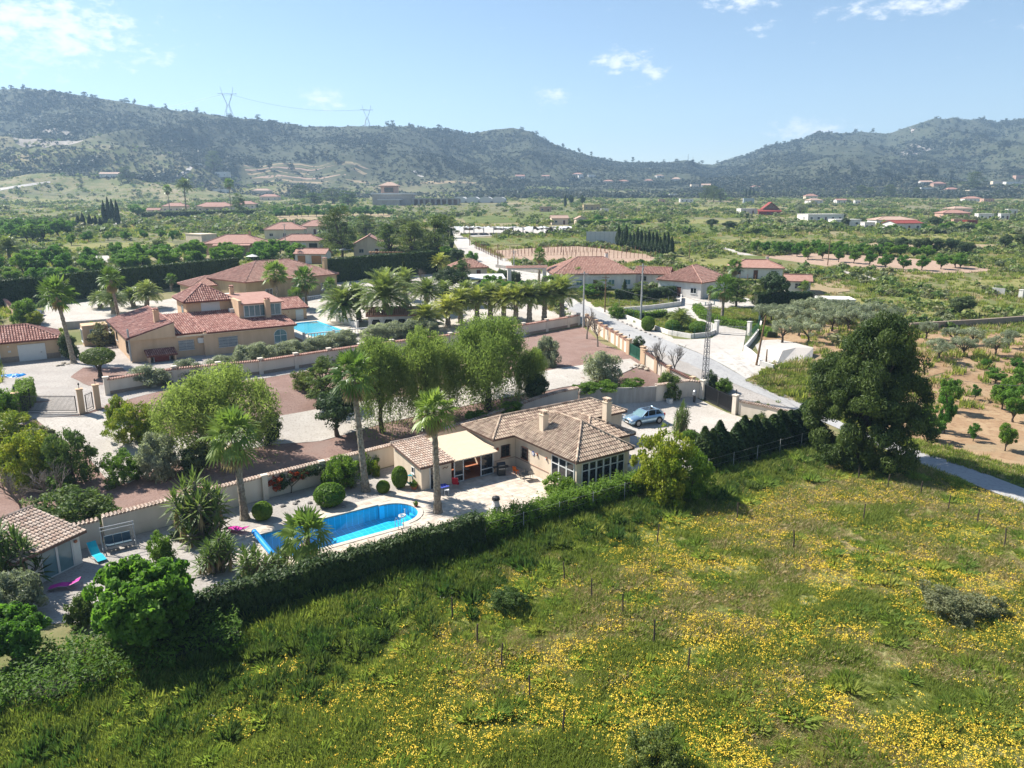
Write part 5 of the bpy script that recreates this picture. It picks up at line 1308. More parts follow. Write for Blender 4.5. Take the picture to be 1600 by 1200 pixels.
# ---------------------------------------------------------------- pool and paved patio
POOL = [(-24.9, 2.4), (-15.2, 2.4), (-15.2, 2.9)] + [(-15.0 + 2.05 * math.cos(R(t)), 4.95 + 2.05 * math.sin(R(t))) for t in range(-85, 86, 10)] + [(-15.2, 7.0), (-15.2, 7.2), (-24.9, 7.2)]
def offset_poly(pl, d):
    r = []; n = len(pl)
    for i in range(n):
        a, b, c = Vector(pl[i - 1]), Vector(pl[i]), Vector(pl[(i + 1) % n])
        e1, e2 = (b - a).normalized(), (c - b).normalized(); n1, n2 = Vector((e1.y, -e1.x)), Vector((e2.y, -e2.x))
        m_ = (n1 + n2); m_ = m_.normalized() if m_.length > .01 else n1
        r.append(tuple(b + m_ * d / max(.5, m_.dot(n1))))
    return r
def pool_water_mat(name, tint, rough=.02):
    m = bpy.data.materials.new(name); m.use_nodes = True; n, l = m.node_tree.nodes, m.node_tree.links; n.clear()
    t = N(n, 'ShaderNodeBsdfTransparent'); t.inputs[0].default_value = (*tint, 1)
    g = N(n, 'ShaderNodeBsdfGlossy'); g.inputs['Roughness'].default_value = rough; g.inputs['Color'].default_value = (1, 1, 1, 1)
    f = N(n, 'ShaderNodeFresnel'); f.inputs['IOR'].default_value = 1.33
    tx = N(n, 'ShaderNodeNewGeometry'); nz = N(n, 'ShaderNodeTexNoise'); nz.inputs['Scale'].default_value = 2.2; nz.inputs['Detail'].default_value = 3
    l.new(tx.outputs['Position'], nz.inputs['Vector']); b = N(n, 'ShaderNodeBump'); b.inputs['Strength'].default_value = .12; b.inputs['Distance'].default_value = .1
    l.new(nz.outputs['Fac'], b.inputs['Height']); l.new(b.outputs[0], g.inputs['Normal']); l.new(b.outputs[0], f.inputs['Normal'])
    x = N(n, 'ShaderNodeMixShader'); l.new(f.outputs[0], x.inputs[0]); l.new(t.outputs[0], x.inputs[1]); l.new(g.outputs[0], x.inputs[2])
    o = N(n, 'ShaderNodeOutputMaterial'); l.new(x.outputs[0], o.inputs['Surface']); MATS[name] = m
pool_water_mat('pool_water', (.72, .93, .98)); pool_water_mat('pool_water_pale', (.80, .95, .97))
def tilegrid(name, c, c2, sc_):
    m = bpy.data.materials.new(name); m.use_nodes = True; n, l = m.node_tree.nodes, m.node_tree.links; b = n['Principled BSDF']; b.inputs['Roughness'].default_value = .4
    t = N(n, 'ShaderNodeTexCoord'); k = N(n, 'ShaderNodeTexBrick'); k.offset = 0; k.inputs['Scale'].default_value = sc_; k.inputs['Color1'].default_value = (*c, 1); k.inputs['Color2'].default_value = (*c2, 1)
    k.inputs['Mortar'].default_value = (*(min(1, v * 1.5 + .05) for v in c), 1); k.inputs['Brick Width'].default_value = .5; k.inputs['Row Height'].default_value = .5; k.inputs['Mortar Size'].default_value = .02
    l.new(t.outputs['Object'], k.inputs['Vector']); l.new(k.outputs['Color'], b.inputs['Base Color']); MATS[name] = m
tilegrid('pool_tiles', (.03, .42, .64), (.035, .47, .69), 1.0); tilegrid('pool_tiles_pale', (.082, .410, .541), (.098, .451, .574), 1.0)
tilemat('paving', [(.426, .350, .274), (.502, .426, .342), (.540, .471, .395), (.471, .365, .296)], .7)
def pool():
    o = thing('swimming_pool', 'blue tiled swimming pool with rounded roman end and pale coping', 'pool', L(0, 0, .03), RZ)
    b = MB(); n = len(POOL); D = -1.15
    b.add([(x, y, .02) for x, y in POOL] + [(x, y, D - .35 * max(0, min(1, (-15 - x) / 9))) for x, y in POOL], [(i, n + i, n + (i + 1) % n, (i + 1) % n) for i in range(n)] + [tuple(range(n, 2 * n))])
    b.obj('basin', 'pool_tiles', o)
    V, E, F = delaunay_2d_cdt([Vector(p) for p in POOL], [(i, (i + 1) % n) for i in range(n)], [], 1, 1e-4)[:3]
    MB().add([(v.x, v.y, -.1) for v in V], [tuple(f) for f in F]).obj('water', 'pool_water', o)
    out = offset_poly(POOL, .42); c = MB()
    for i in range(n):
        j = (i + 1) % n; q = [POOL[i], POOL[j], out[j], out[i]]
        c.add([(x, y, .075) for x, y in q] + [(x, y, -.05) for x, y in q], [(3, 2, 1, 0), (0, 1, 5, 4), (2, 3, 7, 6)])
    c.obj('coping', 'stone_coping', o)
    s = MB()
    for k, rr in enumerate((1.2, .85, .5)):
        pl = [(-12.95 - rr * math.cos(R(t)), 4.95 + rr * math.sin(R(t))) for t in range(60, -61, -15)]
        s.prism(pl, D - .3, -.95 + .25 * k)
    s.obj('steps', 'pool_tiles', o)
    # light pools need the ground opened: paving and gravel leave this outline free
mat('stone_coping', (.517, .464, .395), (.456, .395, .327), .85, 3)
pool()
def patio():
    o = thing('patio', 'cream paving slabs of the patio between pool and bungalow', 'patio', L(0, 0, .03), RZ); t = MB(); r = random.Random(4); s = .5
    out = offset_poly(POOL, .43)
    area = [(-27.5, -1.5), (-24, -3.2), (-.6, -3.2), (-.45, 8.4), (-2.8, 8.4), (-3.0, 7.75), (-11.3, 7.75), (-11.8, 8.9), (-26.4, 8.6), (-27.5, 6)]
    a = -27.5
    while a < 0:
        b = -3.4
        while b < 9:
            c = (a + s / 2, b + s / 2)
            if inpoly(*c, area) and not inpoly(*c, out) and min((Vector(c) - Vector(p)).length for p in out) > .12:
                h = .035 + r.uniform(-.003, .003); v = min(1, max(0, r.gauss(.5, .18))); g = .008
                t.add([(a + g, b + g, h), (a + s - g, b + g, h), (a + s - g, b + s - g, h), (a + g, b + s - g, h), (a + g, b + g, 0), (a + s - g, b + g, 0), (a + s - g, b + s - g, 0), (a + g, b + s - g, 0)], [(0, 1, 2, 3), (0, 4, 5, 1), (1, 5, 6, 2), (2, 6, 7, 3), (3, 7, 4, 0)], v)
            b += s
        a += s
    stuff(t.obj('paving_slabs', 'paving', o))
    bx = MB(); n = len(area); ho = list(out)
    pts = [Vector(p) for p in area] + [Vector(p) for p in ho]; ed = [(i, (i + 1) % n) for i in range(n)] + [(n + i, n + (i + 1) % len(ho)) for i in range(len(ho))]
    V, E, F = delaunay_2d_cdt(pts, ed, [], 1, 1e-4)[:3]
    F = [f for f in F if not inpoly(*(sum((V[i] for i in f), Vector((0, 0))) / 3), out)]
    bx.add([(v.x, v.y, .012) for v in V], [tuple(f) for f in F]).obj('mortar_bed', 'stone_coping', o)
patio()
def hole(name, test):
    """open a ground sheet where the basin goes"""
    import bmesh
    o = bpy.data.objects[name]; bm = bmesh.new(); bm.from_mesh(o.data)
    rm = [f for f in bm.faces if test(*AB(f.calc_center_median()))]
    bmesh.ops.delete(bm, geom=rm, context='FACES'); bm.to_mesh(o.data); bm.free()
hole('terrain', lambda a, b: -27 < a < -11.5 and .8 < b < 8.8)
hole('garden_gravel', lambda a, b: -25.9 < a < -12.2 and 1.5 < b < 8.0)
def pool2():
    o = thing('swimming_pool', 'rectangular pale turquoise pool beside the peach villa', 'pool', L(0, 0, 3.5), RZ)
    a0, a1, b0, b1 = 1.2, 7.6, 66.0, 81.0
    MB().box(a0, a1, b0, b1, -.05, .02).obj('basin', 'pool_tiles_pale', o)
    MB().add([(a0, b0, .1), (a1, b0, .1), (a1, b1, .1), (a0, b1, .1)], [(0, 1, 2, 3)]).obj('water', 'pool_water_pale', o)
    c = MB()
    for q in ((a0 - 2.2, a1 + 2.4, b0 - 1.5, b0), (a0 - 2.2, a1 + 2.4, b1, b1 + 1.5), (a0 - 2.2, a0, b0, b1), (a1, a1 + 2.4, b0, b1)): c.box(*q, -.6, .2)
    c.obj('terrace', 'stone_coping', o)
    MB().box(a0 + .001, a1 - .001, b1 - .2, b1 - .001, .021, .19).box(a1 - .2, a1 - .002, b0, b1 - .2, .021, .19).obj('waterline_tiles', 'pool_tiles', o)
pool2()
def balustrade(label, pts, z=None, h=.95):
    o = thing('balustrade', label, 'balustrade', pts[0][:3], 0); p0 = Vector(pts[0][:3]); bm_ = MB().lathe([(.07, 0), (.07, .08), (.045, .12), (.085, .3), (.05, .5), (.07, .62), (.07, .68)], 6).mesh('baluster', 'paint_white')
    rl = MB()
    for i in range(len(pts) - 1):
        a, b = Vector(pts[i][:3]), Vector(pts[i + 1][:3]); n = max(2, int((b - a).length / .45))
        rl.bar(a - p0 + Vector((0, 0, .8)), b - p0 + Vector((0, 0, .8)), .22, .14).bar(a - p0 + Vector((0, 0, .02)), b - p0 + Vector((0, 0, .02)), .22, .14)
        for k in range(n): ob('baluster', bm_, o, a.lerp(b, (k + .5) / n) - p0 + Vector((0, 0, .06)))
        q = MB().box(-.16, .16, -.16, .16, -.6, 1.05).obj('pier', 'paint_white', o); q.location = a - p0
    rl.obj('rails', 'paint_white', o)
balustrade('white balustrade along the near edge of the turquoise pool', [L(a, b, 3.75) for a, b in ((-.8, 64.4), (4, 64.4), (9.8, 64.4))])
balustrade('white balustrade on the far terrace of the ochre house', [Vector((-50.5, 139, 4.7)), Vector((-43.5, 147.5, 4.7)), Vector((-36.5, 156.5, 4.7))])
w_ = wall('pool_wall', 'white scalloped wall beside the turquoise pool', [L(10.2, 84), L(10.3, 76), L(10.4, 70)], 1.3, .22, 'wall_white', None, 1, .25, .35)

# ---------------------------------------------------------------- furniture and small things round the pool
def grill():
    o = thing('gas_grill', 'black hooded gas grill against the bungalow wall', 'grill', P(783, 743), RZ - .3)
    MB().box(-.35, .35, -.28, .28, .08, .8).obj('cabinet', 'dark_metal', o)
    MB().box(-.75, -.36, -.25, .25, .82, .87).box(.36, .75, -.25, .25, .82, .87).obj('side_shelf', 'dark_metal', o)
    l = MB().tube([(-.36, 0, 1.0), (.36, 0, 1.0)], .3, 12).obj('hood', 'dark_metal', o)
    MB().bar((-.25, -.33, 1.08), (.25, -.33, 1.08), .03).obj('handle', 'grey_metal', l)
    MB().box(-.3, .3, -.31, -.285, .7, .8).obj('control_panel', 'grey_metal', o)
    for x in (-.28, .28): MB().tube([(x, -.2, .06), (x + .05, -.2, .06)], .07, 8).obj('wheel', 'rubber', o)
grill()
def table(name, label, p, top, leg, w=.8, d=.8, h=.72, rz=0, rnd_=False):
    o = thing(name, label, 'table', p, rz)
    (MB().lathe([(w / 2, h - .04), (w / 2, h)], 16) if rnd_ else MB().box(-w / 2, w / 2, -d / 2, d / 2, h - .04, h)).obj('table_top', top, o)
    for sx in (-1, 1):
        for sy in (-1, 1): MB().tube([(sx * w * .4, sy * d * .4, 0), (sx * w * .36, sy * d * .36, h - .041)], .022, 6).obj('leg', leg, o)
    return o
table('garden_table', 'grey glass garden table near the sunroom corner', P(824, 751), 'glass_dark', 'grey_metal', 1.1, .8, rz=.4)
table('garden_table', 'white table with blue top by the shed door', P(693, 771), 'fabric_blue', 'paint_white', .8, .8, rz=RZ)
def stool(label, p, m, h=.5, back=False, rz=0):
    o = thing('stool' if not back else 'chair', label, 'stool' if not back else 'chair', p, rz)
    MB().box(-.2, .2, -.2, .2, h - .05, h).obj('seat', m, o)
    for sx in (-1, 1):
        for sy in (-1, 1): MB().bar((sx * .19, sy * .19, 0), (sx * .16, sy * .16, h - .051), .035).obj('leg', m, o)
    if back: MB().add([(-.2, .19, h), (.2, .19, h), (.2, .3, h + .45), (-.2, .3, h + .45), (-.2, .22, h), (.2, .22, h), (.2, .33, h + .45), (-.2, .33, h + .45)], [(0, 1, 2, 3), (7, 6, 5, 4), (3, 2, 6, 7), (0, 3, 7, 4), (1, 5, 6, 2)]).obj('backrest', m, o)
    return o
stool('white stool beside the blue topped table', P(698, 774), 'paint_white', .55); stool('orange plastic chair between grill and grey table', P(806, 741), 'plastic_orange', .42, True, 2.6)
stool('dark chair tucked at the grey glass table', P(815, 748), 'dark_metal', .45, True, -1.2)
def folding_chair():
    o = thing('folding_chair', 'red fabric folding chair in front of the glazed porch', 'chair', P(713, 762), RZ + 2.4)
    MB().add([(-.27, -.25, .42), (.27, -.25, .42), (.27, .25, .38), (-.27, .25, .38)], [(0, 1, 2, 3), (3, 2, 1, 0)]).obj('seat', 'plastic_red', o)
    MB().add([(-.27, .25, .4), (.27, .25, .4), (.27, .6, 1.15), (-.27, .6, 1.15), (-.27, .29, .4), (.27, .29, .4), (.27, .64, 1.15), (-.27, .64, 1.15)], [(0, 1, 2, 3), (7, 6, 5, 4), (3, 2, 6, 7)]).obj('backrest', 'plastic_red', o)
    for s in (-.29, .29): MB().bar((s, -.4, 0), (s, .62, 1.17), .03).bar((s, .5, 0), (s, -.3, .62), .03).bar((s, -.32, .62), (s, .3, .66), .04).obj('side_frame', 'grey_metal', o)
folding_chair()
def lounger(label, p, m, rz, up=.75):
    o = thing('sun_lounger', label, 'lounger', p, rz)
    prof = [(-1.0, .22), (-.3, .36), (.15, .3), (.55, .3 + up * .55), (.85, .3 + up)]
    b = MB()
    for i in range(4):
        (x0, z0), (x1, z1) = prof[i], prof[i + 1]
        b.add([(x0, -.3, z0), (x1, -.3, z1), (x1, .3, z1), (x0, .3, z0), (x0, -.3, z0 - .03), (x1, -.3, z1 - .03), (x1, .3, z1 - .03), (x0, .3, z0 - .03)], [(0, 1, 2, 3), (7, 6, 5, 4), (0, 4, 5, 1), (2, 6, 7, 3)])
    b.obj('sling', m, o)
    for s in (-.31, .31):
        f = MB()
        for i in range(4): f.bar((prof[i][0], s, prof[i][1]), (prof[i + 1][0], s, prof[i + 1][1]), .03)
        f.bar((-.7, s, 0), (-.5, s, .3), .03).bar((.5, s, 0), (.1, s, .32), .03).bar((-.7, s, .02), (.5, s, .02), .03); f.obj('side_frame', 'grey_metal', o)
lounger('turquoise sling lounger with raised back on the gravel by the hut', P(152, 873), 'plastic_turquoise', R(-42) + math.pi)
lounger('magenta lounger lying low in front of the hut', P(104, 920), 'plastic_magenta', R(15), .3)
lounger('magenta lounger folded at the shallow end of the pool', P(372, 832), 'plastic_magenta', R(-20), .25)
def swing():
    o = thing('garden_swing', 'grey framed garden swing with slate cushions against the white wall', 'swing', L(-33.9, 10.7), RZ)
    for s in (-1.05, 1.05): MB().bar((s, -.6, 0), (s, 0, 1.95), .06).bar((s, .6, 0), (s, 0, 1.95), .06).bar((s, -.5, .35), (s, .5, .35), .05).obj('a_frame', 'grey_metal', o)
    MB().bar((-1.1, 0, 1.95), (1.1, 0, 1.95), .06).bar((-1.1, -.5, 1.9), (1.1, -.5, 1.9), .04).obj('top_bar', 'grey_metal', o)
    s = MB().box(-.85, .85, -.3, .28, .42, .5).bar((-.88, -.33, .4), (.88, -.33, .4), .05).obj('seat', 'grey_metal', o)
    for k in range(3):
        x = -.83 + .56 * k
        MB().box(x, x + .53, -.3, .2, .501, .6).obj('cushion', 'fabric_slate', s)
        MB().add([(x, .2, .6), (x + .53, .2, .6), (x + .53, .36, 1.1), (x, .36, 1.1), (x, .3, .6), (x + .53, .3, .6), (x + .53, .46, 1.1), (x, .46, 1.1)], [(0, 1, 2, 3), (7, 6, 5, 4), (3, 2, 6, 7), (0, 3, 7, 4), (1, 5, 6, 2)]).obj('cushion', 'fabric_slate', s)
    for x in (-.9, .9): MB().bar((x, -.28, .45), (x, 0, 1.93), .025).bar((x, .28, .45), (x, 0, 1.93), .025).obj('hanger', 'grey_metal', o)
swing()
def pot(label, p, m='terracotta', r_=.2, h=.35, plant_=True):
    o = thing('flower_pot', label, 'flower pot', p, 0)
    MB().lathe([(r_ * .65, 0), (r_ * .95, h * .85), (r_ * 1.1, h * .86), (r_ * 1.1, h)], 10).obj('pot', m, o)
    if plant_:
        c, t, h0, w0, e = PR['shrub_bright'][0]; ob('foliage', c, o, (0, 0, h * .8), 0, r_ * 1.8)
    return o
pot('small red pot by the rounded pool end', P(650, 793), 'plastic_red', .17, .3); pot('terracotta pot at the corner of the pool shed', P(647, 765), 'terracotta', .3, .4)
def hose():
    o = thing('hose_reel', 'teal garden hose coiled against the shed wall', 'hose', P(641, 758), 0); b = MB()
    for k in range(5): b.tube([(.33 * math.cos(t * .5), .06 * k - .12, .55 + .4 * math.sin(t * .5)) for t in range(14)], .03, 5)
    b.obj('hose', 'plastic_turquoise', o); MB().bar((0, 0, 0), (0, 0, 1.0), .05).obj('stand', 'green_metal', o)
hose()
def brick_grill():
    o = thing('garden_barbecue', 'white rendered barbecue with black chimney hood behind the patio hedge', 'barbecue', P(775, 806), RZ)
    MB().lathe([(.42, 0), (.42, .75), (.3, 1.0), (.24, 1.35)], 10).obj('body', 'wall_white', o)
    MB().lathe([(.24, 1.351), (.34, 1.4), (.3, 1.62), (.12, 1.7)], 10).obj('hood', 'dark_metal', o)
brick_grill()
def cover_roller():
    o = thing('pool_cover_roller', 'blue pool cover on its roller at the pool end', 'pool cover', L(-25.3, 4.9, .1), RZ)
    MB().tube([(0, -2.3, .35), (0, 2.3, .35)], .2, 12).obj('rolled_cover', 'plastic_blue', o)
    for y in (-2.45, 2.45): MB().bar((-.2, y, 0), (0, y, .4), .05).bar((.2, y, 0), (0, y, .4), .05).obj('stand', 'grey_metal', o)
cover_roller()
def ladder():
    o = thing('pool_ladder', 'steel pool ladder at the near side of the rounded end', 'ladder', L(-15.7, 2.3, .1), RZ)
    for x in (-.22, .22): MB().tube([(x, -.3, 0), (x, -.28, .7), (x, 0, .85), (x, .25, .6), (x, .27, -.9)], .025, 6).obj('rail', 'grey_metal', o)
    for z in (-.3, -.6): MB().bar((-.22, .27, z), (.22, .27, z), .05).obj('rung', 'grey_metal', o)
ladder()
sw = thing('pool_float', 'white inflatable float at the rounded end of the pool', 'float', L(-14.5, 4.2, -.02), 1.0)
MB().tube([(.25 * math.cos(t * .5236), .25 * math.sin(t * .5236), .06) for t in range(13)], .09, 6).obj('ring', 'paint_white', sw); MB().tube([(.3, 0, .1), (.34, 0, .4), (.28, 0, .52), (.4, 0, .5)], [.05, .04, .06, .02], 6).obj('neck', 'paint_white', sw)
wb = thing('water_butt', 'white domed water butt beside the sunroom corner', 'water butt', L(6.6, .4, 0), 0); MB().lathe([(.42, 0), (.45, .7), (.4, .95), (.2, 1.1), (.05, 1.13)], 12).obj('barrel', 'paint_white', wb); MB().lathe([(.1, 1.131), (.1, 1.18)], 8).obj('lid', 'dark_metal', wb)
hs_ = thing('letter_box', 'grey hooded box on a dark post by the gate wall', 'letter box', L(29.6, 12.9), RZ); MB().bar((0, 0, 0), (0, 0, .9), .22).obj('post', 'dark_metal', hs_); MB().tube([(0, 0, .9), (0, 0, 1.0), (0, 0, 1.45), (0, 0, 1.6)], [.2, .26, .22, .06], 8).obj('hood', 'grey_metal', hs_)
bn = thing('storage_box', 'small white box on the drive edge near the car', 'box', P(1046, 630), RZ); MB().box(-.3, .3, -.25, .25, 0, .5).obj('body', 'paint_white', bn); MB().box(-.33, .33, -.28, .28, .501, .56).obj('lid', 'paint_white', bn)
tp = thing('tarpaulin', 'crumpled bright blue tarpaulin on the villa yard', 'tarpaulin', P(19, 588), 0)
def crumple():
    n = 18; V = []
    for i in range(n):
        for j in range(n):
            x, y = (i / (n - 1) - .5) * 2.8, (j / (n - 1) - .5) * 1.6; e = max(0, 1 - max(abs(x) / 1.4, abs(y) / .8) ** 3)
            V.append((x + rnd.uniform(-.06, .06), y + rnd.uniform(-.06, .06), .02 + e * .55 * float(fbm(np.array([x * 1.7 + 5]), np.array([y * 1.9 + 5]), 3)[0])))
    MB().add(V, [(i * n + j, (i + 1) * n + j, (i + 1) * n + j + 1, i * n + j + 1) for i in range(n - 1) for j in range(n - 1)]).obj('sheet', 'plastic_blue', tp)
crumple()
def stones(label, px, n, spread, m='stone_pale', s=.22):
    p = P(*px)
    for i in range(n):
        x, y = p.x + rnd.gauss(0, spread[0]), p.y + rnd.gauss(0, spread[1]); r_ = s * rnd.uniform(.5, 1.3)
        o = thing('stone', label, 'stone', (x, y, float(G(x, y)) + .05), rnd.uniform(0, 6), label); b = MB().lathe([(r_ * .7, -.05), (r_ * rnd.uniform(.9, 1.1), r_ * .25), (r_ * .6, r_ * .6), (r_ * .15, r_ * .68)], 7)
        b.v = [(v[0] * rnd.uniform(.85, 1.15), v[1] * rnd.uniform(.8, 1.1), v[2]) for v in b.v]; b.obj('stone', m, o)
stones('pale rockery stone beside the upper lane gate', (1015, 578), 22, (1.6, .8), s=.28)
stones('garden rock in the bed between pool and wall', (490, 787), 12, (1.2, .4), 'stone_grey', .2)
stones('loose stone by the garage corner', (100, 570), 9, (1.3, .8), 'stone_pale', .3)
stones('edging stone along the upper lane', (985, 509), 1, (.01, .01), 'stone_grey', .25)
for k in range(11):
    x = 958 + 7.2 * k; p = P(x, 497.5 + 3.3 * k); o = thing('edging_stone', 'small grey edging stone along the lane verge', 'stone', p, k, 'edging stones along the lane'); MB().lathe([(.2, 0), (.24, .12), (.12, .25)], 6).obj('stone', 'stone_grey', o)

# ---------------------------------------------------------------- cars
mat('car_silver', (.36, .52, .66), (.34, .50, .64), .22, 2, .6, metal=.6); mat('car_white', (.75, .75, .74), (.72, .72, .71), .25, 2, .5); mat('car_grey', (.25, .26, .28), (.23, .24, .26), .25, 2, .5, metal=.5)
mat('lamp_clear', (.7, .72, .75), (.6, .62, .65), .1, 6, .6); mat('lamp_red', (.4, .01, .01), (.3, .01, .01), .2, 6, .6); mat('plate', (.75, .75, .72), (.7, .7, .68), .5, 6)
def suv(label, p, rz, paint, Lg=4.7, H=1.66, W=1.9):
    o = thing('parked_car', label, 'car', p, rz)
    # stations front (x=+) to rear: x, sill z, belt z, half width, nose pinch
    st = [(2.33, .42, .62, .66), (2.28, .32, .80, .80), (2.0, .28, .93, .90), (1.35, .27, 1.02, .94), (.8, .27, 1.06, .95), (-.6, .27, 1.09, .95), (-1.6, .28, 1.12, .94), (-2.1, .32, 1.10, .90), (-2.3, .42, .95, .80), (-2.34, .55, .80, .70)]
    V, F = [], []; k = Lg / 4.7
    for x, z0, z1, w in st: V += [(x * k, s * ww, z) for s, ww, z in ((-1, w * .92, z0), (-1, w, z0 + .25), (-1, w * .985, (z0 + z1) / 2 + .08), (-1, w * .9, z1), (1, w * .9, z1), (1, w * .985, (z0 + z1) / 2 + .08), (1, w, z0 + .25), (1, w * .92, z0))]
    for i in range(len(st) - 1):
        for j in range(8): F.append((i * 8 + j, i * 8 + (j + 1) % 8, (i + 1) * 8 + (j + 1) % 8, (i + 1) * 8 + j))
    F += [tuple(range(7, -1, -1)), tuple((len(st) - 1) * 8 + j for j in range(8))]
    body = MB().add(V, F).obj('body', paint, o, True)
    # cabin: glass band and roof
    lo = [(1.0, .84, 1.04), (-1.95, .80, 1.09)]; hi = [(.25, .66, 1.58), (-1.45, .64, 1.60)]
    pil = [(1.05, .83, 1.03), (.2, .68, 1.56), (-.55, .70, 1.62), (-1.5, .66, 1.58), (-2.05, .78, 1.08)]
    MB().add([(1.05 * k, -.8, 1.04), (1.05 * k, .8, 1.04), (.22 * k, .66, 1.57), (.22 * k, -.66, 1.57)], [(0, 1, 2, 3)]).obj('windscreen', 'glass_blue', o)
    MB().add([(-2.08 * k, -.76, 1.1), (-2.08 * k, .76, 1.1), (-1.6 * k, .62, 1.55), (-1.6 * k, -.62, 1.55)], [(3, 2, 1, 0)]).obj('rear_window', 'glass_dark', o)
    for s in (-1, 1):
        q = [(.98 * k, s * .86, 1.05), (-1.98 * k, s * .83, 1.11), (-1.52 * k, s * .66, 1.55), (-.5 * k, s * .70, 1.6), (.2 * k, s * .69, 1.57)]
        MB().add(q, [tuple(range(5)) if s < 0 else tuple(reversed(range(5)))]).obj('side_window', 'glass_dark', o)
        for xx in (.05, -.95): MB().bar((xx * k, s * .865, 1.06), (xx * k - .1, s * .70, 1.6), .06).obj('pillar', paint, o)
        MB().bar((.95 * k, s * .865, 1.06), (.2 * k, s * .69, 1.58), .07).obj('pillar', paint, o); MB().bar((-2.02 * k, s * .82, 1.1), (-1.5 * k, s * .665, 1.57), .14).obj('pillar', paint, o)
        MB().tube([(.72 * k, s * .9, 1.08), (.68 * k, s * 1.06, 1.12)], [.05, .1], 6).obj('mirror', paint, o)
        MB().bar((.1 * k, s * .62, 1.66), (-1.4 * k, s * .60, 1.67), .035).obj('roof_rail', 'grey_metal', o)
        hl_ = MB().box(2.1 * k, 2.29 * k, s * .7 - .14, s * .7 + .14, .72, .84).obj('headlight', 'lamp_clear', o); MB().box(-2.33 * k, -2.15 * k, s * .72 - .1, s * .72 + .1, .8, 1.1).obj('tail_light', 'lamp_red', o)
        for xx in (1.42, -1.43):
            w_ = MB().tube([(xx * k, s * .72, .37), (xx * k, s * .955, .37)], .37, 16).obj('wheel', 'rubber', o); MB().tube([(xx * k, s * .956, .37), (xx * k, s * .965, .37)], .25, 10).obj('rim', 'grey_metal', w_)
            MB().tube([(xx * k, s * .90, .40), (xx * k, s * .951, .40)], .44, 16).obj('wheel_arch', 'rubber', o)
    r = MB().add([(.26 * k, -.68, 1.585), (.26 * k, .68, 1.585), (-.55 * k, .70, 1.65), (-.55 * k, -.70, 1.65), (-1.62 * k, .64, 1.59), (-1.62 * k, -.64, 1.59), (.26 * k, -.68, 1.53), (.26 * k, .68, 1.53), (-1.62 * k, .64, 1.54), (-1.62 * k, -.64, 1.54)], [(0, 1, 2, 3), (3, 2, 4, 5), (6, 7, 1, 0), (1, 7, 8, 4, 2), (0, 3, 5, 9, 6), (5, 4, 8, 9)]).obj('car_roof', paint, o)
    MB().add([(.1 * k, -.48, 1.61), (.1 * k, .48, 1.61), (-.52 * k, .5, 1.656), (-.52 * k, -.5, 1.656), (-1.2 * k, .48, 1.628), (-1.2 * k, -.48, 1.628)], [(0, 1, 2, 3), (3, 2, 4, 5)]).obj('sunroof', 'glass_dark', r)
    MB().box(2.25 * k, 2.34 * k, -.42, .42, .5, .74).obj('grille', 'dark_metal', o); MB().box(2.341 * k, 2.36 * k, -.26, .26, .42, .52).obj('number_plate', 'plate', o); MB().box(2.1 * k, 2.325 * k, -.75, .75, .3, .42).obj('bumper', 'dark_metal', o)
    return o
suv('silver blue estate car parked on the gravel behind the bungalow', P(1006, 661), math.atan2(-.45, -.9), 'car_silver')
suv('grey car half hidden by a bush in the villa parking court', P(48, 494), R(10), 'car_grey', 4.3)
suv('white car under the white carport roof', P(752, 448), R(170), 'car_white', 4.4)
def caravan():
    o = thing('motorhome', 'white motorhome parked behind the date palm', 'motorhome', P(650, 506), R(25))
    pr = [(-3.2, .5), (-3.2, 2.9), (2.2, 2.95), (3.0, 2.5), (2.6, 1.9), (3.4, 1.2), (3.4, .5)]; n = len(pr)
    MB().add([(x, -1.1, z) for x, z in pr] + [(x, 1.1, z) for x, z in pr], [tuple(range(n)), tuple(range(2 * n - 1, n - 1, -1))] + [(i, n + i, n + (i + 1) % n, (i + 1) % n) for i in range(n)]).obj('body', 'car_white', o)
    for x in (-2, .2): MB().box(x, x + .9, -1.13, -1.101, 1.6, 2.2).obj('side_window', 'glass_dark', o)
    MB().add([(2.66, -.9, 1.86), (2.66, .9, 1.86), (3.32, .9, 1.28), (3.32, -.9, 1.28)], [(0, 3, 2, 1)]).obj('windscreen', 'glass_dark', o).location = (.02, 0, .02)
    for x in (-1.9, 2.4):
        for s in (-1, 1): MB().tube([(x, s * .9, .36), (x, s * 1.12, .36)], .36, 12).obj('wheel', 'rubber', o)
caravan()

# ---------------------------------------------------------------- field stakes
for i, (x, yb) in enumerate(((707, 969), (746, 1010), (784, 1045), (827, 1097), (881, 911), (880, 1152), (924, 938), (973, 964), (1021, 1008), (1075, 1048), (1027, 848), (1151, 815), (1239, 860), (1348, 817), (1341, 750), (1386, 767), (1438, 776), (1481, 800), (1526, 823), (1569, 855), (1390, 742))):
    o = thing('field_stake', 'thin weathered stake standing in the meadow', 'stake', P(x, yb), rnd.uniform(0, 6), 'stakes standing in the meadow')
    h = rnd.uniform(1.4, 1.65); MB().tube([(0, 0, -.2), (.02, 0, h * .5), (rnd.uniform(-.08, .12), .02, h)], [.055, .05, .045], 6).obj('stake', 'bark', o)
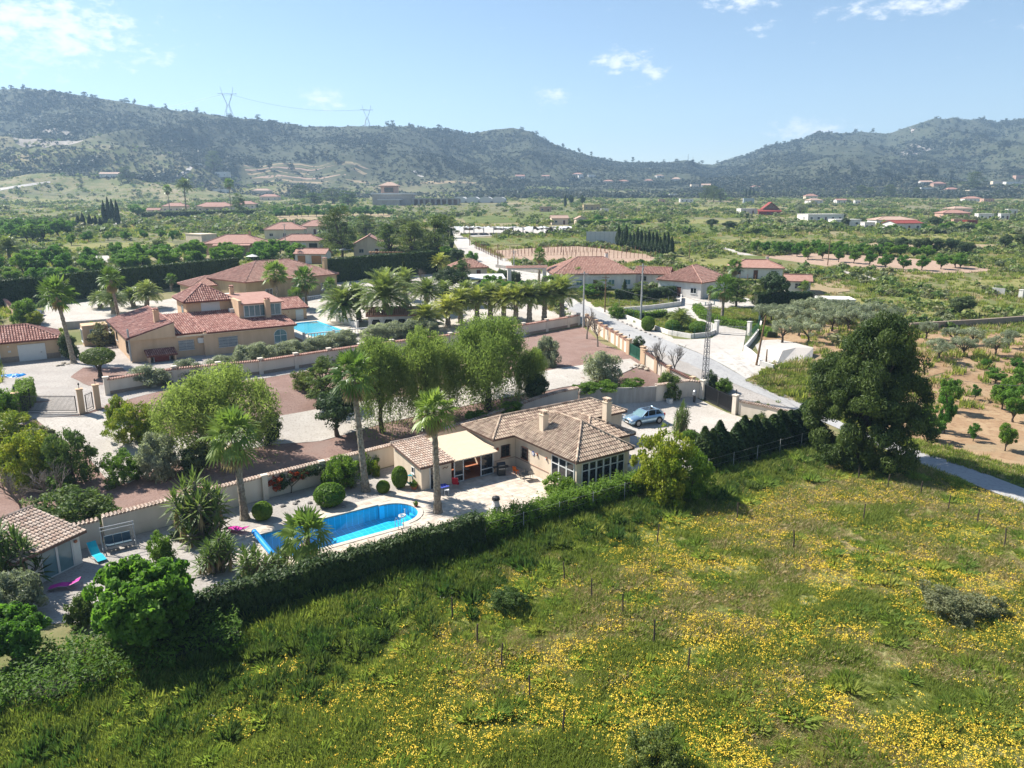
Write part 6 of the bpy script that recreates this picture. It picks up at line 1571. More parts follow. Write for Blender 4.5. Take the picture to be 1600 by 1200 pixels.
# ---------------------------------------------------------------- trees and shrubs near the houses
T = plant_px
T('pine_big', 'pine_tree', 'huge dark spreading pine at the lane corner above the meadow', 'tree', 1343, 724, 497, 172)
for x, yb, yt, w, l in ((345, 716, 572, 200, 'big weeping pepper tree beside the villa drive, nearest the gate'), (597, 676, 520, 118, 'weeping pepper tree behind the tallest palm'),
                        (670, 662, 512, 122, 'weeping pepper tree in the middle of the gravel strip'), (762, 640, 492, 165, 'large weeping pepper tree with forked dark trunk behind the bungalow'),
                        (830, 630, 540, 66, 'narrow drooping pepper tree right of the forked one')):
    T('pepper', 'pepper_tree', l, 'tree', x, yb, yt, w)
T('carob', 'carob_tree', 'round dark carob tree on red gravel behind the garden wall', 'tree', 527, 682, 604, 88)
T('carob', 'carob_tree', 'dark carob tree against the house side of the weeping trees', 'tree', 838, 640, 585, 45)
T('pine_pale', 'young_tree', 'thin olive green tree left of the tallest palm', 'tree', 505, 632, 560, 75)
T('bigbush', 'tall_shrub', 'loose grey green shrub under the villa wall', 'shrub', 480, 612, 575, 50)
for x, yb, yt, w, l in ((943, 600, 545, 68, 'round silver green olive bush beside the upper drive'), (857, 572, 522, 46, 'silver green olive bush on red gravel near the pepper trees'),
                        (236, 604, 566, 70, 'silvery bush at the corner of the villa wall'), (298, 592, 557, 58, 'silvery bush below the villa window grilles'), (350, 586, 552, 58, 'silvery bush below the wide villa window'),
                        (30, 965, 884, 98, 'large silvery olive bush in front of the hut'), (250, 745, 668, 72, 'grey green shrub between the clipped lime bushes')):
    T('olive_bush', 'olive_bush', l, 'bush', x, yb, yt, w)
for i, (x, yb) in enumerate(((385, 574), (412, 568), (438, 562), (465, 556), (492, 551), (518, 546), (542, 541), (585, 532), (612, 529), (640, 527), (668, 524))):
    T('olive_bush', 'olive_bush', 'silver green bush in the long row along the villa wall', 'bush', x, yb, yb - (38 if x < 430 else 29), 52, 'row of silver bushes along the villa wall')
T('olive_clipped', 'clipped_olive', 'mushroom clipped olive tree on the red bed of the villa yard', 'tree', 157, 590, 544, 52)
for k, x, yb, yt, w, l in (('bigbush_lime', 206, 690, 627, 78, 'big round lime and gold shrub by the white drive'), ('shrub_lime', 182, 656, 617, 34, 'small lime shrub at the villa wall foot'),
                        ('shrub_lime', 240, 674, 652, 28, 'golden low shrub behind the big lime one'), ('bigbush_bright', 194, 754, 700, 64, 'dense bright green shrub at the drive edge'),
                        ('shrub_dark', 305, 740, 690, 60, 'dark shrub under the nearest pepper tree'), ('shrub_dark', 420, 690, 640, 44, 'dark shrub at the right foot of the nearest pepper tree'), ('bigbush', 118, 758, 664, 80, 'tall feathery dark shrub left of the white drive'),
                        ('bigbush_lime', 45, 756, 668, 98, 'loose yellow green shrub near the bare tree'), ('bigbush', 110, 838, 765, 150, 'wide dusty green bush behind the garden hut'), ('shrub', 150, 800, 762, 60, 'dusty shrub above the swing'),
                        ('bigbush_lime', 18, 694, 642, 88, 'lime shrub beneath the villa gate hedge'), ('shrub_bright', 12, 655, 600, 40, 'leafy shrub left of the wide villa gate'),
                        ('shrub_lime', 75, 728, 688, 62, 'lime shrub between the feathery shrub and the bare tree'), ('shrub', 22, 735, 690, 58, 'dusty shrub left of the bare tree'), ('shrub_scrub', 62, 700, 662, 56, 'twiggy olive shrub beside the villa drive'), ('shrub_bright', 90, 770, 735, 50, 'green shrub below the feathery shrub'), ('shrub', 128, 978, 920, 48, 'white flowering bush on the hut gravel'), ('shrub_bright', 252, 876, 822, 42, 'upright green shrub on the hut gravel'), ('shrub_dark', 280, 842, 822, 32, 'low dark shrub at the foot of the yucca'),
                        ('ball', 516, 790, 754, 50, 'large oval clipped shrub beside the pool deck'), ('ball', 411, 812, 783, 32, 'clipped shrub at the foot of the short garden palm'), ('ball', 599, 770, 750, 22, 'small clipped ball shrub near the tallest palm'),
                        ('ball', 625, 762, 727, 26, 'upright clipped shrub beside the pool shed'), ('shrub_bright', 874, 776, 735, 62, 'oleander bush in front of the sunroom side'), ('shrub_lime', 588, 744, 717, 16, 'young lemon tree beside the tallest palm'),
                        ('bigbush_bright', 536, 762, 706, 66, 'spiky green shrub against the garden wall'), ('shrub_bright', 570, 738, 700, 50, 'climbing shrub draped over the garden wall'),
                        ('shrub', 1045, 622, 580, 44, 'mixed green shrub by the curved gate wall'), ('shrub_bright', 1040, 612, 584, 26, 'bright shrub in front of the curved gate wall'), ('shrub_dark', 997, 548, 522, 24, 'dark glossy shrub outside the upper gate'),
                        ('shrub_dark', 1178, 647, 626, 26, 'dark shrub at the foot of the lane wall'), ('shrub', 1195, 655, 628, 26, 'pale striped agave clump at the lane wall'), ('shrub_bright', 1130, 612, 588, 30, 'green shrub behind the black gate'), ('shrub_dark', 1110, 606, 575, 24, 'dark shrub at the lattice pole foot'),
                        ('shrub_bright', 1080, 692, 670, 30, 'low dark shrub on the gravel drive'), ('shrub', 1078, 688, 668, 34, 'low rosette plant on the gravel drive'), ('shrub_bright', 40, 505, 465, 46, 'round green shrub over the parked grey car'), ('shrub_lime', 55, 508, 485, 32, 'palm like lime shrub in the parking court'),
                        ('shrub_dark', 110, 560, 520, 34, 'dark green hedge shrub beside the garage'), ('shrub_lime', 95, 545, 510, 40, 'bright shrub behind the garage'), ('shrub_scrub', 160, 540, 500, 55, 'yellowing twiggy shrub left of the villa'), ('shrub_bright', 150, 525, 500, 30, 'green shrub by the retaining wall')):
    T(k, 'shrub', l, 'shrub', x, yb, yt, w)
T('fig', 'fig_tree', 'broad bright green fig tree at the meadow corner of the garden', 'tree', 232, 1018, 868, 185)
T('fig', 'fig_tree', 'bright green fig tree below the silvery bush by the hut', 'tree', 22, 1040, 945, 125)
T('bigbush_lime', 'privet_tree', 'loose light green tree at the corner of sunroom and drive', 'tree', 1032, 784, 664, 104)
T('bigbush_bright', 'privet_tree', 'second light green tree leaning over the meadow hedge', 'tree', 1078, 782, 692, 84)
for x, yb, yt, w, l in ((315, 842, 735, 108, 'tall yucca clump between swing and pool'), (340, 893, 826, 78, 'yucca clump at the head of the pool'), (398, 908, 842, 72, 'yucca clump between pool head and cypress hedge'), (438, 898, 850, 52, 'small yucca beside the low palm'),
                        (24, 925, 804, 104, 'dense yucca in front of the hut roof'), (1062, 682, 626, 34, 'twin headed yucca on the gravel drive'), (540, 760, 712, 46, 'yucca rosettes by the garden wall'), (1133, 612, 590, 22, 'yucca behind the black gate')):
    T('yucca', 'yucca', l, 'yucca', x, yb, yt, w)
for x, yb, yt, w, l in ((38, 815, 700, 90, 'bare grey tree behind the hut'), (95, 800, 690, 120, 'bare spreading tree near the feathery shrub'), (917, 530, 468, 40, 'bare twiggy tree in the red gravel corner'), (934, 542, 480, 44, 'half leafed thin tree in the red gravel corner'), (1033, 588, 512, 52, 'bare young tree inside the lane wall'), (1053, 592, 520, 46, 'second bare young tree near the tile ended wall')):
    T('bare', 'bare_tree', l, 'tree', x, yb, yt, w)
FP = [(383, 812, 376, 680, 50, 'short stout fan palm beside the garden wall'), (572, 768, 563, 588, 44, 'tallest fan palm between pool and garden wall'), (684, 802, 684, 643, 40, 'fan palm rising from the patio before the shed'), (480, 882, 482, 836, 50, 'low fan palm between pool and cypress hedge'),
      (116, 568, 104, 466, 34, 'fan palm beside the villa garage'), (192, 530, 186, 440, 22, 'fan palm with dead yellow fronds left of the villa roof'), (437, 480, 433, 430, 24, 'fan palm before the ochre house'), (479, 482, 477, 440, 25, 'fan palm by the ochre house balustrade'), (468, 486, 465, 462, 16, 'short fan palm below the ochre house palms'),
      (157, 462, 153, 441, 10, 'small pale palm at the tall dark hedge, left one'), (267, 455, 269, 437, 11, 'small pale palm at the tall dark hedge behind the tower'), (217, 460, 218, 450, 8, 'tiny pale palm at the tall dark hedge'), (842, 442, 842, 400, 13, 'slim fan palm at the arched white gateway'), (900, 450, 901, 428, 12, 'fan palm before the pink roofed white house'),
      (1128, 500, 1128, 452, 24, 'fan palm in front of the large white house'), (1146, 445, 1146, 418, 15, 'fan palm behind the large white house'), (1257, 460, 1256, 447, 10, 'small palm by the white terrace'), (1108, 470, 1110, 455, 9, 'tiny palm at the white house corner'),
      (266, 334, 266, 299, 9, 'slim distant palm left of the hillside finca'), (362, 334, 362, 290, 10, 'slim distant palm right of the hillside finca'), (519, 478, 517, 447, 14, 'fan palm at the corner of the ochre house')]
for x, yb, cx, cy, r_, l in FP: palm('fan', 'fan_palm', l, x, yb, cx, cy, r_)
DP = [(611, 512, 605, 466, 42, 0, 'big date palm before the white car shelter'), (540, 506, 537, 478, 34, 0, 'date palm at the end of the turquoise pool wall'), (561, 503, 560, 470, 26, 0, 'date palm behind the pool end one'), (636, 482, 633, 448, 24, 0, 'date palm at the court edge'),
      (665, 490, 667, 458, 26, 0, 'date palm above the motorhome'), (694, 480, 694, 459, 18, 0, 'date palm left of the carport'), (728, 478, 728, 457, 18, 0, 'date palm below the carport'), (766, 498, 766, 465, 26, 0, 'date palm right of the carport'), (787, 503, 787, 472, 24, 1, 'pale date palm in the long row'),
      (806, 505, 806, 468, 24, 1, 'yellow green date palm third from the lane'), (827, 505, 827, 466, 24, 0, 'date palm second from the lane'), (850, 503, 850, 464, 25, 0, 'date palm next to the lane end one'), (878, 500, 878, 462, 30, 0, 'wide date palm at the lane end of the row'),
      (700, 512, 700, 486, 26, 1, 'pale date palm in front of the row'), (720, 505, 719, 474, 24, 1, 'bright yellow green date palm in mid row'), (667, 520, 667, 496, 26, 1, 'pale date palm beside the silver bushes'), (688, 428, 688, 412, 17, 1, 'pale date palm at the far hedge end'), (745, 503, 745, 474, 22, 1, 'pale date palm before the carport'),
      (157, 482, 157, 470, 15, 0, 'young date palm on the red bed of the parking court'), (178, 490, 178, 470, 20, 0, 'leafy date palm beside the dead frond palm'), (16, 412, 15, 390, 20, 0, 'date palm above the far left orchard'), (291, 334, 291, 294, 13, 0, 'distant date palm in front of the hillside finca'),
      (1062, 515, 1062, 500, 18, 0, 'low date palm on the shrub island'), (210, 480, 205, 465, 16, 0, 'date palm left of the terrace room'), (228, 482, 232, 462, 20, 0, 'dense date palm before the terrace room')]
for x, yb, cx, cy, r_, pale, l in DP: palm('datep' if pale else 'date', 'date_palm', l, x, yb, cx, cy, r_)
T('bigbush', 'broom_bush', 'dark green round bush at the near edge of the meadow', 'bush', 1022, 1215, 1130, 105)
T('bigbush_scrub', 'thorn_bush', 'grey green thorny bush on the right of the meadow', 'bush', 1478, 962, 914, 100)
T('shrub_scrub', 'thorn_bush', 'low grey thorny bush beside the larger thorny bush', 'bush', 1540, 962, 925, 62)
T('bigbush', 'weed_bush', 'dark weed clump below the cypress hedge in the meadow', 'bush', 795, 955, 915, 66)
# bougainvillea on the garden wall
bg = thing('bougainvillea', 'red bougainvillea trailing along the cream garden wall', 'climber', L(-19.8, 14.0), RZ)
c_, cc_ = crown('foliage', 'leaf_dark', [(0, 0, 1.35, 2.4, .3, .55), (-1.2, 0, 1.1, .8, .25, .6), (1.8, 0, 1.7, .8, .25, .3)], 40, .28, 2600, .08, 61, .6, low=.9); ob('foliage', c_, bg)
c_, _ = crown('flowers', 'petal_red', [(-.6, -.1, 1.45, 1.9, .32, .5), (-1.6, -.1, .95, .4, .25, .35), (.9, -.1, 1.75, .6, .25, .2)], 26, .2, 1100, .07, 62, .8, low=.9); ob('flowers', c_, bg)
MB().tube([(-.4, 0, -.1), (-.3, 0, .6), (-.8, 0, 1.2)], [.05, .04, .02], 5).tube([(-.3, 0, .6), (.4, 0, 1.1), (1.6, 0, 1.7)], [.04, .03, .015], 5).obj('stem', 'bark', bg)
# greenery lying on the block wall
for a_, l in ((15.0, 'leafy creeper spilling over the block wall behind the roof'), (18.2, 'bright creeper on top of the block wall'), (22.5, 'creeper at the gate end of the block wall'), (4.5, 'bright creeper over the garden wall behind the bungalow roof'), (.5, 'low bright creeper behind the bungalow wing')):
    p = L(a_, 16.4); plant('shrub_bright', 'creeper', l, 'climber', (p.x, p.y, p.z + 1.3), 1.3, 3.4)

# ---------------------------------------------------------------- hedges
hedge('cypress_hedge', 'dark clipped cypress hedge between pool and meadow', [L(a, -3.75, 0) for a in (-33.5, -28, -22, -17, -12.2)], 1.25, 2.15, 'leaf_cypress', 260, .13, .3, True, 3, None, 'hedge_core', .12)
hedge('laurel_hedge', 'bright green leafy hedge between patio and meadow', [L(a, -3.3, 0) for a in (-11.8, -6, -1, 3.5, 8.5)], 1.8, 1.45, 'leaf_laurel', 230, .11, .5, False, 4, None, 'hedge_core', .22)
hedge('bramble_bank', 'overgrown bank of weeds and brambles below the fig trees', [L(-58, -6.6, 0), L(-46, -5.4, 0), L(-38, -4.8, 0), L(-30, -4.9, 0)], 4.6, 1.1, 'leaf_laurel', 150, .1, .6, False, 14, None, 'hedge_core', .45)
n_ = 25
for i in range(n_):
    a_ = 12.6 + 16.2 * i / (n_ - 1); p = L(a_ + rnd.uniform(-.3, .3), -2.9 + rnd.uniform(-.25, .25), 0)
    plant('cypress', 'cypress', 'ragged dark cypress in the row between drive and meadow', 'tree', p, rnd.uniform(3.0, 4.7), rnd.uniform(2.3, 3.3), None, 'cypress row between drive and meadow')
hedge('cypress_hedge', 'tall dark cypress hedge behind the villa garage', [P(-60, 482), P(70, 474)], 2.2, 5.0, 'leaf_cypress', 42, .3, .12, True, 5)
hedge('cypress_hedge', 'tall dark cypress hedge behind the villa court', [P(78, 472), P(150, 462), P(240, 452), P(340, 441), P(372, 437)], 2.2, 5.0, 'leaf_cypress', 42, .3, .12, True, 6)
hedge('cypress_hedge', 'tall dark cypress hedge behind the ochre house', [P(510, 442), P(590, 434), P(680, 426)], 2.2, 5.2, 'leaf_cypress', 42, .3, .12, True, 7)
hedge('cypress_hedge', 'dark hedge beside the wide villa gate', [P(22, 648), P(38, 640), P(44, 622)], 1.6, 2.2, 'leaf_laurel', 120, .11, .2, False, 8)
hedge('garden_hedge', 'low bright hedge round the curved drive of the white house', [P(1088, 484), P(1100, 498), P(1130, 508), P(1170, 516), P(1200, 524), P(1206, 528)], 1.6, 1.0, 'leaf_laurel', 60, .17, .3, False, 9)
hedge('garden_hedge', 'bright hedge on the shrub island beside the lane', [P(978, 494), P(1005, 499), P(1040, 495)], 1.5, 1.1, 'leaf_laurel', 60, .17, .3, False, 10)
hedge('garden_hedge', 'dark clipped hedge before the pink roofed house', [P(962, 468), P(1000, 470), P(1055, 462)], 1.6, 1.9, 'leaf_dark', 50, .2, .2, False, 11)
hedge('garden_hedge', 'tall hedge at the pink roofed house gate', [P(852, 452), P(885, 448)], 2.2, 2.6, 'leaf_laurel', 45, .2, .25, False, 12)
hedge('garden_hedge', 'clipped hedge right of the carport', [P(782, 435), P(810, 440)], 1.8, 1.8, 'leaf_dark', 40, .2, .25, False, 13)
hedge('garden_hedge', 'dark block hedge in front of the white terrace', [P(1180, 478), P(1265, 476)], 2.4, 2.4, 'leaf_cypress', 40, .2, .2, False, 15)
hedge('garden_hedge', 'long low hedge behind the net house', [P(905, 352), P(960, 352), P(1002, 350)], 3, 2.4, 'leaf_bright', 10, .4, .2, False, 16)
hedge('garden_hedge', 'hedge of trimmed trees before the hillside finca', [P(222, 342), P(300, 340), P(400, 338)], 4, 3.5, 'leaf_dark', 8, .5, .35, False, 17)
for x, yb, yt, w, l in ((1012, 517, 494, 22, 'round clipped bush on the shrub island, nearest the pole'), (1051, 518, 500, 24, 'round clipped bush in the middle of the shrub island'), (1092, 520, 502, 32, 'flowering bush at the gate end of the shrub island')):
    T('ball', 'island_bush', l, 'bush', x, yb, yt, w)
T('shrub_bright', 'lane_bush', 'bright leafy bush at the bend of the upper lane', 'bush', 963, 496, 472, 28)
T('shrub', 'island_bush', 'grey flowering bush on the shrub island', 'bush', 1048, 500, 485, 20)
for x, yb, yt, w, k, l in ((975, 468, 438, 20, 'conifer', 'small dark conifer before the pink roofed house'), (938, 462, 438, 45, 'pine_pale', 'pale round tree before the pink roofed house'), (1150, 480, 436, 48, 'pine_pale', 'green tree beside the large white house'), (1208, 478, 425, 50, 'carob', 'dark trees right of the large white house'),
                        (1185, 476, 440, 30, 'pine_pale', 'light tree beside the dark trees'), (633, 470, 412, 40, 'conifer', 'blue green conifer at the court corner'), (700, 460, 418, 50, 'carob', 'dark tree left of the carport'), (660, 455, 405, 22, 'bare', 'thin tree beside the blue conifer'), (720, 452, 408, 40, 'pine_pale', 'brownish tree beside the carport'),
                        (768, 468, 430, 46, 'orchard', 'bright citrus tree right of the carport'), (872, 462, 432, 40, 'orchard', 'leafy tree at the left corner of the pink roofed house'), (918, 466, 444, 34, 'orchard', 'small bright tree before the pink roofed house'), (1000, 470, 442, 38, 'pine_pale', 'pale tree before the white annexe'), (1040, 468, 446, 30, 'carob', 'dark round tree at the corner of the large white house'), (800, 470, 440, 46, 'orchard', 'bright citrus tree behind the date palms'), (825, 466, 436, 44, 'orchard', 'bright citrus tree near the arched gateway'), (780, 480, 452, 30, 'olive', 'grey olive among the citrus trees'),
                        (738, 415, 392, 24, 'orchard', 'bright tree at the track side'), (700, 410, 385, 34, 'orchard', 'bright tree by the yellow sign'), (715, 412, 388, 30, 'carob', 'darker tree by the yellow sign')):
    T(k, 'garden_tree', l, 'tree', x, yb, yt, w)
# ---------------------------------------------------------------- fields in the valley (sheets on the terrain)
FIELDS = [('ploughed_field', 'soil_tan', [(1300, 386), (1380, 379), (1560, 383), (1540, 389), (1400, 391)]), ('orchard_soil', 'soil_pink', [(1190, 402), (1260, 396), (1400, 402), (1460, 408), (1560, 424), (1470, 428), (1330, 420), (1230, 412)]),
          ('field', 'field_yellow', [(1250, 372), (1380, 366), (1600, 366), (1640, 374), (1400, 376)]), ('field', 'field_green', [(1040, 395), (1180, 400), (1300, 418), (1240, 425), (1130, 415), (1060, 408)]), ('field', 'field_yellow', [(1060, 398), (1160, 408), (1230, 422), (1120, 420), (1050, 412)]),
          ('vineyard_soil', 'soil_pink', [(770, 392), (900, 385), (1010, 398), (1035, 408), (960, 414), (860, 410), (790, 404)]), ('net_yard', 'concrete_white', [(712, 357), (890, 355), (900, 364), (740, 370), (716, 366)]), ('vine_strip', 'field_green', [(735, 372), (925, 370), (935, 379), (760, 384)]),
          ('field', 'field_green', [(720, 334), (900, 328), (905, 345), (730, 350)]), ('field', 'field_olive', [(560, 322), (760, 318), (900, 322), (900, 330), (720, 334), (600, 330)]), ('orchard_soil', 'soil_tan', [(430, 338), (600, 334), (640, 340), (440, 346)]),
          ('field', 'field_olive', [(150, 372), (330, 362), (340, 378), (170, 392)]), ('field', 'field_yellow', [(60, 385), (260, 378), (300, 390), (80, 398)]), ('yard', 'concrete_white', [(140, 400), (172, 400), (170, 411), (138, 411)]), ('field', 'soil_tan', [(100, 442), (180, 436), (190, 440), (110, 446)]),
          ('field', 'field_green', [(0, 372), (110, 365), (150, 372), (30, 385)]), *[('terrace_field', ('soil_tan', 'field_olive', 'soil_pink', 'stone_terrace')[k % 4], [(378 + k * 2, 257 + k * 3.6), (470, 255.5 + k * 3.5), (556 + (k % 3) * 6, 256 + k * 3.4), (566 + (k % 3) * 6, 258 + k * 3.4), (470, 258 + k * 3.5), (380 + k * 2, 259.4 + k * 3.6)]) for k in range(9)],
          ('field', 'field_green', [(905, 352), (1080, 348), (1180, 360), (1000, 366)]), ('field', 'field_olive', [(1080, 340), (1260, 342), (1270, 356), (1100, 350)]), ('field', 'field_green', [(1200, 372), (1300, 366), (1290, 380), (1190, 384)]),
          *[('field', m_, [(x, y), (x + w * .5, y - 1.5), (x + w, y + .5), (x + w - 12, y + h), (x + w * .4, y + h + .8), (x + 8, y + h)]) for x, y, w, h, m_ in ((620, 296, 150, 4, 'field_olive'), (780, 292, 120, 4, 'field_green'), (900, 300, 160, 4, 'field_olive'), (960, 310, 140, 5, 'field_green'), (1080, 324, 110, 5, 'field_yellow'), (1180, 308, 100, 4, 'field_green'), (1260, 328, 130, 5, 'field_green'), (1400, 322, 140, 5, 'field_olive'), (1300, 300, 120, 4, 'field_yellow'), (40, 300, 140, 4, 'field_olive'), (10, 312, 120, 5, 'field_yellow'), (150, 322, 110, 4, 'field_green'), (0, 328, 90, 4, 'field_olive'), (640, 284, 110, 3, 'soil_tan'), (720, 276, 90, 3, 'field_olive'), (1040, 344, 120, 5, 'field_yellow'), (1500, 352, 120, 4, 'field_green'), (840, 303, 90, 4, 'soil_tan'), (1120, 375, 90, 5, 'field_yellow'), (440, 322, 100, 4, 'field_olive'))],
          ('rocky_slope', 'rock_pale', [(20, 222), (70, 200), (110, 206), (130, 220), (70, 232)]), ('rocky_slope', 'rock_pale', [(1400, 240), (1425, 225), (1440, 230), (1460, 232), (1430, 243)]), ('rocky_slope', 'rock_pale', [(1420, 198), (1432, 201), (1424, 208)]),
          ('hill_track', 'concrete_white', [(268, 278), (290, 266), (318, 256), (322, 258), (296, 269), (274, 280)]), ('hill_track', 'concrete_white', [(0, 294), (40, 288), (78, 283), (78, 286), (30, 293), (0, 298)]), ('hill_track', 'soil_tan', [(555, 262), (575, 272), (568, 273), (550, 264)]),
          ('hill_track', 'concrete_white', [(648, 266), (663, 276), (658, 277), (644, 268)]), ('farm_track', 'concrete_white', [(1120, 383), (1155, 394), (1200, 403), (1200, 406), (1150, 397), (1115, 385)]), ('farm_track', 'concrete_white', [(1308, 421), (1340, 428), (1372, 437), (1372, 440), (1336, 432), (1304, 424)]),
          ('farm_track', 'concrete_white', [(1395, 441), (1410, 443), (1408, 446), (1394, 444)]), ('farm_track', 'concrete_white', [(170, 350), (205, 345), (250, 347), (250, 350), (205, 349), (176, 354)]),
          ('dry_meadow', 'field_yellow', [(1480, 440), (1620, 436), (1640, 452), (1500, 455)]), ('dry_meadow', 'field_yellow', [(1300, 470), (1420, 462), (1560, 478), (1600, 492), (1440, 505), (1330, 492)]), ('dry_meadow', 'soil_tan', [(1250, 445), (1310, 440), (1330, 455), (1270, 462)]),
          ('vine_field', 'field_green', [(1030, 425), (1180, 430), (1200, 445), (1130, 440), (1040, 434)])]
for i, (nm, m_, pl) in enumerate(FIELDS): drape(nm, pl, m_, .10 + .008 * (i % 5), 8. if min(p[1] for p in pl) < 350 else 4., .35)

wall('white_stub_wall', 'white wall stub in the fenced field on the far right', [P(1549, 461), P(1569, 463)], 1.6, .3, 'wall_white', None)
gate_pillar('white pillar standing alone at the far right field', P(1595, 466), 1.7, 'wall_white', .8, False)
# ---------------------------------------------------------------- houses of the valley
house('ochre_house', 'large ochre house with pink tiled hip roof behind the villa', 0, 0, 22, 14, 4.8, 3.2, 'hip', 52, 'wall_ochre', wins=0, loc=Vector((-44.8, 151.5, 4.4)), tiles='tiles_salmon', ch=False)
o_ = bpy.data.objects['ochre_house']
for x in (-6, 0.5, 7.5): window(o_, x, -7.01, 1.6, 1.6, 1.5, -math.pi / 2, mull=1)
chimney(o_, 10.0, -4.5, 5.2, 7.8, .8, 'wall_ochre', 'tiles_salmon')
house('ochre_wing', 'low wing with pink tiled roof left of the ochre house', 0, 0, 9, 8, 3.4, 1.5, 'hip', 40, 'wall_ochre', wins=2, loc=Vector((-60, 149, 4.6)), tiles='tiles_salmon', ch=False)
house('terrace_canopy', 'flat white terrace canopy between villa tower and ochre house', 0, 0, 8, 4, 3.0, 0, 'flat', 35, 'wall_white', wins=0, loc=Vector((-55.5, 136, 4.0)), cat='canopy')
house('car_shelter', 'white arched shelter with pink tiled roof beside the date palm', 0, 0, 9, 4.5, 2.4, 1.0, 'gable_x', 10, 'wall_white', wins=0, loc=P(618, 514), tiles='tiles_salmon', ch=False, cat='shelter')
o_ = bpy.data.objects['car_shelter']
for x in (-3.2, -1.1, 1.1, 3.3): MB().tube([(x - .8, -2.27, 0), (x - .8, -2.27, 1.3), (x - .5, -2.27, 1.8), (x, -2.27, 2.0), (x + .5, -2.27, 1.8), (x + .8, -2.27, 1.3), (x + .8, -2.27, 0)], .09, 6).obj('arch', 'paint_white', o_); [MB().box(x - .75, x + .75, -2.262, -2.25, 0, 1.7).obj('arch_opening', 'glass_dark', o_) for x in (-3.2, -1.1, 1.1, 3.3)]
house('carport_house', 'small pink roofed house behind the white carport', 735, 436, 8, 6, 2.7, 1.7, 'hip', 14, 'wall_cream', wins=2, tiles='tiles_salmon', ch=False)
cp_ = thing('carport', 'white flat carport roof on posts sheltering a car', 'carport', P(760, 449), R(8))
MB().add([(-4, -2.6, 2.2), (4, -2.6, 2.2), (4, 2.6, 2.75), (-4, 2.6, 2.75), (-4, -2.6, 2.1), (4, -2.6, 2.1), (4, 2.6, 2.65), (-4, 2.6, 2.65)], [(0, 1, 2, 3), (7, 6, 5, 4), (0, 4, 5, 1), (1, 5, 6, 2), (3, 0, 4, 7)]).obj('canopy', 'canvas_white', cp_)
for x in (-3.7, 3.7):
    for y, z in ((-2.4, 2.1), (2.4, 2.6)): MB().bar((x, y, -.5), (x, y, z), .1).obj('post', 'paint_white', cp_)
ar = thing('arched_gateway', 'white gateway with tiled lintel at the lane bend', 'gateway', P(823, 446), R(10))
for x in (-4, 4): MB().box(x - .4, x + .4, -.4, .4, -.5, 3.6).obj('pier', 'wall_white', ar)
MB().box(-4.5, 4.5, -.5, .5, 3.601, 4.0).obj('lintel', 'wall_white', ar); MB().add([(-4.7, -.7, 4.001), (4.7, -.7, 4.001), (4.7, .7, 4.001), (-4.7, .7, 4.001), (-4.7, 0, 4.5), (4.7, 0, 4.5)], [(0, 1, 5, 4), (2, 3, 4, 5), (0, 4, 3), (1, 2, 5)]).obj('lintel_roof', 'roof_salmon_far', ar)
house('white_house', 'white house with pink hip roof and chimney beyond the lane', 930, 452, 18, 12, 3.4, 3.2, 'hip', 6, 'wall_white', wins=5, tiles='tiles_salmon', pane='glass_blue')
house('white_annexe', 'small white gabled annexe between the two white houses', 1018, 446, 7.5, 5, 2.6, 1.3, 'gable_x', -20, 'wall_white', wins=2, tiles='tiles_salmon', ch=False)
house('white_house', 'large white house with salmon hip roof and stone base right of the lane', 0, 0, 10, 12, 3.3, 2.9, 'hip', -42, loc=Vector((34.9, 153.7, 5.0)), wall='wall_white', wins=3, tiles='tiles_salmon', ch=False)
house('red_shed', 'dark red shed between white annexe and large white house', 1048, 446, 4, 3.5, 2.3, .7, 'gable_x', -25, 'wall_red', wins=0, roof='roof_red_far', ch=False, cat='shed')
house('white_annexe', 'white rooms with salmon roof behind the large white house', 1180, 436, 12, 7, 2.7, 1.6, 'hip', -15, 'wall_white', wins=3)
house('white_terrace', 'white flat terrace block at the olive grove edge', 1285, 478, 12, 5, 1.1, 0, 'flat', -10, 'wall_white', wins=0, cat='terrace')
house('white_cottage', 'tiny white cottage beside the small palm', 1246, 458, 5, 4, 2.6, 1.2, 'gable_x', -15, 'wall_white', wins=1, dr=False, ch=False)
rp_ = thing('concrete_ramp', 'grey sloping concrete bank beside the white side yard', 'ramp', P(1235, 572), 0)
def ramp():
    p0 = P(1235, 572); lo = [P(1208, 579), P(1236, 575), P(1268, 566)]; hi = [P(1222, 560), P(1243, 555), P(1270, 555)]
    V = [tuple(q - p0 + Vector((0, 0, -.3))) for q in lo] + [tuple(q - p0 + Vector((0, 0, 1.1))) for q in hi] + [tuple(q - p0 + Vector((-1.2, 3.5, 1.1))) for q in hi] + [tuple(q - p0 + Vector((-1.2, 3.5, -.5))) for q in hi]
    MB().add(V, [(0, 1, 4, 3), (1, 2, 5, 4), (3, 4, 7, 6), (4, 5, 8, 7), (6, 7, 10, 9), (7, 8, 11, 10), (0, 3, 6, 9), (2, 11, 8, 5)]).obj('bank', 'concrete_white', rp_)
ramp()
house('peach_house', 'peach house with pink roof behind the bright orchard', 365, 398, 17, 11, 3.4, 2.4, 'hip', 6, 'wall_peach', wins=3, porch=True)
house('peach_wall_block', 'blank peach wall block left of the peach house', 303, 377, 11, 6, 2.4, 0, 'flat', -38, 'wall_cream', wins=0, cat='outbuilding')
house('villa_far', 'cream house with pink hip roof left of the twin roofs', 445, 373, 15, 11, 3.6, 2.6, 'hip', 10, 'wall_cream', wins=3)
house('villa_far', 'cream house with red hip roof right of the twin roofs', 492, 366, 12, 10, 3.4, 2.4, 'hip', 10, 'wall_cream', wins=3)
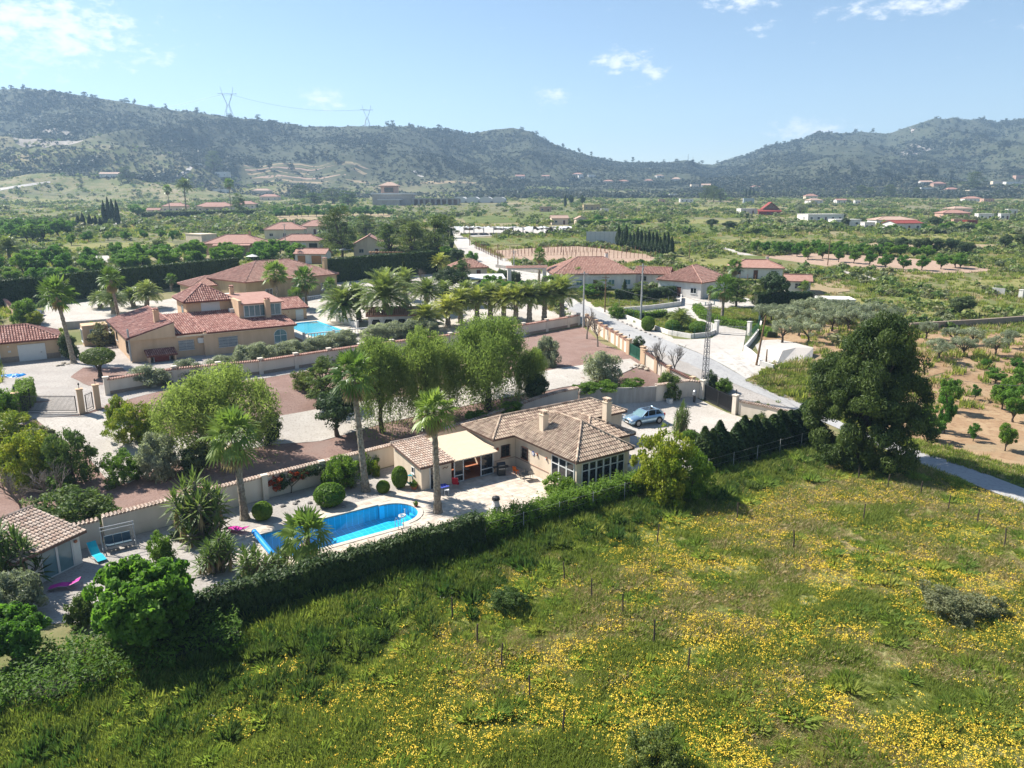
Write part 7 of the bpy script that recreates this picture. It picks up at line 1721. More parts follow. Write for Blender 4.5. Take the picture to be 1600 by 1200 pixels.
house('garage_house', 'cream garage block with white door and dark opening', 468, 391, 13, 7, 3.0, 1.9, 'hip', 4, 'wall_cream', wins=0, ch=False)
o_ = bpy.data.objects['garage_house']; door(o_, .8, -3.51, 0, 2.6, 2.2, -math.pi / 2, 'paint_white', 'garage_door', 8); door(o_, 4.4, -3.51, 0, 2.6, 2.2, -math.pi / 2, 'glass_dark', 'garage_opening'); window(o_, -3.6, -3.51, .8, 1.4, 1.2, -math.pi / 2)
house('garden_cabin', 'white cabin with wooden doors and pink roof behind the hedge', 485, 412, 8.5, 5, 2.7, 1.3, 'gable_x', -6, 'wall_white', wins=0, ch=False, cat='cabin')
o_ = bpy.data.objects['garden_cabin']; door(o_, -2.4, -2.51, 0, 2.2, 2.2, -math.pi / 2, 'wood_warm'); door(o_, 1.8, -2.51, 0, 2.8, 2.2, -math.pi / 2, 'wood_warm')
house('gable_house', 'cream gabled house with satellite dish among the pines', 577, 400, 9, 12, 3.4, 2.6, 'gable_y', 8, 'wall_cream', wins=2, ch=False)
pg = thing('pergola', 'wooden pergola terrace before the gabled house', 'pergola', P(608, 408), R(6))
for x in (-5, -1.7, 1.7, 5):
    for y in (-2, 2): MB().bar((x, y, -.4), (x, y, 2.4), .16).obj('post', 'wood_warm', pg)
for y in (-2, 2): MB().bar((-5.4, y, 2.48), (5.4, y, 2.48), .14).obj('beam', 'wood_warm', pg)
for k in range(14): MB().bar((-5.2 + .8 * k, -2.6, 2.62), (-5.2 + .8 * k, 2.6, 2.62), .5, .05).obj('slat', 'wood', pg)
for (x, yb, l) in ((540, 402, 'white parasol beside the pergola'), (397, 413, 'white parasol behind the ochre house roof')):
    pa = thing('parasol', l, 'parasol', P(x, yb), 0); MB().tube([(0, 0, 0), (0, 0, 2.6)], .05, 6).obj('pole', 'grey_metal', pa); MB().lathe([(2.0, 2.15), (1.2, 2.45), (.05, 2.75)], 8).obj('canopy', 'canvas_white', pa)
H = house
H('finca', 'hillside finca with pink roof and shaded porch, right part', 335, 331, 24, 11, 4.0, 2.6, 'hip', 5, 'wall_cream', 'roof_salmon_far', 5, porch=True)
H('finca', 'hillside finca wing with pink roof, left part', 272, 331, 16, 9, 4.0, 2.2, 'hip', 5, 'wall_cream', 'roof_salmon_far', 4)
H('finca', 'pink roofed house behind the right end of the finca', 385, 326, 14, 9, 3.6, 2.2, 'hip', 5, 'wall_cream', 'roof_salmon_far', 3)
H('finca_garage', 'small pink roofed outbuilding before the finca', 240, 334, 8, 5, 2.4, 1.5, 'gable_x', 10, 'wall_cream', 'roof_salmon_far', 1, ch=False)
H('hill_house', 'pair of pink roofed houses above the palm grove, upper one', 408, 303, 22, 10, 4, 2.4, 'hip', 0, 'wall_cream', 'roof_pale_far', 3)
H('hill_house', 'pair of pink roofed houses above the palm grove, lower one', 420, 313, 20, 10, 4, 2.6, 'hip', 0, 'wall_cream', 'roof_salmon_far', 3)
H('white_farm', 'long white farmhouse alone on the left slope', 171, 277, 24, 9, 4, 2, 'gable_x', 0, 'wall_white', 'roof_pale_far', 4)
H('white_barn', 'white flat barn beside the large dark pine', 340, 275, 30, 9, 5.5, 0, 'flat', -5, 'wall_white', wins=3, dr=False)
H('white_hut', 'tiny white hut by the hill track', 310, 260, 8, 5, 4, 0, 'flat', 0, 'wall_white', wins=0)
H('white_shed', 'white roofed shed left of the finca palms', 343, 300, 18, 8, 3, 0, 'flat', -8, 'wall_white', wins=0)
# unfinished mansion
mn = thing('unfinished_mansion', 'unfinished concrete mansion with tiled tower room in the valley', 'building', P(640, 321), R(-2))
MB().box(-33, 2, 0, 18, -3, 9.5).obj('main_block', 'wall_block', mn); MB().box(-34, 3, -1.5, 19, 9.51, 10.6).obj('roof_slab', 'canvas_white', mn); MB().box(-26, -8, -7, -.01, -3, 4.6).obj('front_block', 'wall_block', mn); MB().box(-27, -6, -8, .5, 4.61, 5.3).obj('front_slab', 'canvas_white', mn)
MB().box(-26, -12, 5, 15, 10.61, 17.0).obj('tower_room', 'wall_pink', mn); MB().box(-23, -15, 4.9, 5.0, 11.5, 15.5).obj('tower_window', 'glass_dark', mn)
fs_, rd_ = roof_faces(-28, -10, 3, 17, 17.01, 20.3); b_ = MB()
for f in fs_: b_.add(list(f) + [(q[0], q[1], q[2] - .4) for q in f], [tuple(range(len(f))), tuple(range(2 * len(f) - 1, len(f) - 1, -1))])
b_.obj('tower_roof', 'roof_pale_far', mn)
MB().box(2.1, 44, -1, 12, 5.2, 6.2).obj('arcade_slab', 'wall_block', mn)
for k in range(9): MB().box(2.5 + 5 * k, 4.0 + 5 * k, -.8, .8, -3, 5.19).obj('arcade_pier', 'wall_block', mn)
MB().box(2.1, 44, 11, 12, -3, 5.19).obj('arcade_wall', 'wall_pink', mn)
_g = P(755, 317); HOUSES.append((_g.x, _g.y, 34))
gh = thing('greenhouse', 'white plastic greenhouse right of the unfinished mansion', 'greenhouse', _g + Vector((0, 0, 2)), R(-3))
for k in range(4): MB().tube([(-22 + 12 * k, 0, 1), (-22 + 12 * k + .01, 26, 1)], 6.2, 10).obj('tunnel', 'net_white', gh).scale = (1.05, 1, .55)
H('barn_roof', 'low white roofed barn before the greenhouse', 690, 319, 26, 10, 5, 0, 'flat', -2, 'wall_white', wins=0, cat='barn')
# net house and its torn white sheets
nh = thing('net_house', 'torn white net house over frames beside the village lane', 'net house', P(800, 368), R(1))
for k in range(12):
    x0 = -24 + 4.1 * k; pts = [(x0 + 4 * i / 4, j * 3.2, 2.7 + .9 * float(vnoise(np.array([x0 * .7 + i]), np.array([j * 1.3 + 4.]))[0]) - (1.1 if (k * 5 + j) % 7 == 0 else 0)) for j in range(5) for i in range(5)]
    MB().add(pts, [(j * 5 + i, j * 5 + i + 1, j * 5 + i + 6, j * 5 + i + 5) for j in range(4) for i in range(4)]).obj('net_sheet', 'net_white', nh)
    for y in (0, 6, 12.6): MB().bar((x0, y, -.3), (x0, y, 3.4), .12).obj('post', 'grey_metal', nh)
ns = thing('screen_fence', 'tall pale windbreak screen left of the cypress row', 'screen', P(916, 382), R(-4))
for k in range(9): MB().box(1.55 * k + .05, 1.55 * k + 1.5, -.03, .03, .1, 4.4).obj('panel', 'net_white', ns); MB().bar((1.55 * k, 0, -.3), (1.55 * k, 0, 4.6), .1).obj('post', 'grey_metal', ns)
# distant houses: x, yb, width px, height px, roof, wall, label
FH = [(875, 351, 26, 11, 'roof_pale_far', 'wall_cream', 'gable_x', 'long cream farmhouse with chimneys behind the net house'), (908, 352, 16, 10, 'roof_pale_far', 'wall_cream', 'gable_y', 'gable end of the cream farmhouse behind the net house'), (925, 328, 26, 8, 'roof_salmon_far', 'wall_ochre', 'flat', 'ochre house with blue roof edge among the far palms'),
      (945, 334, 10, 6, 'roof_salmon_far', 'wall_white', 'flat', 'white shed right of the far ochre house'), (852, 331, 18, 5, 'roof_pale_far', 'wall_pink', 'flat', 'low pink building left of the far cypress'),
      (813, 279, 14, 6, 'roof_salmon_far', 'wall_white', 'gable_x', 'white cottage at the left end of the village'), (852, 278, 12, 4, 'roof_salmon_far', 'wall_cream', 'gable_x', 'low cottage beside the white village cottage'), (902, 275, 16, 5, 'roof_salmon_far', 'wall_white', 'hip', 'village house above the green terraces'), (908, 279, 8, 5, 'roof_pale_far', 'wall_white', 'flat', 'small white village block'),
      (925, 277, 12, 4, 'roof_pale_far', 'wall_white', 'flat', 'pale village house at the wood edge'), (950, 286, 16, 5, 'roof_salmon_far', 'wall_cream', 'hip', 'salmon roofed village house, left of two'), (973, 286, 18, 5, 'roof_salmon_far', 'wall_cream', 'hip', 'salmon roofed village house, right of two'), (1013, 285, 14, 5, 'roof_salmon_far', 'wall_cream', 'hip', 'village house below the antenna hill'),
      (1032, 277, 12, 4, 'roof_pale_far', 'wall_white', 'hip', 'village house in the pines'), (1056, 284, 14, 7, 'roof_pale_far', 'wall_white', 'hip', 'village house at the foot of the antenna hill'), (1086, 293, 12, 5, 'roof_pale_far', 'wall_cream', 'flat', 'low flat house near the pass'), (1103, 293, 14, 6, 'roof_pale_far', 'wall_white', 'gable_x', 'white farmhouse near the pass'),
      (1052, 307, 12, 4, 'roof_pale_far', 'wall_white', 'flat', 'white shed below the pass'), (1073, 316, 20, 4, 'roof_pale_far', 'wall_white', 'flat', 'long white wall building left of the dark grove'), (1034, 317, 10, 3, 'roof_pale_far', 'wall_pink', 'flat', 'small pink shed on the terraces'), (1182, 295, 12, 5, 'roof_salmon_far', 'wall_white', 'hip', 'house above the cypress group'), (1170, 317, 16, 7, 'roof_pale_far', 'wall_blueshade', 'flat', 'pale blue building behind the red house'),
      (1170, 334, 26, 4, 'roof_pale_far', 'wall_white', 'flat', 'low white building left of the red house'), (1268, 311, 18, 8, 'roof_salmon_far', 'wall_cream', 'hip', 'salmon house above the white farm'), (1276, 318, 22, 7, 'roof_pale_far', 'wall_white', 'hip', 'white house below the salmon house'), (1315, 318, 16, 5, 'roof_salmon_far', 'wall_white', 'gable_x', 'white cottage right of the white house'), (1340, 319, 8, 4, 'roof_pale_far', 'wall_white', 'flat', 'tiny white hut right of the cottage'),
      (1290, 345, 60, 10, 'roof_pale_far', 'wall_white', 'flat', 'long white flat roofed farm building'), (1325, 354, 40, 9, 'roof_pale_far', 'wall_white', 'flat', 'white block in front of the long farm building'), (1358, 359, 16, 9, 'roof_pale_far', 'wall_white', 'flat', 'small white cube house'), (1400, 354, 60, 12, 'roof_pale_far', 'wall_white', 'hip', 'white farm with wide tan roof'), (1420, 360, 46, 6, 'roof_red_far', 'wall_white', 'gable_x', 'long low building with dark red roof'),
      (1494, 341, 40, 11, 'roof_salmon_far', 'wall_pink', 'hip', 'pink house with salmon roof on the right'), (1505, 333, 34, 8, 'roof_pale_far', 'wall_cream', 'hip', 'tan roofed house behind the pink house'), (1518, 356, 16, 11, 'roof_red_far', 'wall_red', 'flat', 'dark red block house among trees'), (1498, 354, 16, 7, 'roof_pale_far', 'wall_pink', 'flat', 'small pink block left of the red block'), (1540, 343, 22, 6, 'roof_pale_far', 'wall_white', 'flat', 'white low house at the right'),
      (1570, 343, 10, 8, 'roof_pale_far', 'wall_white', 'flat', 'white narrow house at the right'), (1582, 335, 14, 7, 'roof_pale_far', 'wall_white', 'flat', 'white house near the right edge'), (1520, 315, 24, 8, 'roof_salmon_far', 'wall_white', 'hip', 'white house with salmon roof on the terraces'), (1545, 316, 16, 4, 'roof_salmon_far', 'wall_pink', 'flat', 'pink shed beside the terrace house'),
      (1448, 288, 18, 6, 'roof_pale_far', 'wall_white', 'gable_x', 'white house at the foot of the right hill'), (1468, 291, 18, 7, 'roof_salmon_far', 'wall_pink', 'hip', 'salmon house at the foot of the right hill'), (1452, 298, 24, 5, 'roof_pale_far', 'wall_white', 'flat', 'low white house below the hillfoot pair'), (1490, 300, 20, 7, 'roof_salmon_far', 'wall_cream', 'hip', 'cream house with dark cypress beside it'), (1478, 303, 24, 4, 'roof_salmon_far', 'wall_white', 'flat', 'long low house in the hillfoot hamlet'),
      (1530, 302, 30, 5, 'roof_salmon_far', 'wall_cream', 'flat', 'long tan house in the hillfoot hamlet'), (1560, 289, 16, 6, 'roof_pale_far', 'wall_cream', 'flat', 'hamlet house high on the right'), (1596, 279, 16, 5, 'roof_salmon_far', 'wall_pink', 'flat', 'orange house at the right edge'), (1585, 288, 24, 4, 'roof_pale_far', 'wall_white', 'flat', 'white wall house at the right edge'), (1505, 285, 10, 4, 'roof_pale_far', 'wall_cream', 'flat', 'small stone house on the hill track')]
for x, yb, wp, hp_, rf, wl_, kd, l in FH:
    p = P(x, yb); m = mpp(p); w = max(5, wp * m); h = max(3.2, hp_ * m * (.95 if kd == 'flat' else .6)); h = min(h, 6.5)
    H('distant_house', l, x, yb, w, min(w * .7, 12), h, max(1.2, min(3.5, hp_ * m * .4)), kd, rnd.uniform(-14, 14), wl_, rf, max(2, min(5, int(w / 4))), ch=False, loc=p)
rh = thing('red_barn_house', 'dark red timber house with steep gables right of the valley middle', 'house', P(1204, 336), R(-8)); m = mpp(P(1204, 336))
MB().box(-4.5, 4.5, 0, 9, -1, 4).box(-8, 5.5, -2.5, -.01, -1, 2.2).obj('wall', 'wall_red', rh)
for (x0, x1, y0, y1, ze, zr, kd) in ((-5.2, 5.2, -.6, 9.6, 4.0, 8.2, 'gable_y'), (-8.6, 6.2, -3.2, .2, 2.4, 3.6, 'shed_y')):
    fs_, rd_ = roof_faces(x0, x1, y0, y1, ze, zr, kd); b_ = MB()
    for f in fs_: b_.add(list(f) + [(q[0], q[1], q[2] - .3) for q in f], [tuple(range(len(f))), tuple(range(2 * len(f) - 1, len(f) - 1, -1))] + [(i, len(f) + i, len(f) + (i + 1) % len(f), (i + 1) % len(f)) for i in range(len(f))])
    b_.obj('roof', 'roof_red_far', rh)
MB().add([(-4.5, -.02, 4), (4.5, -.02, 4), (0, -.02, 7.6), (-4.5, .2, 4), (4.5, .2, 4), (0, .2, 7.6)], [(0, 1, 2), (5, 4, 3)]).obj('gable', 'wood', rh); window(rh, 0, -.03, 4.4, 2.2, 1.6, -math.pi / 2, 'wall_red'); window(rh, -2, -2.51, .6, 1.6, 1.2, -math.pi / 2, 'wall_red'); window(rh, 2, -2.51, .6, 1.6, 1.2, -math.pi / 2, 'wall_red')

# ---------------------------------------------------------------- poles, wires, pylons
def pole(label, x, yb, yt, m='pole_concrete', r_=.16, arm=True, dx=0.):
    p = P(x, yb); h = (yb - yt) * mpp(p) / .965; o = thing('utility_pole', label, 'pole', p, 0)
    MB().tube([(0, 0, -.5), (dx, 0, h)], [r_, r_ * .6], 8).obj('shaft', m, o)
    if arm: MB().bar((-.7 + dx, 0, h - .35), (.7 + dx, 0, h - .35), .09).bar((dx, -.05, h - .9), (.5 + dx, -.05, h - .38), .05).obj('crossarm', m, o)
    return Vector((p.x + dx, p.y, p.z + h - .3))
t1 = pole('tall grey concrete pole on the shrub island', 1001, 500, 416, r_=.2); t2 = pole('grey pole behind the lane wall', 911, 512, 428, r_=.18); t3 = pole('dark timber pole at the lane bend', 945, 488, 433, 'wood', .14); t4 = pole('leaning dark pole beside the side yard', 1181, 571, 496, 'wood', .16, False, .8)
t5 = pole('short dark post in the side yard', 1197, 567, 546, 'wood', .12, False); t6 = pole('dark pole on the right orchard terrace', 1293, 415, 376, 'wood', .14, False); t7 = pole('dark pole in the vine field', 1077, 404, 380, 'wood', .14, False)
t8 = pole('pole at the yellow sign', 693, 392, 335, r_=.16); t9 = pole('slim pole beside the net house', 734, 384, 354, 'wood', .14); t10 = pole('slim pole at the vineyard corner', 778, 417, 383, 'wood', .15); t11 = pole('pale pole at the lane end wall', 803, 428, 393, r_=.16)
t12 = pole('pole before the twin roofed houses', 447, 394, 352, r_=.16); t13 = pole('far pole near the mansion greenhouse', 656, 345, 322, 'wood', .14)
for x, yb, yt in ((867, 350, 332), (972, 348, 328), (1450, 345, 325)): pole('slim far pole standing in the fields near %s' % {867: 'the cream farmhouse', 972: 'the long low hedge', 1450: 'the white farm'}[x], x, yb, yt, 'wood', .14)
mat('mast_steel', (.17, .17, .18), (.13, .13, .135), .6, 5)
def lattice(label, x, yb, yt):
    p = P(x, yb); h = (yb - yt) * mpp(p) / .965; o = thing('lattice_pole', label, 'pole', p, RZ); w0, w1 = .33, .14
    cs = [(-1, -1), (1, -1), (1, 1), (-1, 1)]
    for a in cs: MB().bar((a[0] * w0, a[1] * w0, -.3), (a[0] * w1, a[1] * w1, h), .05).obj('leg', 'mast_steel', o)
    b = MB(); n = int(h / .75)
    for k in range(n):
        z0, z1 = h * k / n, h * (k + 1) / n; f0, f1 = w0 + (w1 - w0) * k / n, w0 + (w1 - w0) * (k + 1) / n
        for i in range(4): c, d = cs[i], cs[(i + 1) % 4]; b.bar((c[0] * f0, c[1] * f0, z0), (d[0] * f0, d[1] * f0, z0), .05).bar((c[0] * f0, c[1] * f0, z0), (d[0] * f1, d[1] * f1, z1), .035)
    b.obj('bracing', 'mast_steel', o); MB().bar((-.9, 0, h - .2), (.9, 0, h - .2), .1).bar((-.9, 0, h - .7), (.9, 0, h - .7), .06).obj('crossarm', 'grey_metal', o)
    for k in (-.8, 0, .8): MB().tube([(k, 0, h - .15), (k, 0, h + .2)], .06, 6).obj('insulator', 'glass_blue', o)
    return Vector((p.x, p.y, p.z + h))
l1 = lattice('grey steel lattice pole behind the black gate', 1100, 616, 478)
def wire(label, a, b, sag=.03, r_=.018):
    o = thing('power_wire', label, 'wire', a, 0); d = b - a; n = 14
    MB().tube([d * (i / n) + Vector((0, 0, -4 * sag * d.length * (i / n) * (1 - i / n))) for i in range(n + 1)], r_, 4).obj('cable', 'dark_metal', o)
wire('thin cable from lattice pole to the island pole', l1, t1); wire('thin cable from lattice pole to the pole behind the lane wall', l1 + Vector((.5, 0, -.4)), t2); wire('thin cable from island pole to the lane bend pole', t1, t3); wire('thin cable from island pole toward the large white house', t1 + Vector((0, 0, -.5)), P(1100, 462) + Vector((0, 0, 3)))
wire('thin cable from lane wall pole to the vineyard pole', t2, t10); wire('thin cable from lane bend pole to the far wall pole', t3, t11); wire('thin cable from the leaning pole to the lattice pole', t4, l1); wire('black cable crossing the lower right orchard', P(1455, 640) + Vector((0, 0, 4)), P(1720, 690) + Vector((0, 0, 6)))
ys = thing('road_sign', 'yellow sign board on a post above the track', 'sign', P(684, 405), R(8)); h_ = 16 * mpp(P(684, 405)) / .96
MB().tube([(0, 0, -.3), (0, 0, h_ + 1.5)], .08, 6).obj('post', 'grey_metal', ys); MB().box(-.85, .85, -.06, .06, h_ - .2, h_ + .9).box(.851, 1.1, -.06, .06, h_, h_ + .7).obj('board', 'sign_yellow', ys)
def pylon(label, x, yb, yt):
    p = P(x, yb) if False else None
    u = (ray(x, yb)); D = np.interp(u[0] / u[1], _ru, _ry) - 12; k = D / u[1]; X = u[0] * k; z = float(G(X, D)); m = (D * CP) / FPX; h = (yb - yt) * m * 1.02
    o = thing('pylon', label, 'pylon', (X, D, z - 1), .12); b = MB(); w = h * .14; t = .55; zw, za = h * .45, h * .78
    for sx in (-1, 1):
        for sy in (-1, 1): b.bar((sx * w, sy * w, 0), (sx * w * .22, sy * w * .22, zw), t).bar((sx * w * .22, sy * w * .22, zw), (sx * w * 1.15, sy * w * .2, za), t)
        b.bar((sx * w * 1.15, 0, za), (sx * w * 1.5, 0, h), t); b.bar((sx * w * 1.15, 0, za), (sx * w * 2.2, 0, za + h * .01), t)
        b.bar((sx * w, -w, 0), (-sx * w * .6, -w * .6, zw * .5), t * .6).bar((sx * w * .6, -w * .6, zw * .5), (-sx * w * .22, -w * .22, zw), t * .6)
    b.obj('tower', 'grey_metal', o); a = MB().bar((-w * 2.2, 0, za), (w * 2.2, 0, za), t * 1.1).bar((-w * 1.15, 0, za - h * .04), (w * 1.15, 0, za - h * .04), t * .7); a.obj('crossarm', 'grey_metal', o)
    return Vector((X, D, z + za))
py1 = pylon('tall power pylon on the left ridge, nearer the dark hill top', 358, 182, 138); py2 = pylon('power pylon on the ridge left of the middle', 574, 196, 165)
d_ = py1 + Vector((-900, 60, -60)); wire('hill power line between the two pylons', py1, py2, .05, .16); wire('hill power line leaving the left pylon', py1, d_, .04, .16)
an = thing('antenna_mast', 'slender antenna mast on the saddle hill', 'mast', (0, 0, 0), 0); u = ray(1075, 250); D = 1880; k = D / u[1]; an.location = (u[0] * k, D, float(G(u[0] * k, D)) - 1); MB().bar((0, 0, 0), (0, 0, 18), .9).bar((12, 0, -1), (12, 0, 12), .6).obj('mast', 'grey_metal', an)

# ---------------------------------------------------------------- trees of the valley
def row(key, name, label, cat, group, x0, y0, x1, y1, n, H_, W_=None, jit=.6, jx=0.):
    a, b = P(x0, y0), P(x1, y1)
    for i in range(n):
        t = (i + .5 * (jx != 0) * rnd.random()) / max(1, n - 1); x, y = a.x + (b.x - a.x) * t + rnd.gauss(0, jit), a.y + (b.y - a.y) * t + rnd.gauss(0, jit); s = rnd.uniform(.82, 1.18)
        plant(key, name, label, cat, (x, y, float(G(x, y))), H_ * s, (W_ or H_) * s * rnd.uniform(.9, 1.1), None, group)
g1 = 'bright orchard trees behind the dark hedge'
for (x0, y0, x1, y1, n, w_) in ((-20, 432, 150, 428, 8, 'middle row above the garage'), (165, 425, 330, 418, 9, 'front row behind the villa tower'), (345, 415, 470, 408, 7, 'front row behind the ochre house'), (-10, 447, 130, 445, 6, 'front row above the garage'), (0, 420, 135, 415, 7, 'back row above the garage'), (180, 412, 330, 404, 8, 'back row behind the villa tower'), (350, 404, 450, 398, 6, 'back row before the peach house')):
    row('orchard', 'orchard_tree', 'bright green orchard tree beyond the dark hedge, ' + w_, 'tree', g1, x0, y0, x1, y1, n, rnd.uniform(4.4, 5.8), 5.8, 2.4)
for (x0, y0, x1, y1, n) in ((0, 372, 105, 368, 10), (0, 364, 110, 360, 10), (5, 380, 70, 376, 5)):
    row('orchard', 'orchard_tree', 'bright green orchard tree in the far left rows', 'tree', 'far left orchard rows', x0, y0, x1, y1, n, 5.5, 6.2, .8)
for (x0, y0, x1, y1, n, w_) in ((430, 340, 615, 336, 20, 'front'), (432, 334, 600, 330, 18, 'back')):
    row('orchard', 'orchard_tree', 'green orchard tree in the %s row before the mansion' % w_, 'tree', 'orchard row before the mansion', x0, y0, x1, y1, n, 5.0, 5.4, .7)
for x, y in ((1310, 410), (1358, 416), (1383, 420), (1411, 422), (1440, 423), (1245, 401), (1262, 406), (1285, 405), (1334, 412), (1492, 419), (1500, 420), (1470, 421), (1228, 397), (1213, 398), (1195, 396), (1180, 395)):
    plant('orchard', 'almond_tree', 'round almond tree on the pink soil of the right terrace', 'tree', P(x, y), rnd.uniform(3.6, 4.4), rnd.uniform(3.8, 4.8), None, 'almond trees on the pink terrace')
row('orchard', 'almond_tree', 'round almond tree in the back row of the right terrace', 'tree', 'almond trees in the back row', 1240, 395, 1450, 404, 13, 3.8, 4.4, .7)
for x, yb in ((1382, 394), (1408, 394), (1438, 396), (1462, 396), (1486, 396), (1508, 398), (1570, 390), (1598, 388)): plant('carob', 'carob_tree', 'dark rounded tree along the tan ploughed field', 'tree', P(x, yb), rnd.uniform(4, 5.2), rnd.uniform(4.5, 6), None, 'dark trees along the ploughed field')
ol = [(1215, 516), (1240, 512), (1262, 508), (1285, 506), (1305, 504), (1225, 500), (1250, 497), (1275, 495), (1300, 494), (1325, 496), (1222, 536), (1262, 536), (1248, 525), (1280, 522), (1300, 518), (1325, 514), (1345, 508), (1365, 504), (1190, 508), (1205, 502), (1310, 508), (1350, 520), (1375, 515), (1395, 510), (1238, 505), (1290, 500), (1340, 500)]
for x, y in ol: plant('olive', 'olive_tree', 'silver green olive tree in the grove behind the pine', 'tree', P(x, y), rnd.uniform(3.0, 3.9), rnd.uniform(4.0, 5.2), None, 'olive grove behind the pine')
for x, yb, yt, w, l in ((1447, 530, 502, 34, 'olive tree on orange soil, highest of the right group'), (1466, 562, 530, 50, 'olive tree on orange soil right of the pine'), (1505, 558, 526, 48, 'forked olive tree in the middle of the right group'), (1555, 556, 526, 42, 'olive tree at the right of the orange terrace'), (1490, 538, 512, 46, 'wide olive behind the right group'), (1575, 545, 515, 34, 'light green tree at the right edge of the terrace'), (1520, 540, 512, 40, 'dark olive behind the right group')):
    T('olive', 'olive_tree', l, 'tree', x, yb, yt, w)
for x, yb, yt, w in ((1480, 645, 588, 40), (1475, 678, 615, 30), (1448, 672, 630, 34), (1455, 690, 650, 44), (1523, 625, 600, 16), (1565, 640, 588, 40), (1582, 660, 600, 48), (1570, 705, 660, 34), (1598, 610, 570, 50), (1555, 600, 575, 34), (1520, 690, 660, 20), (1540, 575, 560, 20), (1590, 580, 560, 30)):
    T('orchard', 'almond_tree', 'young bright almond tree on the dry soil right of the pine', 'tree', x, yb, yt, w, 'young almond trees right of the pine')
cy = [(110, 360, 344), (123, 357, 338), (131, 358, 334), (142, 359, 336), (151, 359, 338), (158, 358, 341), (165, 352, 316), (172, 351, 311), (178, 350, 314), (185, 352, 315), (118, 359, 346), (147, 359, 342)]
for x, yb, yt in cy: T('cypress', 'cypress', 'dark pointed cypress in the row on the left slope', 'tree', x, yb, yt, 9, 'cypress row on the left slope')
for i in range(15):
    x = 966 + 5.9 * i; yb = 385 + 1.15 * i; T('cypress', 'cypress', 'dark pointed cypress in the row by the vineyard', 'tree', x, yb, yb - rnd.uniform(22, 33) - i * .2, 10.5, 'cypress row by the vineyard')
for x, yb, yt, l in ((883, 324, 305, 'single dark cypress among the far palms'), (706, 388, 358, 'slim cypress at the village track'), (1165, 308, 296, 'cypress of the far group, left'), (1171, 308, 294, 'cypress of the far group, middle'), (1177, 308, 297, 'cypress of the far group, right'), (1484, 292, 280, 'dark cypress in the hillfoot hamlet'), (368, 570, 546, 'slim cypress before the wide villa window')):
    T('cypress', 'cypress', l, 'tree', x, yb, yt, 8 if yb > 330 else 5)
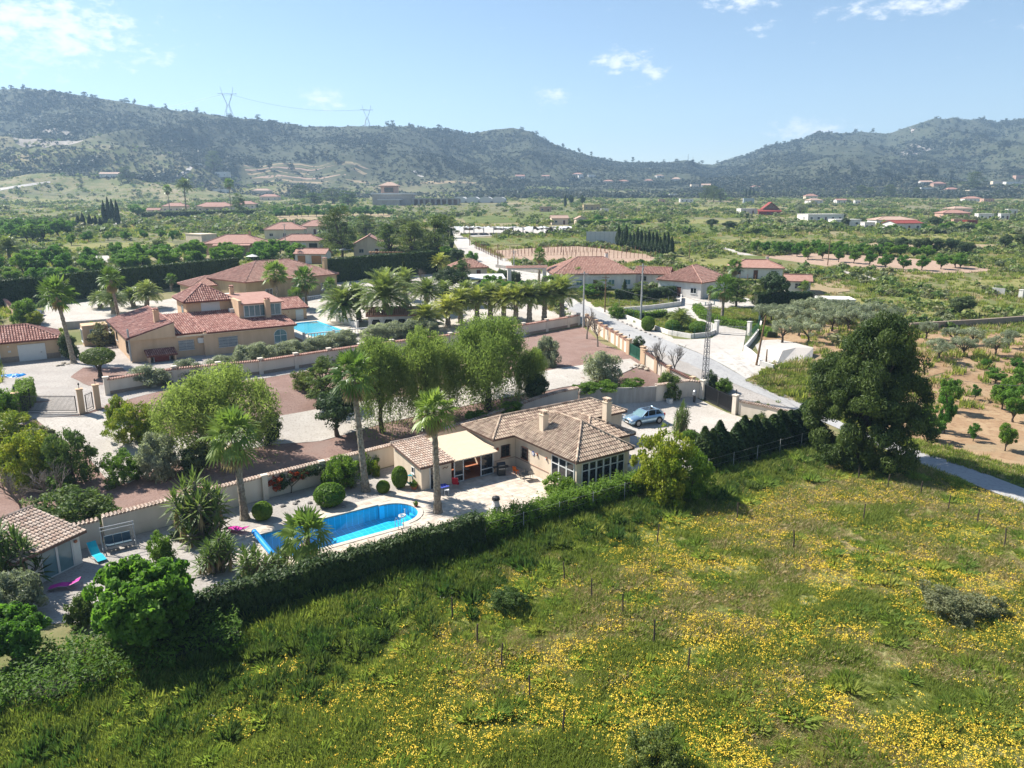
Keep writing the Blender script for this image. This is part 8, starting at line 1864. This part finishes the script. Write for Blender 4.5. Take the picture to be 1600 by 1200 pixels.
for x, yb, yt, w, k, l in ((535, 402, 330, 62, 'pine', 'dark pine left of the gabled house'), (520, 392, 340, 50, 'pine', 'pine before the twin roofed houses'), (610, 405, 352, 56, 'pine_pale', 'bright feathery tree right of the gabled house'), (645, 408, 350, 62, 'pine_pale', 'grey green tree in the pine cluster'), (680, 406, 340, 66, 'pine_pale', 'tall grey green tree near the yellow sign'), (572, 372, 340, 50, 'pine', 'pine behind the gabled house'), (640, 372, 345, 50, 'pine', 'pine behind the cluster'), (660, 398, 360, 44, 'pine', 'dark pine in the cluster middle'), (625, 382, 345, 40, 'pine', 'pine at the back of the cluster'), (700, 372, 340, 36, 'pine_pale', 'tree at the village track'),
                        (470, 315, 292, 40, 'pine', 'dark pine right of the hill houses'), (520, 318, 298, 50, 'pine', 'wide pine clump before the mansion'), (545, 322, 300, 40, 'pine_pale', 'pale pine clump before the mansion'), (490, 322, 302, 46, 'pine_pale', 'low green clump before the mansion'), (335, 268, 240, 34, 'pine', 'large dark pine on the left slope'), (200, 284, 262, 26, 'pine', 'dark pine beside the white farmhouse'), (190, 285, 266, 16, 'pine', 'small dark pine at the white farmhouse'),
                        (1102, 314, 292, 26, 'pine', 'dark grove tree below the pass, left'), (1115, 315, 294, 26, 'pine', 'dark grove tree below the pass, middle'), (1126, 316, 297, 22, 'pine', 'dark grove tree below the pass, right'), (1112, 312, 292, 24, 'pine', 'dark grove tree below the pass, back'), (1390, 308, 290, 24, 'pine', 'big dark pine above the white farm'), (1345, 306, 291, 24, 'pine', 'dark clump above the long white building'), (1360, 307, 294, 18, 'pine', 'small pine beside the dark clump'), (1432, 308, 294, 16, 'pine', 'pine left of the hillfoot hamlet'), (1520, 297, 272, 40, 'pine', 'large grey pine in the hillfoot hamlet'), (1560, 306, 298, 16, 'pine', 'dark tree below the hamlet'),
                        (1112, 356, 342, 24, 'carob', 'round dark tree on the middle terraces, left'), (1140, 362, 346, 28, 'carob', 'round dark tree on the middle terraces, right'), (1320, 358, 340, 18, 'carob', 'dark tree before the white farm'), (1350, 348, 340, 26, 'carob', 'flat dark tree on the white farm'), (1395, 362, 350, 16, 'orchard', 'green bush before the wide tan roof'), (1460, 358, 338, 24, 'carob', 'dark tree left of the pink house'), (1480, 362, 346, 26, 'orchard', 'green tree before the pink house'), (1510, 364, 350, 28, 'carob', 'dark tree before the red block'), (1537, 364, 348, 26, 'orchard', 'green tree right of the red block'), (1445, 362, 350, 20, 'orchard', 'green bush at the white farm end'),
                        (215, 340, 320, 30, 'orchard', 'bright round tree on the left slope'), (375, 335, 305, 26, 'pine_pale', 'feathery tree beside the finca'), (940, 342, 328, 12, 'olive', 'grey tree near the far ochre house'), (892, 322, 306, 10, 'carob', 'brown palm like tree near the far cypress'), (910, 322, 306, 10, 'carob', 'dark tree near the far ochre house'), (935, 348, 336, 20, 'orchard', 'bright tree behind the long low hedge'),
                        (112, 384, 366, 16, 'orchard', 'single young tree in the dry field'), (140, 374, 358, 22, 'olive', 'grey tree right of the far left orchard'), (250, 386, 374, 24, 'shrub', 'purple leaved shrub before the peach house'), (1250, 338, 320, 18, 'olive', 'grey olive left of the long white farm'), (270, 378, 360, 12, 'orchard', 'young tree at the blank peach wall'), (1500, 494, 462, 0, 'carob', 'wide dark shrub tree on the dry meadow')):
    T(k, 'valley_tree', l, 'tree', x, yb, yt, w or 50)
row('orchard', 'orchard_tree', 'small green tree in the broken row by the dry field', 'tree', 'broken tree row by the dry field', 130, 378, 280, 372, 9, 3.6, 4.0, 1.5)
# vineyard stakes: counted individually in rows beside the lane
st_ = MB().tube([(0, 0, -.3), (0, 0, 2.1)], .07, 5).mesh('stake', 'rusty_metal')
for (x0, y0, x1, y1, n, w_) in ((742, 388, 785, 408, 34, 'row along the lane edge'), (775, 402, 900, 398, 26, 'row nearest the slim palm'), (785, 398, 950, 393, 30, 'middle row'), (830, 394, 1000, 396, 26, 'back row'), (880, 404, 1030, 404, 24, 'row below the cypresses')):
    a, b = P(x0, y0), P(x1, y1)
    for i in range(n):
        q = a.lerp(b, i / (n - 1)); q.x += rnd.uniform(-.1, .1)
        ob('stake', st_, thing('vine_stake', 'rusty stake of the bare vineyard, ' + w_, 'stake', (q.x, q.y, float(G(q.x, q.y))), rnd.uniform(0, 6), 'rusty vineyard stakes', (1, 1, rnd.uniform(.85, 1.2))))
for (x0, y0, x1, y1, n) in ((975, 436, 1180, 440, 18), (985, 430, 1190, 433, 16), (1000, 425, 1160, 427, 12)):
    a, b = P(x0, y0), P(x1, y1)
    for i in range(n):
        q = a.lerp(b, i / (n - 1)); ob('stake', st_, thing('vine_stake', 'thin stake in the green vine field behind the white houses', 'stake', (q.x, q.y, float(G(q.x, q.y))), rnd.uniform(0, 6), 'stakes in the green vine field', (1, 1, rnd.uniform(.7, 1.0))))

# ---------------------------------------------------------------- scrub, weeds and far woods (masses)
def far_cover():
    pr = [bushlet(300 + i, m_, 60, .2, .7) for i, m_ in enumerate(('leaf_scrub', 'leaf_scrub', 'leaf_scrub_green', 'leaf_scrub_green', 'leaf_mid', 'grass_dry'))] + [tuft(40, 26, .7, .5, 'grass_green', .05), tuft(41, 26, .6, .5, 'grass_dry', .04), tuft(42, 26, .8, .5, 'grass_lush', .05)]
    keepout = [[tuple(P(*q)[:2]) for q in pl] for nm, m_, pl in FIELDS if nm in ('ploughed_field', 'orchard_soil', 'vineyard_soil', 'net_yard', 'yard', 'hill_track', 'farm_track')]
    soft = [[tuple(P(*q)[:2]) for q in pl] for nm, m_, pl in FIELDS if nm in ('field', 'vine_strip', 'dry_meadow', 'terrace_field')]
    keepout += [[tuple(P(*q)[:2]) for q in pl] for pl in ([(880, 500), (905, 480), (990, 520), (1100, 575), (1270, 650), (1300, 700), (1000, 720), (800, 600)], [(840, 440), (1240, 470), (1245, 560), (1180, 600), (1000, 540), (880, 490)])]
    keepout += [[tuple(P(*q)[:2]) for q in pl] for pl in (LANE_R + LANE_L, [(0, 690), (0, 500), (80, 470), (330, 440), (690, 420), (760, 440), (880, 495), (990, 570), (700, 700), (300, 780), (100, 760)], [(955, 497), (1040, 529), (1112, 529), (1118, 524), (1165, 524), (1160, 549), (1206, 577), (1166, 592), (1100, 556)], [(975, 490), (1062, 480), (1055, 462), (1165, 466), (1215, 478), (1150, 484), (1088, 480), (1122, 508), (1166, 516), (1165, 524), (1118, 524), (1072, 491), (985, 499)], [(1180, 540), (1215, 531), (1245, 536), (1222, 568), (1205, 577)], [(880, 455), (745, 385), (700, 350), (690, 350), (712, 400), (860, 472)])]
    grove = [tuple(P(*q)[:2]) for q in ((1395, 690), (1660, 780), (1800, 760), (1800, 530), (1640, 515), (1440, 512), (1190, 505), (1185, 520), (1280, 575), (1380, 640))]
    PTS, S, I = [], [], []
    def layer(n, y0, y1, thr, size, idx, g=1.7, band=0.):
        Y = y0 * (y1 / y0) ** rng.random(n); X = rng.uniform(-.78, .78, n) * Y
        dn = fbm(X / 14 + 31, Y / (9 + Y * .02) + 7, 4)
        if band: dn = dn + band * (np.sin(G(X, Y) * 3.2 + fbm(X / 60, Y / 60, 2) * 6) > .55)
        k = dn > thr + .12 * rng.random(n)
        X, Y = X[k], Y[k]
        for pl in keepout: q = ~inpoly_np(X, Y, pl); X, Y = X[q], Y[q]
        for pl in soft: q = ~inpoly_np(X, Y, pl) | (rng.random(len(X)) < .25); X, Y = X[q], Y[q]
        for hx, hy, hr in HOUSES: q = ~((np.abs(X - hx) < hr) & (Y - hy > -hr - (1 if hy < 200 else 6 + .035 * hy)) & (Y - hy < hr)); X, Y = X[q], Y[q]
        q = ~inpoly_np(X, Y, grove) | (rng.random(len(X)) < .22); X, Y = X[q], Y[q]
        b = -(X - 5.5) * SA + (Y - 59.4) * CA; a = (X - 5.5) * CA + (Y - 59.4) * SA
        q = ~((a > -60) & (a < 31) & (b > -8) & (b < 46)) & (Y > 70); X, Y = X[q], Y[q]
        PTS.append(np.stack([X, Y, G(X, Y)], 1)); S.append(size * (.5 + rng.random(len(X)) ** 1.6)); I.append(rng.choice(idx, len(X)))
    layer(24000, 100, 330, .50, 1.4, [0, 1, 2, 3, 2], band=.08)
    layer(46000, 85, 300, .26, 1.0, [6, 7, 8, 6])
    layer(20000, 300, 1150, .56, 2.9, [0, 1, 2, 3, 4], band=.17)
    layer(30000, 280, 1050, .30, 1.7, [6, 6, 7, 8, 3])
    for pl, nn in (([(1165, 596), (1260, 634), (1400, 694), (1540, 742), (1640, 775), (1660, 745), (1560, 722), (1480, 700), (1400, 680), (1330, 630), (1280, 570), (1215, 562)], 2600), ([(985, 500), (1040, 521), (1105, 520), (1095, 505), (1060, 492)], 700), ([(1095, 494), (1170, 512), (1230, 500), (1200, 482), (1100, 482)], 900), ([(930, 480), (1050, 474), (1050, 462), (900, 455)], 900)):
        w = [tuple(P(*q)[:2]) for q in pl]; X = rng.uniform(min(q[0] for q in w), max(q[0] for q in w), nn * 3); Y = rng.uniform(min(q[1] for q in w), max(q[1] for q in w), nn * 3); q = inpoly_np(X, Y, w); X, Y = X[q], Y[q]
        PTS.append(np.stack([X, Y, G(X, Y)], 1)); S.append(.3 + .5 * rng.random(len(X)) ** 2); I.append(rng.choice([6, 6, 8, 7], len(X)))
    pts = np.concatenate(PTS); s = np.concatenate(S); n = len(pts)
    rot = np.zeros((n, 3)); rot[:, 2] = rng.random(n) * 6.28
    scatter('scrub', pts, rot, np.stack([s * 1.25, s * 1.25, s], 1), np.concatenate(I), pr, 'mixed scrub and tall weeds covering the valley terraces', 'scrub')
    # shrubs and pines of the hills
    Y = 900 * (2150 / 900) ** rng.random(100000); X = rng.uniform(-.82, .82, 100000) * Y
    u = X / Y; yr = np.interp(u, _ru, _ry); k = (Y < yr - 4) & (~inpoly_np(X, Y, [tuple(P(*q)[:2]) for q in ((376, 292), (372, 257), (470, 254), (575, 257), (585, 290))]) | (rng.random(100000) < .12))
    d = fbm(X / 120 + 5, Y / 120, 5) - .10 * (fbm(X / 40, Y / 40 + 9, 3) > .6); k &= d > .20 + .34 * rng.random(100000); X, Y, d = X[k], Y[k], d[k]; n = len(X)
    hp_ = [bushlet(320 + i, m_, 36, .3, .8) for i, m_ in enumerate(('leaf_hill', 'leaf_hillpine', 'leaf_hill', 'leaf_hillpine'))]
    s = 1.4 + 2.6 * rng.random(n) ** 2.5 + 2.8 * (d > .55) * rng.random(n)
    rot = np.zeros((n, 3)); rot[:, 2] = rng.random(n) * 6.28
    scatter('hill_scrub', np.stack([X, Y, G(X, Y)], 1), rot, np.stack([s * 1.1, s * 1.1, s * .9], 1), rng.integers(0, 4, n), hp_, 'dense scrub and low pines covering the hills', 'scrub')
far_cover()
# pines one can pick out on the slopes and ridge
for i in range(170):
    for _ in range(30):
        x, y = rnd.uniform(0, 1600), rnd.uniform(145, 285); p = P(x, y)
        if 900 < p.y < 2080 and float(fbm(np.array([p.x / 160 + 2]), np.array([p.y / 160]), 3)[0]) > .47: break
    plant('pine_far', 'hill_pine', 'dark pine standing out on the hazy hillside', 'tree', p, rnd.uniform(10, 17), rnd.uniform(9, 16), None, 'pines on the hazy hills')
for x in (15, 27, 46, 150, 195, 203, 215, 240, 262, 310, 640, 685, 815, 838, 850, 880, 905, 925, 980, 1020, 1040, 1060, 1365, 1535, 1000, 955, 1100, 1125):
    u = ray(x, 200); yy = np.interp(u[0] / u[1], _ru, _ry) - 10; X = u[0] / u[1] * yy
    plant('pine_far', 'ridge_pine', 'dark pine breaking the skyline of the ridge', 'tree', (X, yy, float(G(X, yy)) - .5), rnd.uniform(6, 12), rnd.uniform(7, 13), None, 'pines on the ridge line')
# ---------------------------------------------------------------- haze
hz = bpy.data.materials.new('haze_air'); hz.use_nodes = True
hn, hl = hz.node_tree.nodes, hz.node_tree.links
hn.clear()
pv = N(hn, 'ShaderNodeVolumePrincipled'); pv.inputs['Density'].default_value = .00021; pv.inputs['Color'].default_value = (.50, .73, 1, 1)
pv.inputs['Anisotropy'].default_value = .2; pv.inputs['Density Attribute'].default_value = ''
ho = N(hn, 'ShaderNodeOutputMaterial'); hl.new(pv.outputs[0], ho.inputs['Volume'])
MATS['haze_air'] = hz
MB().box(-6200, 6200, -120, 4400, -62, 420).obj('haze', 'haze_air')['kind'] = 'stuff'
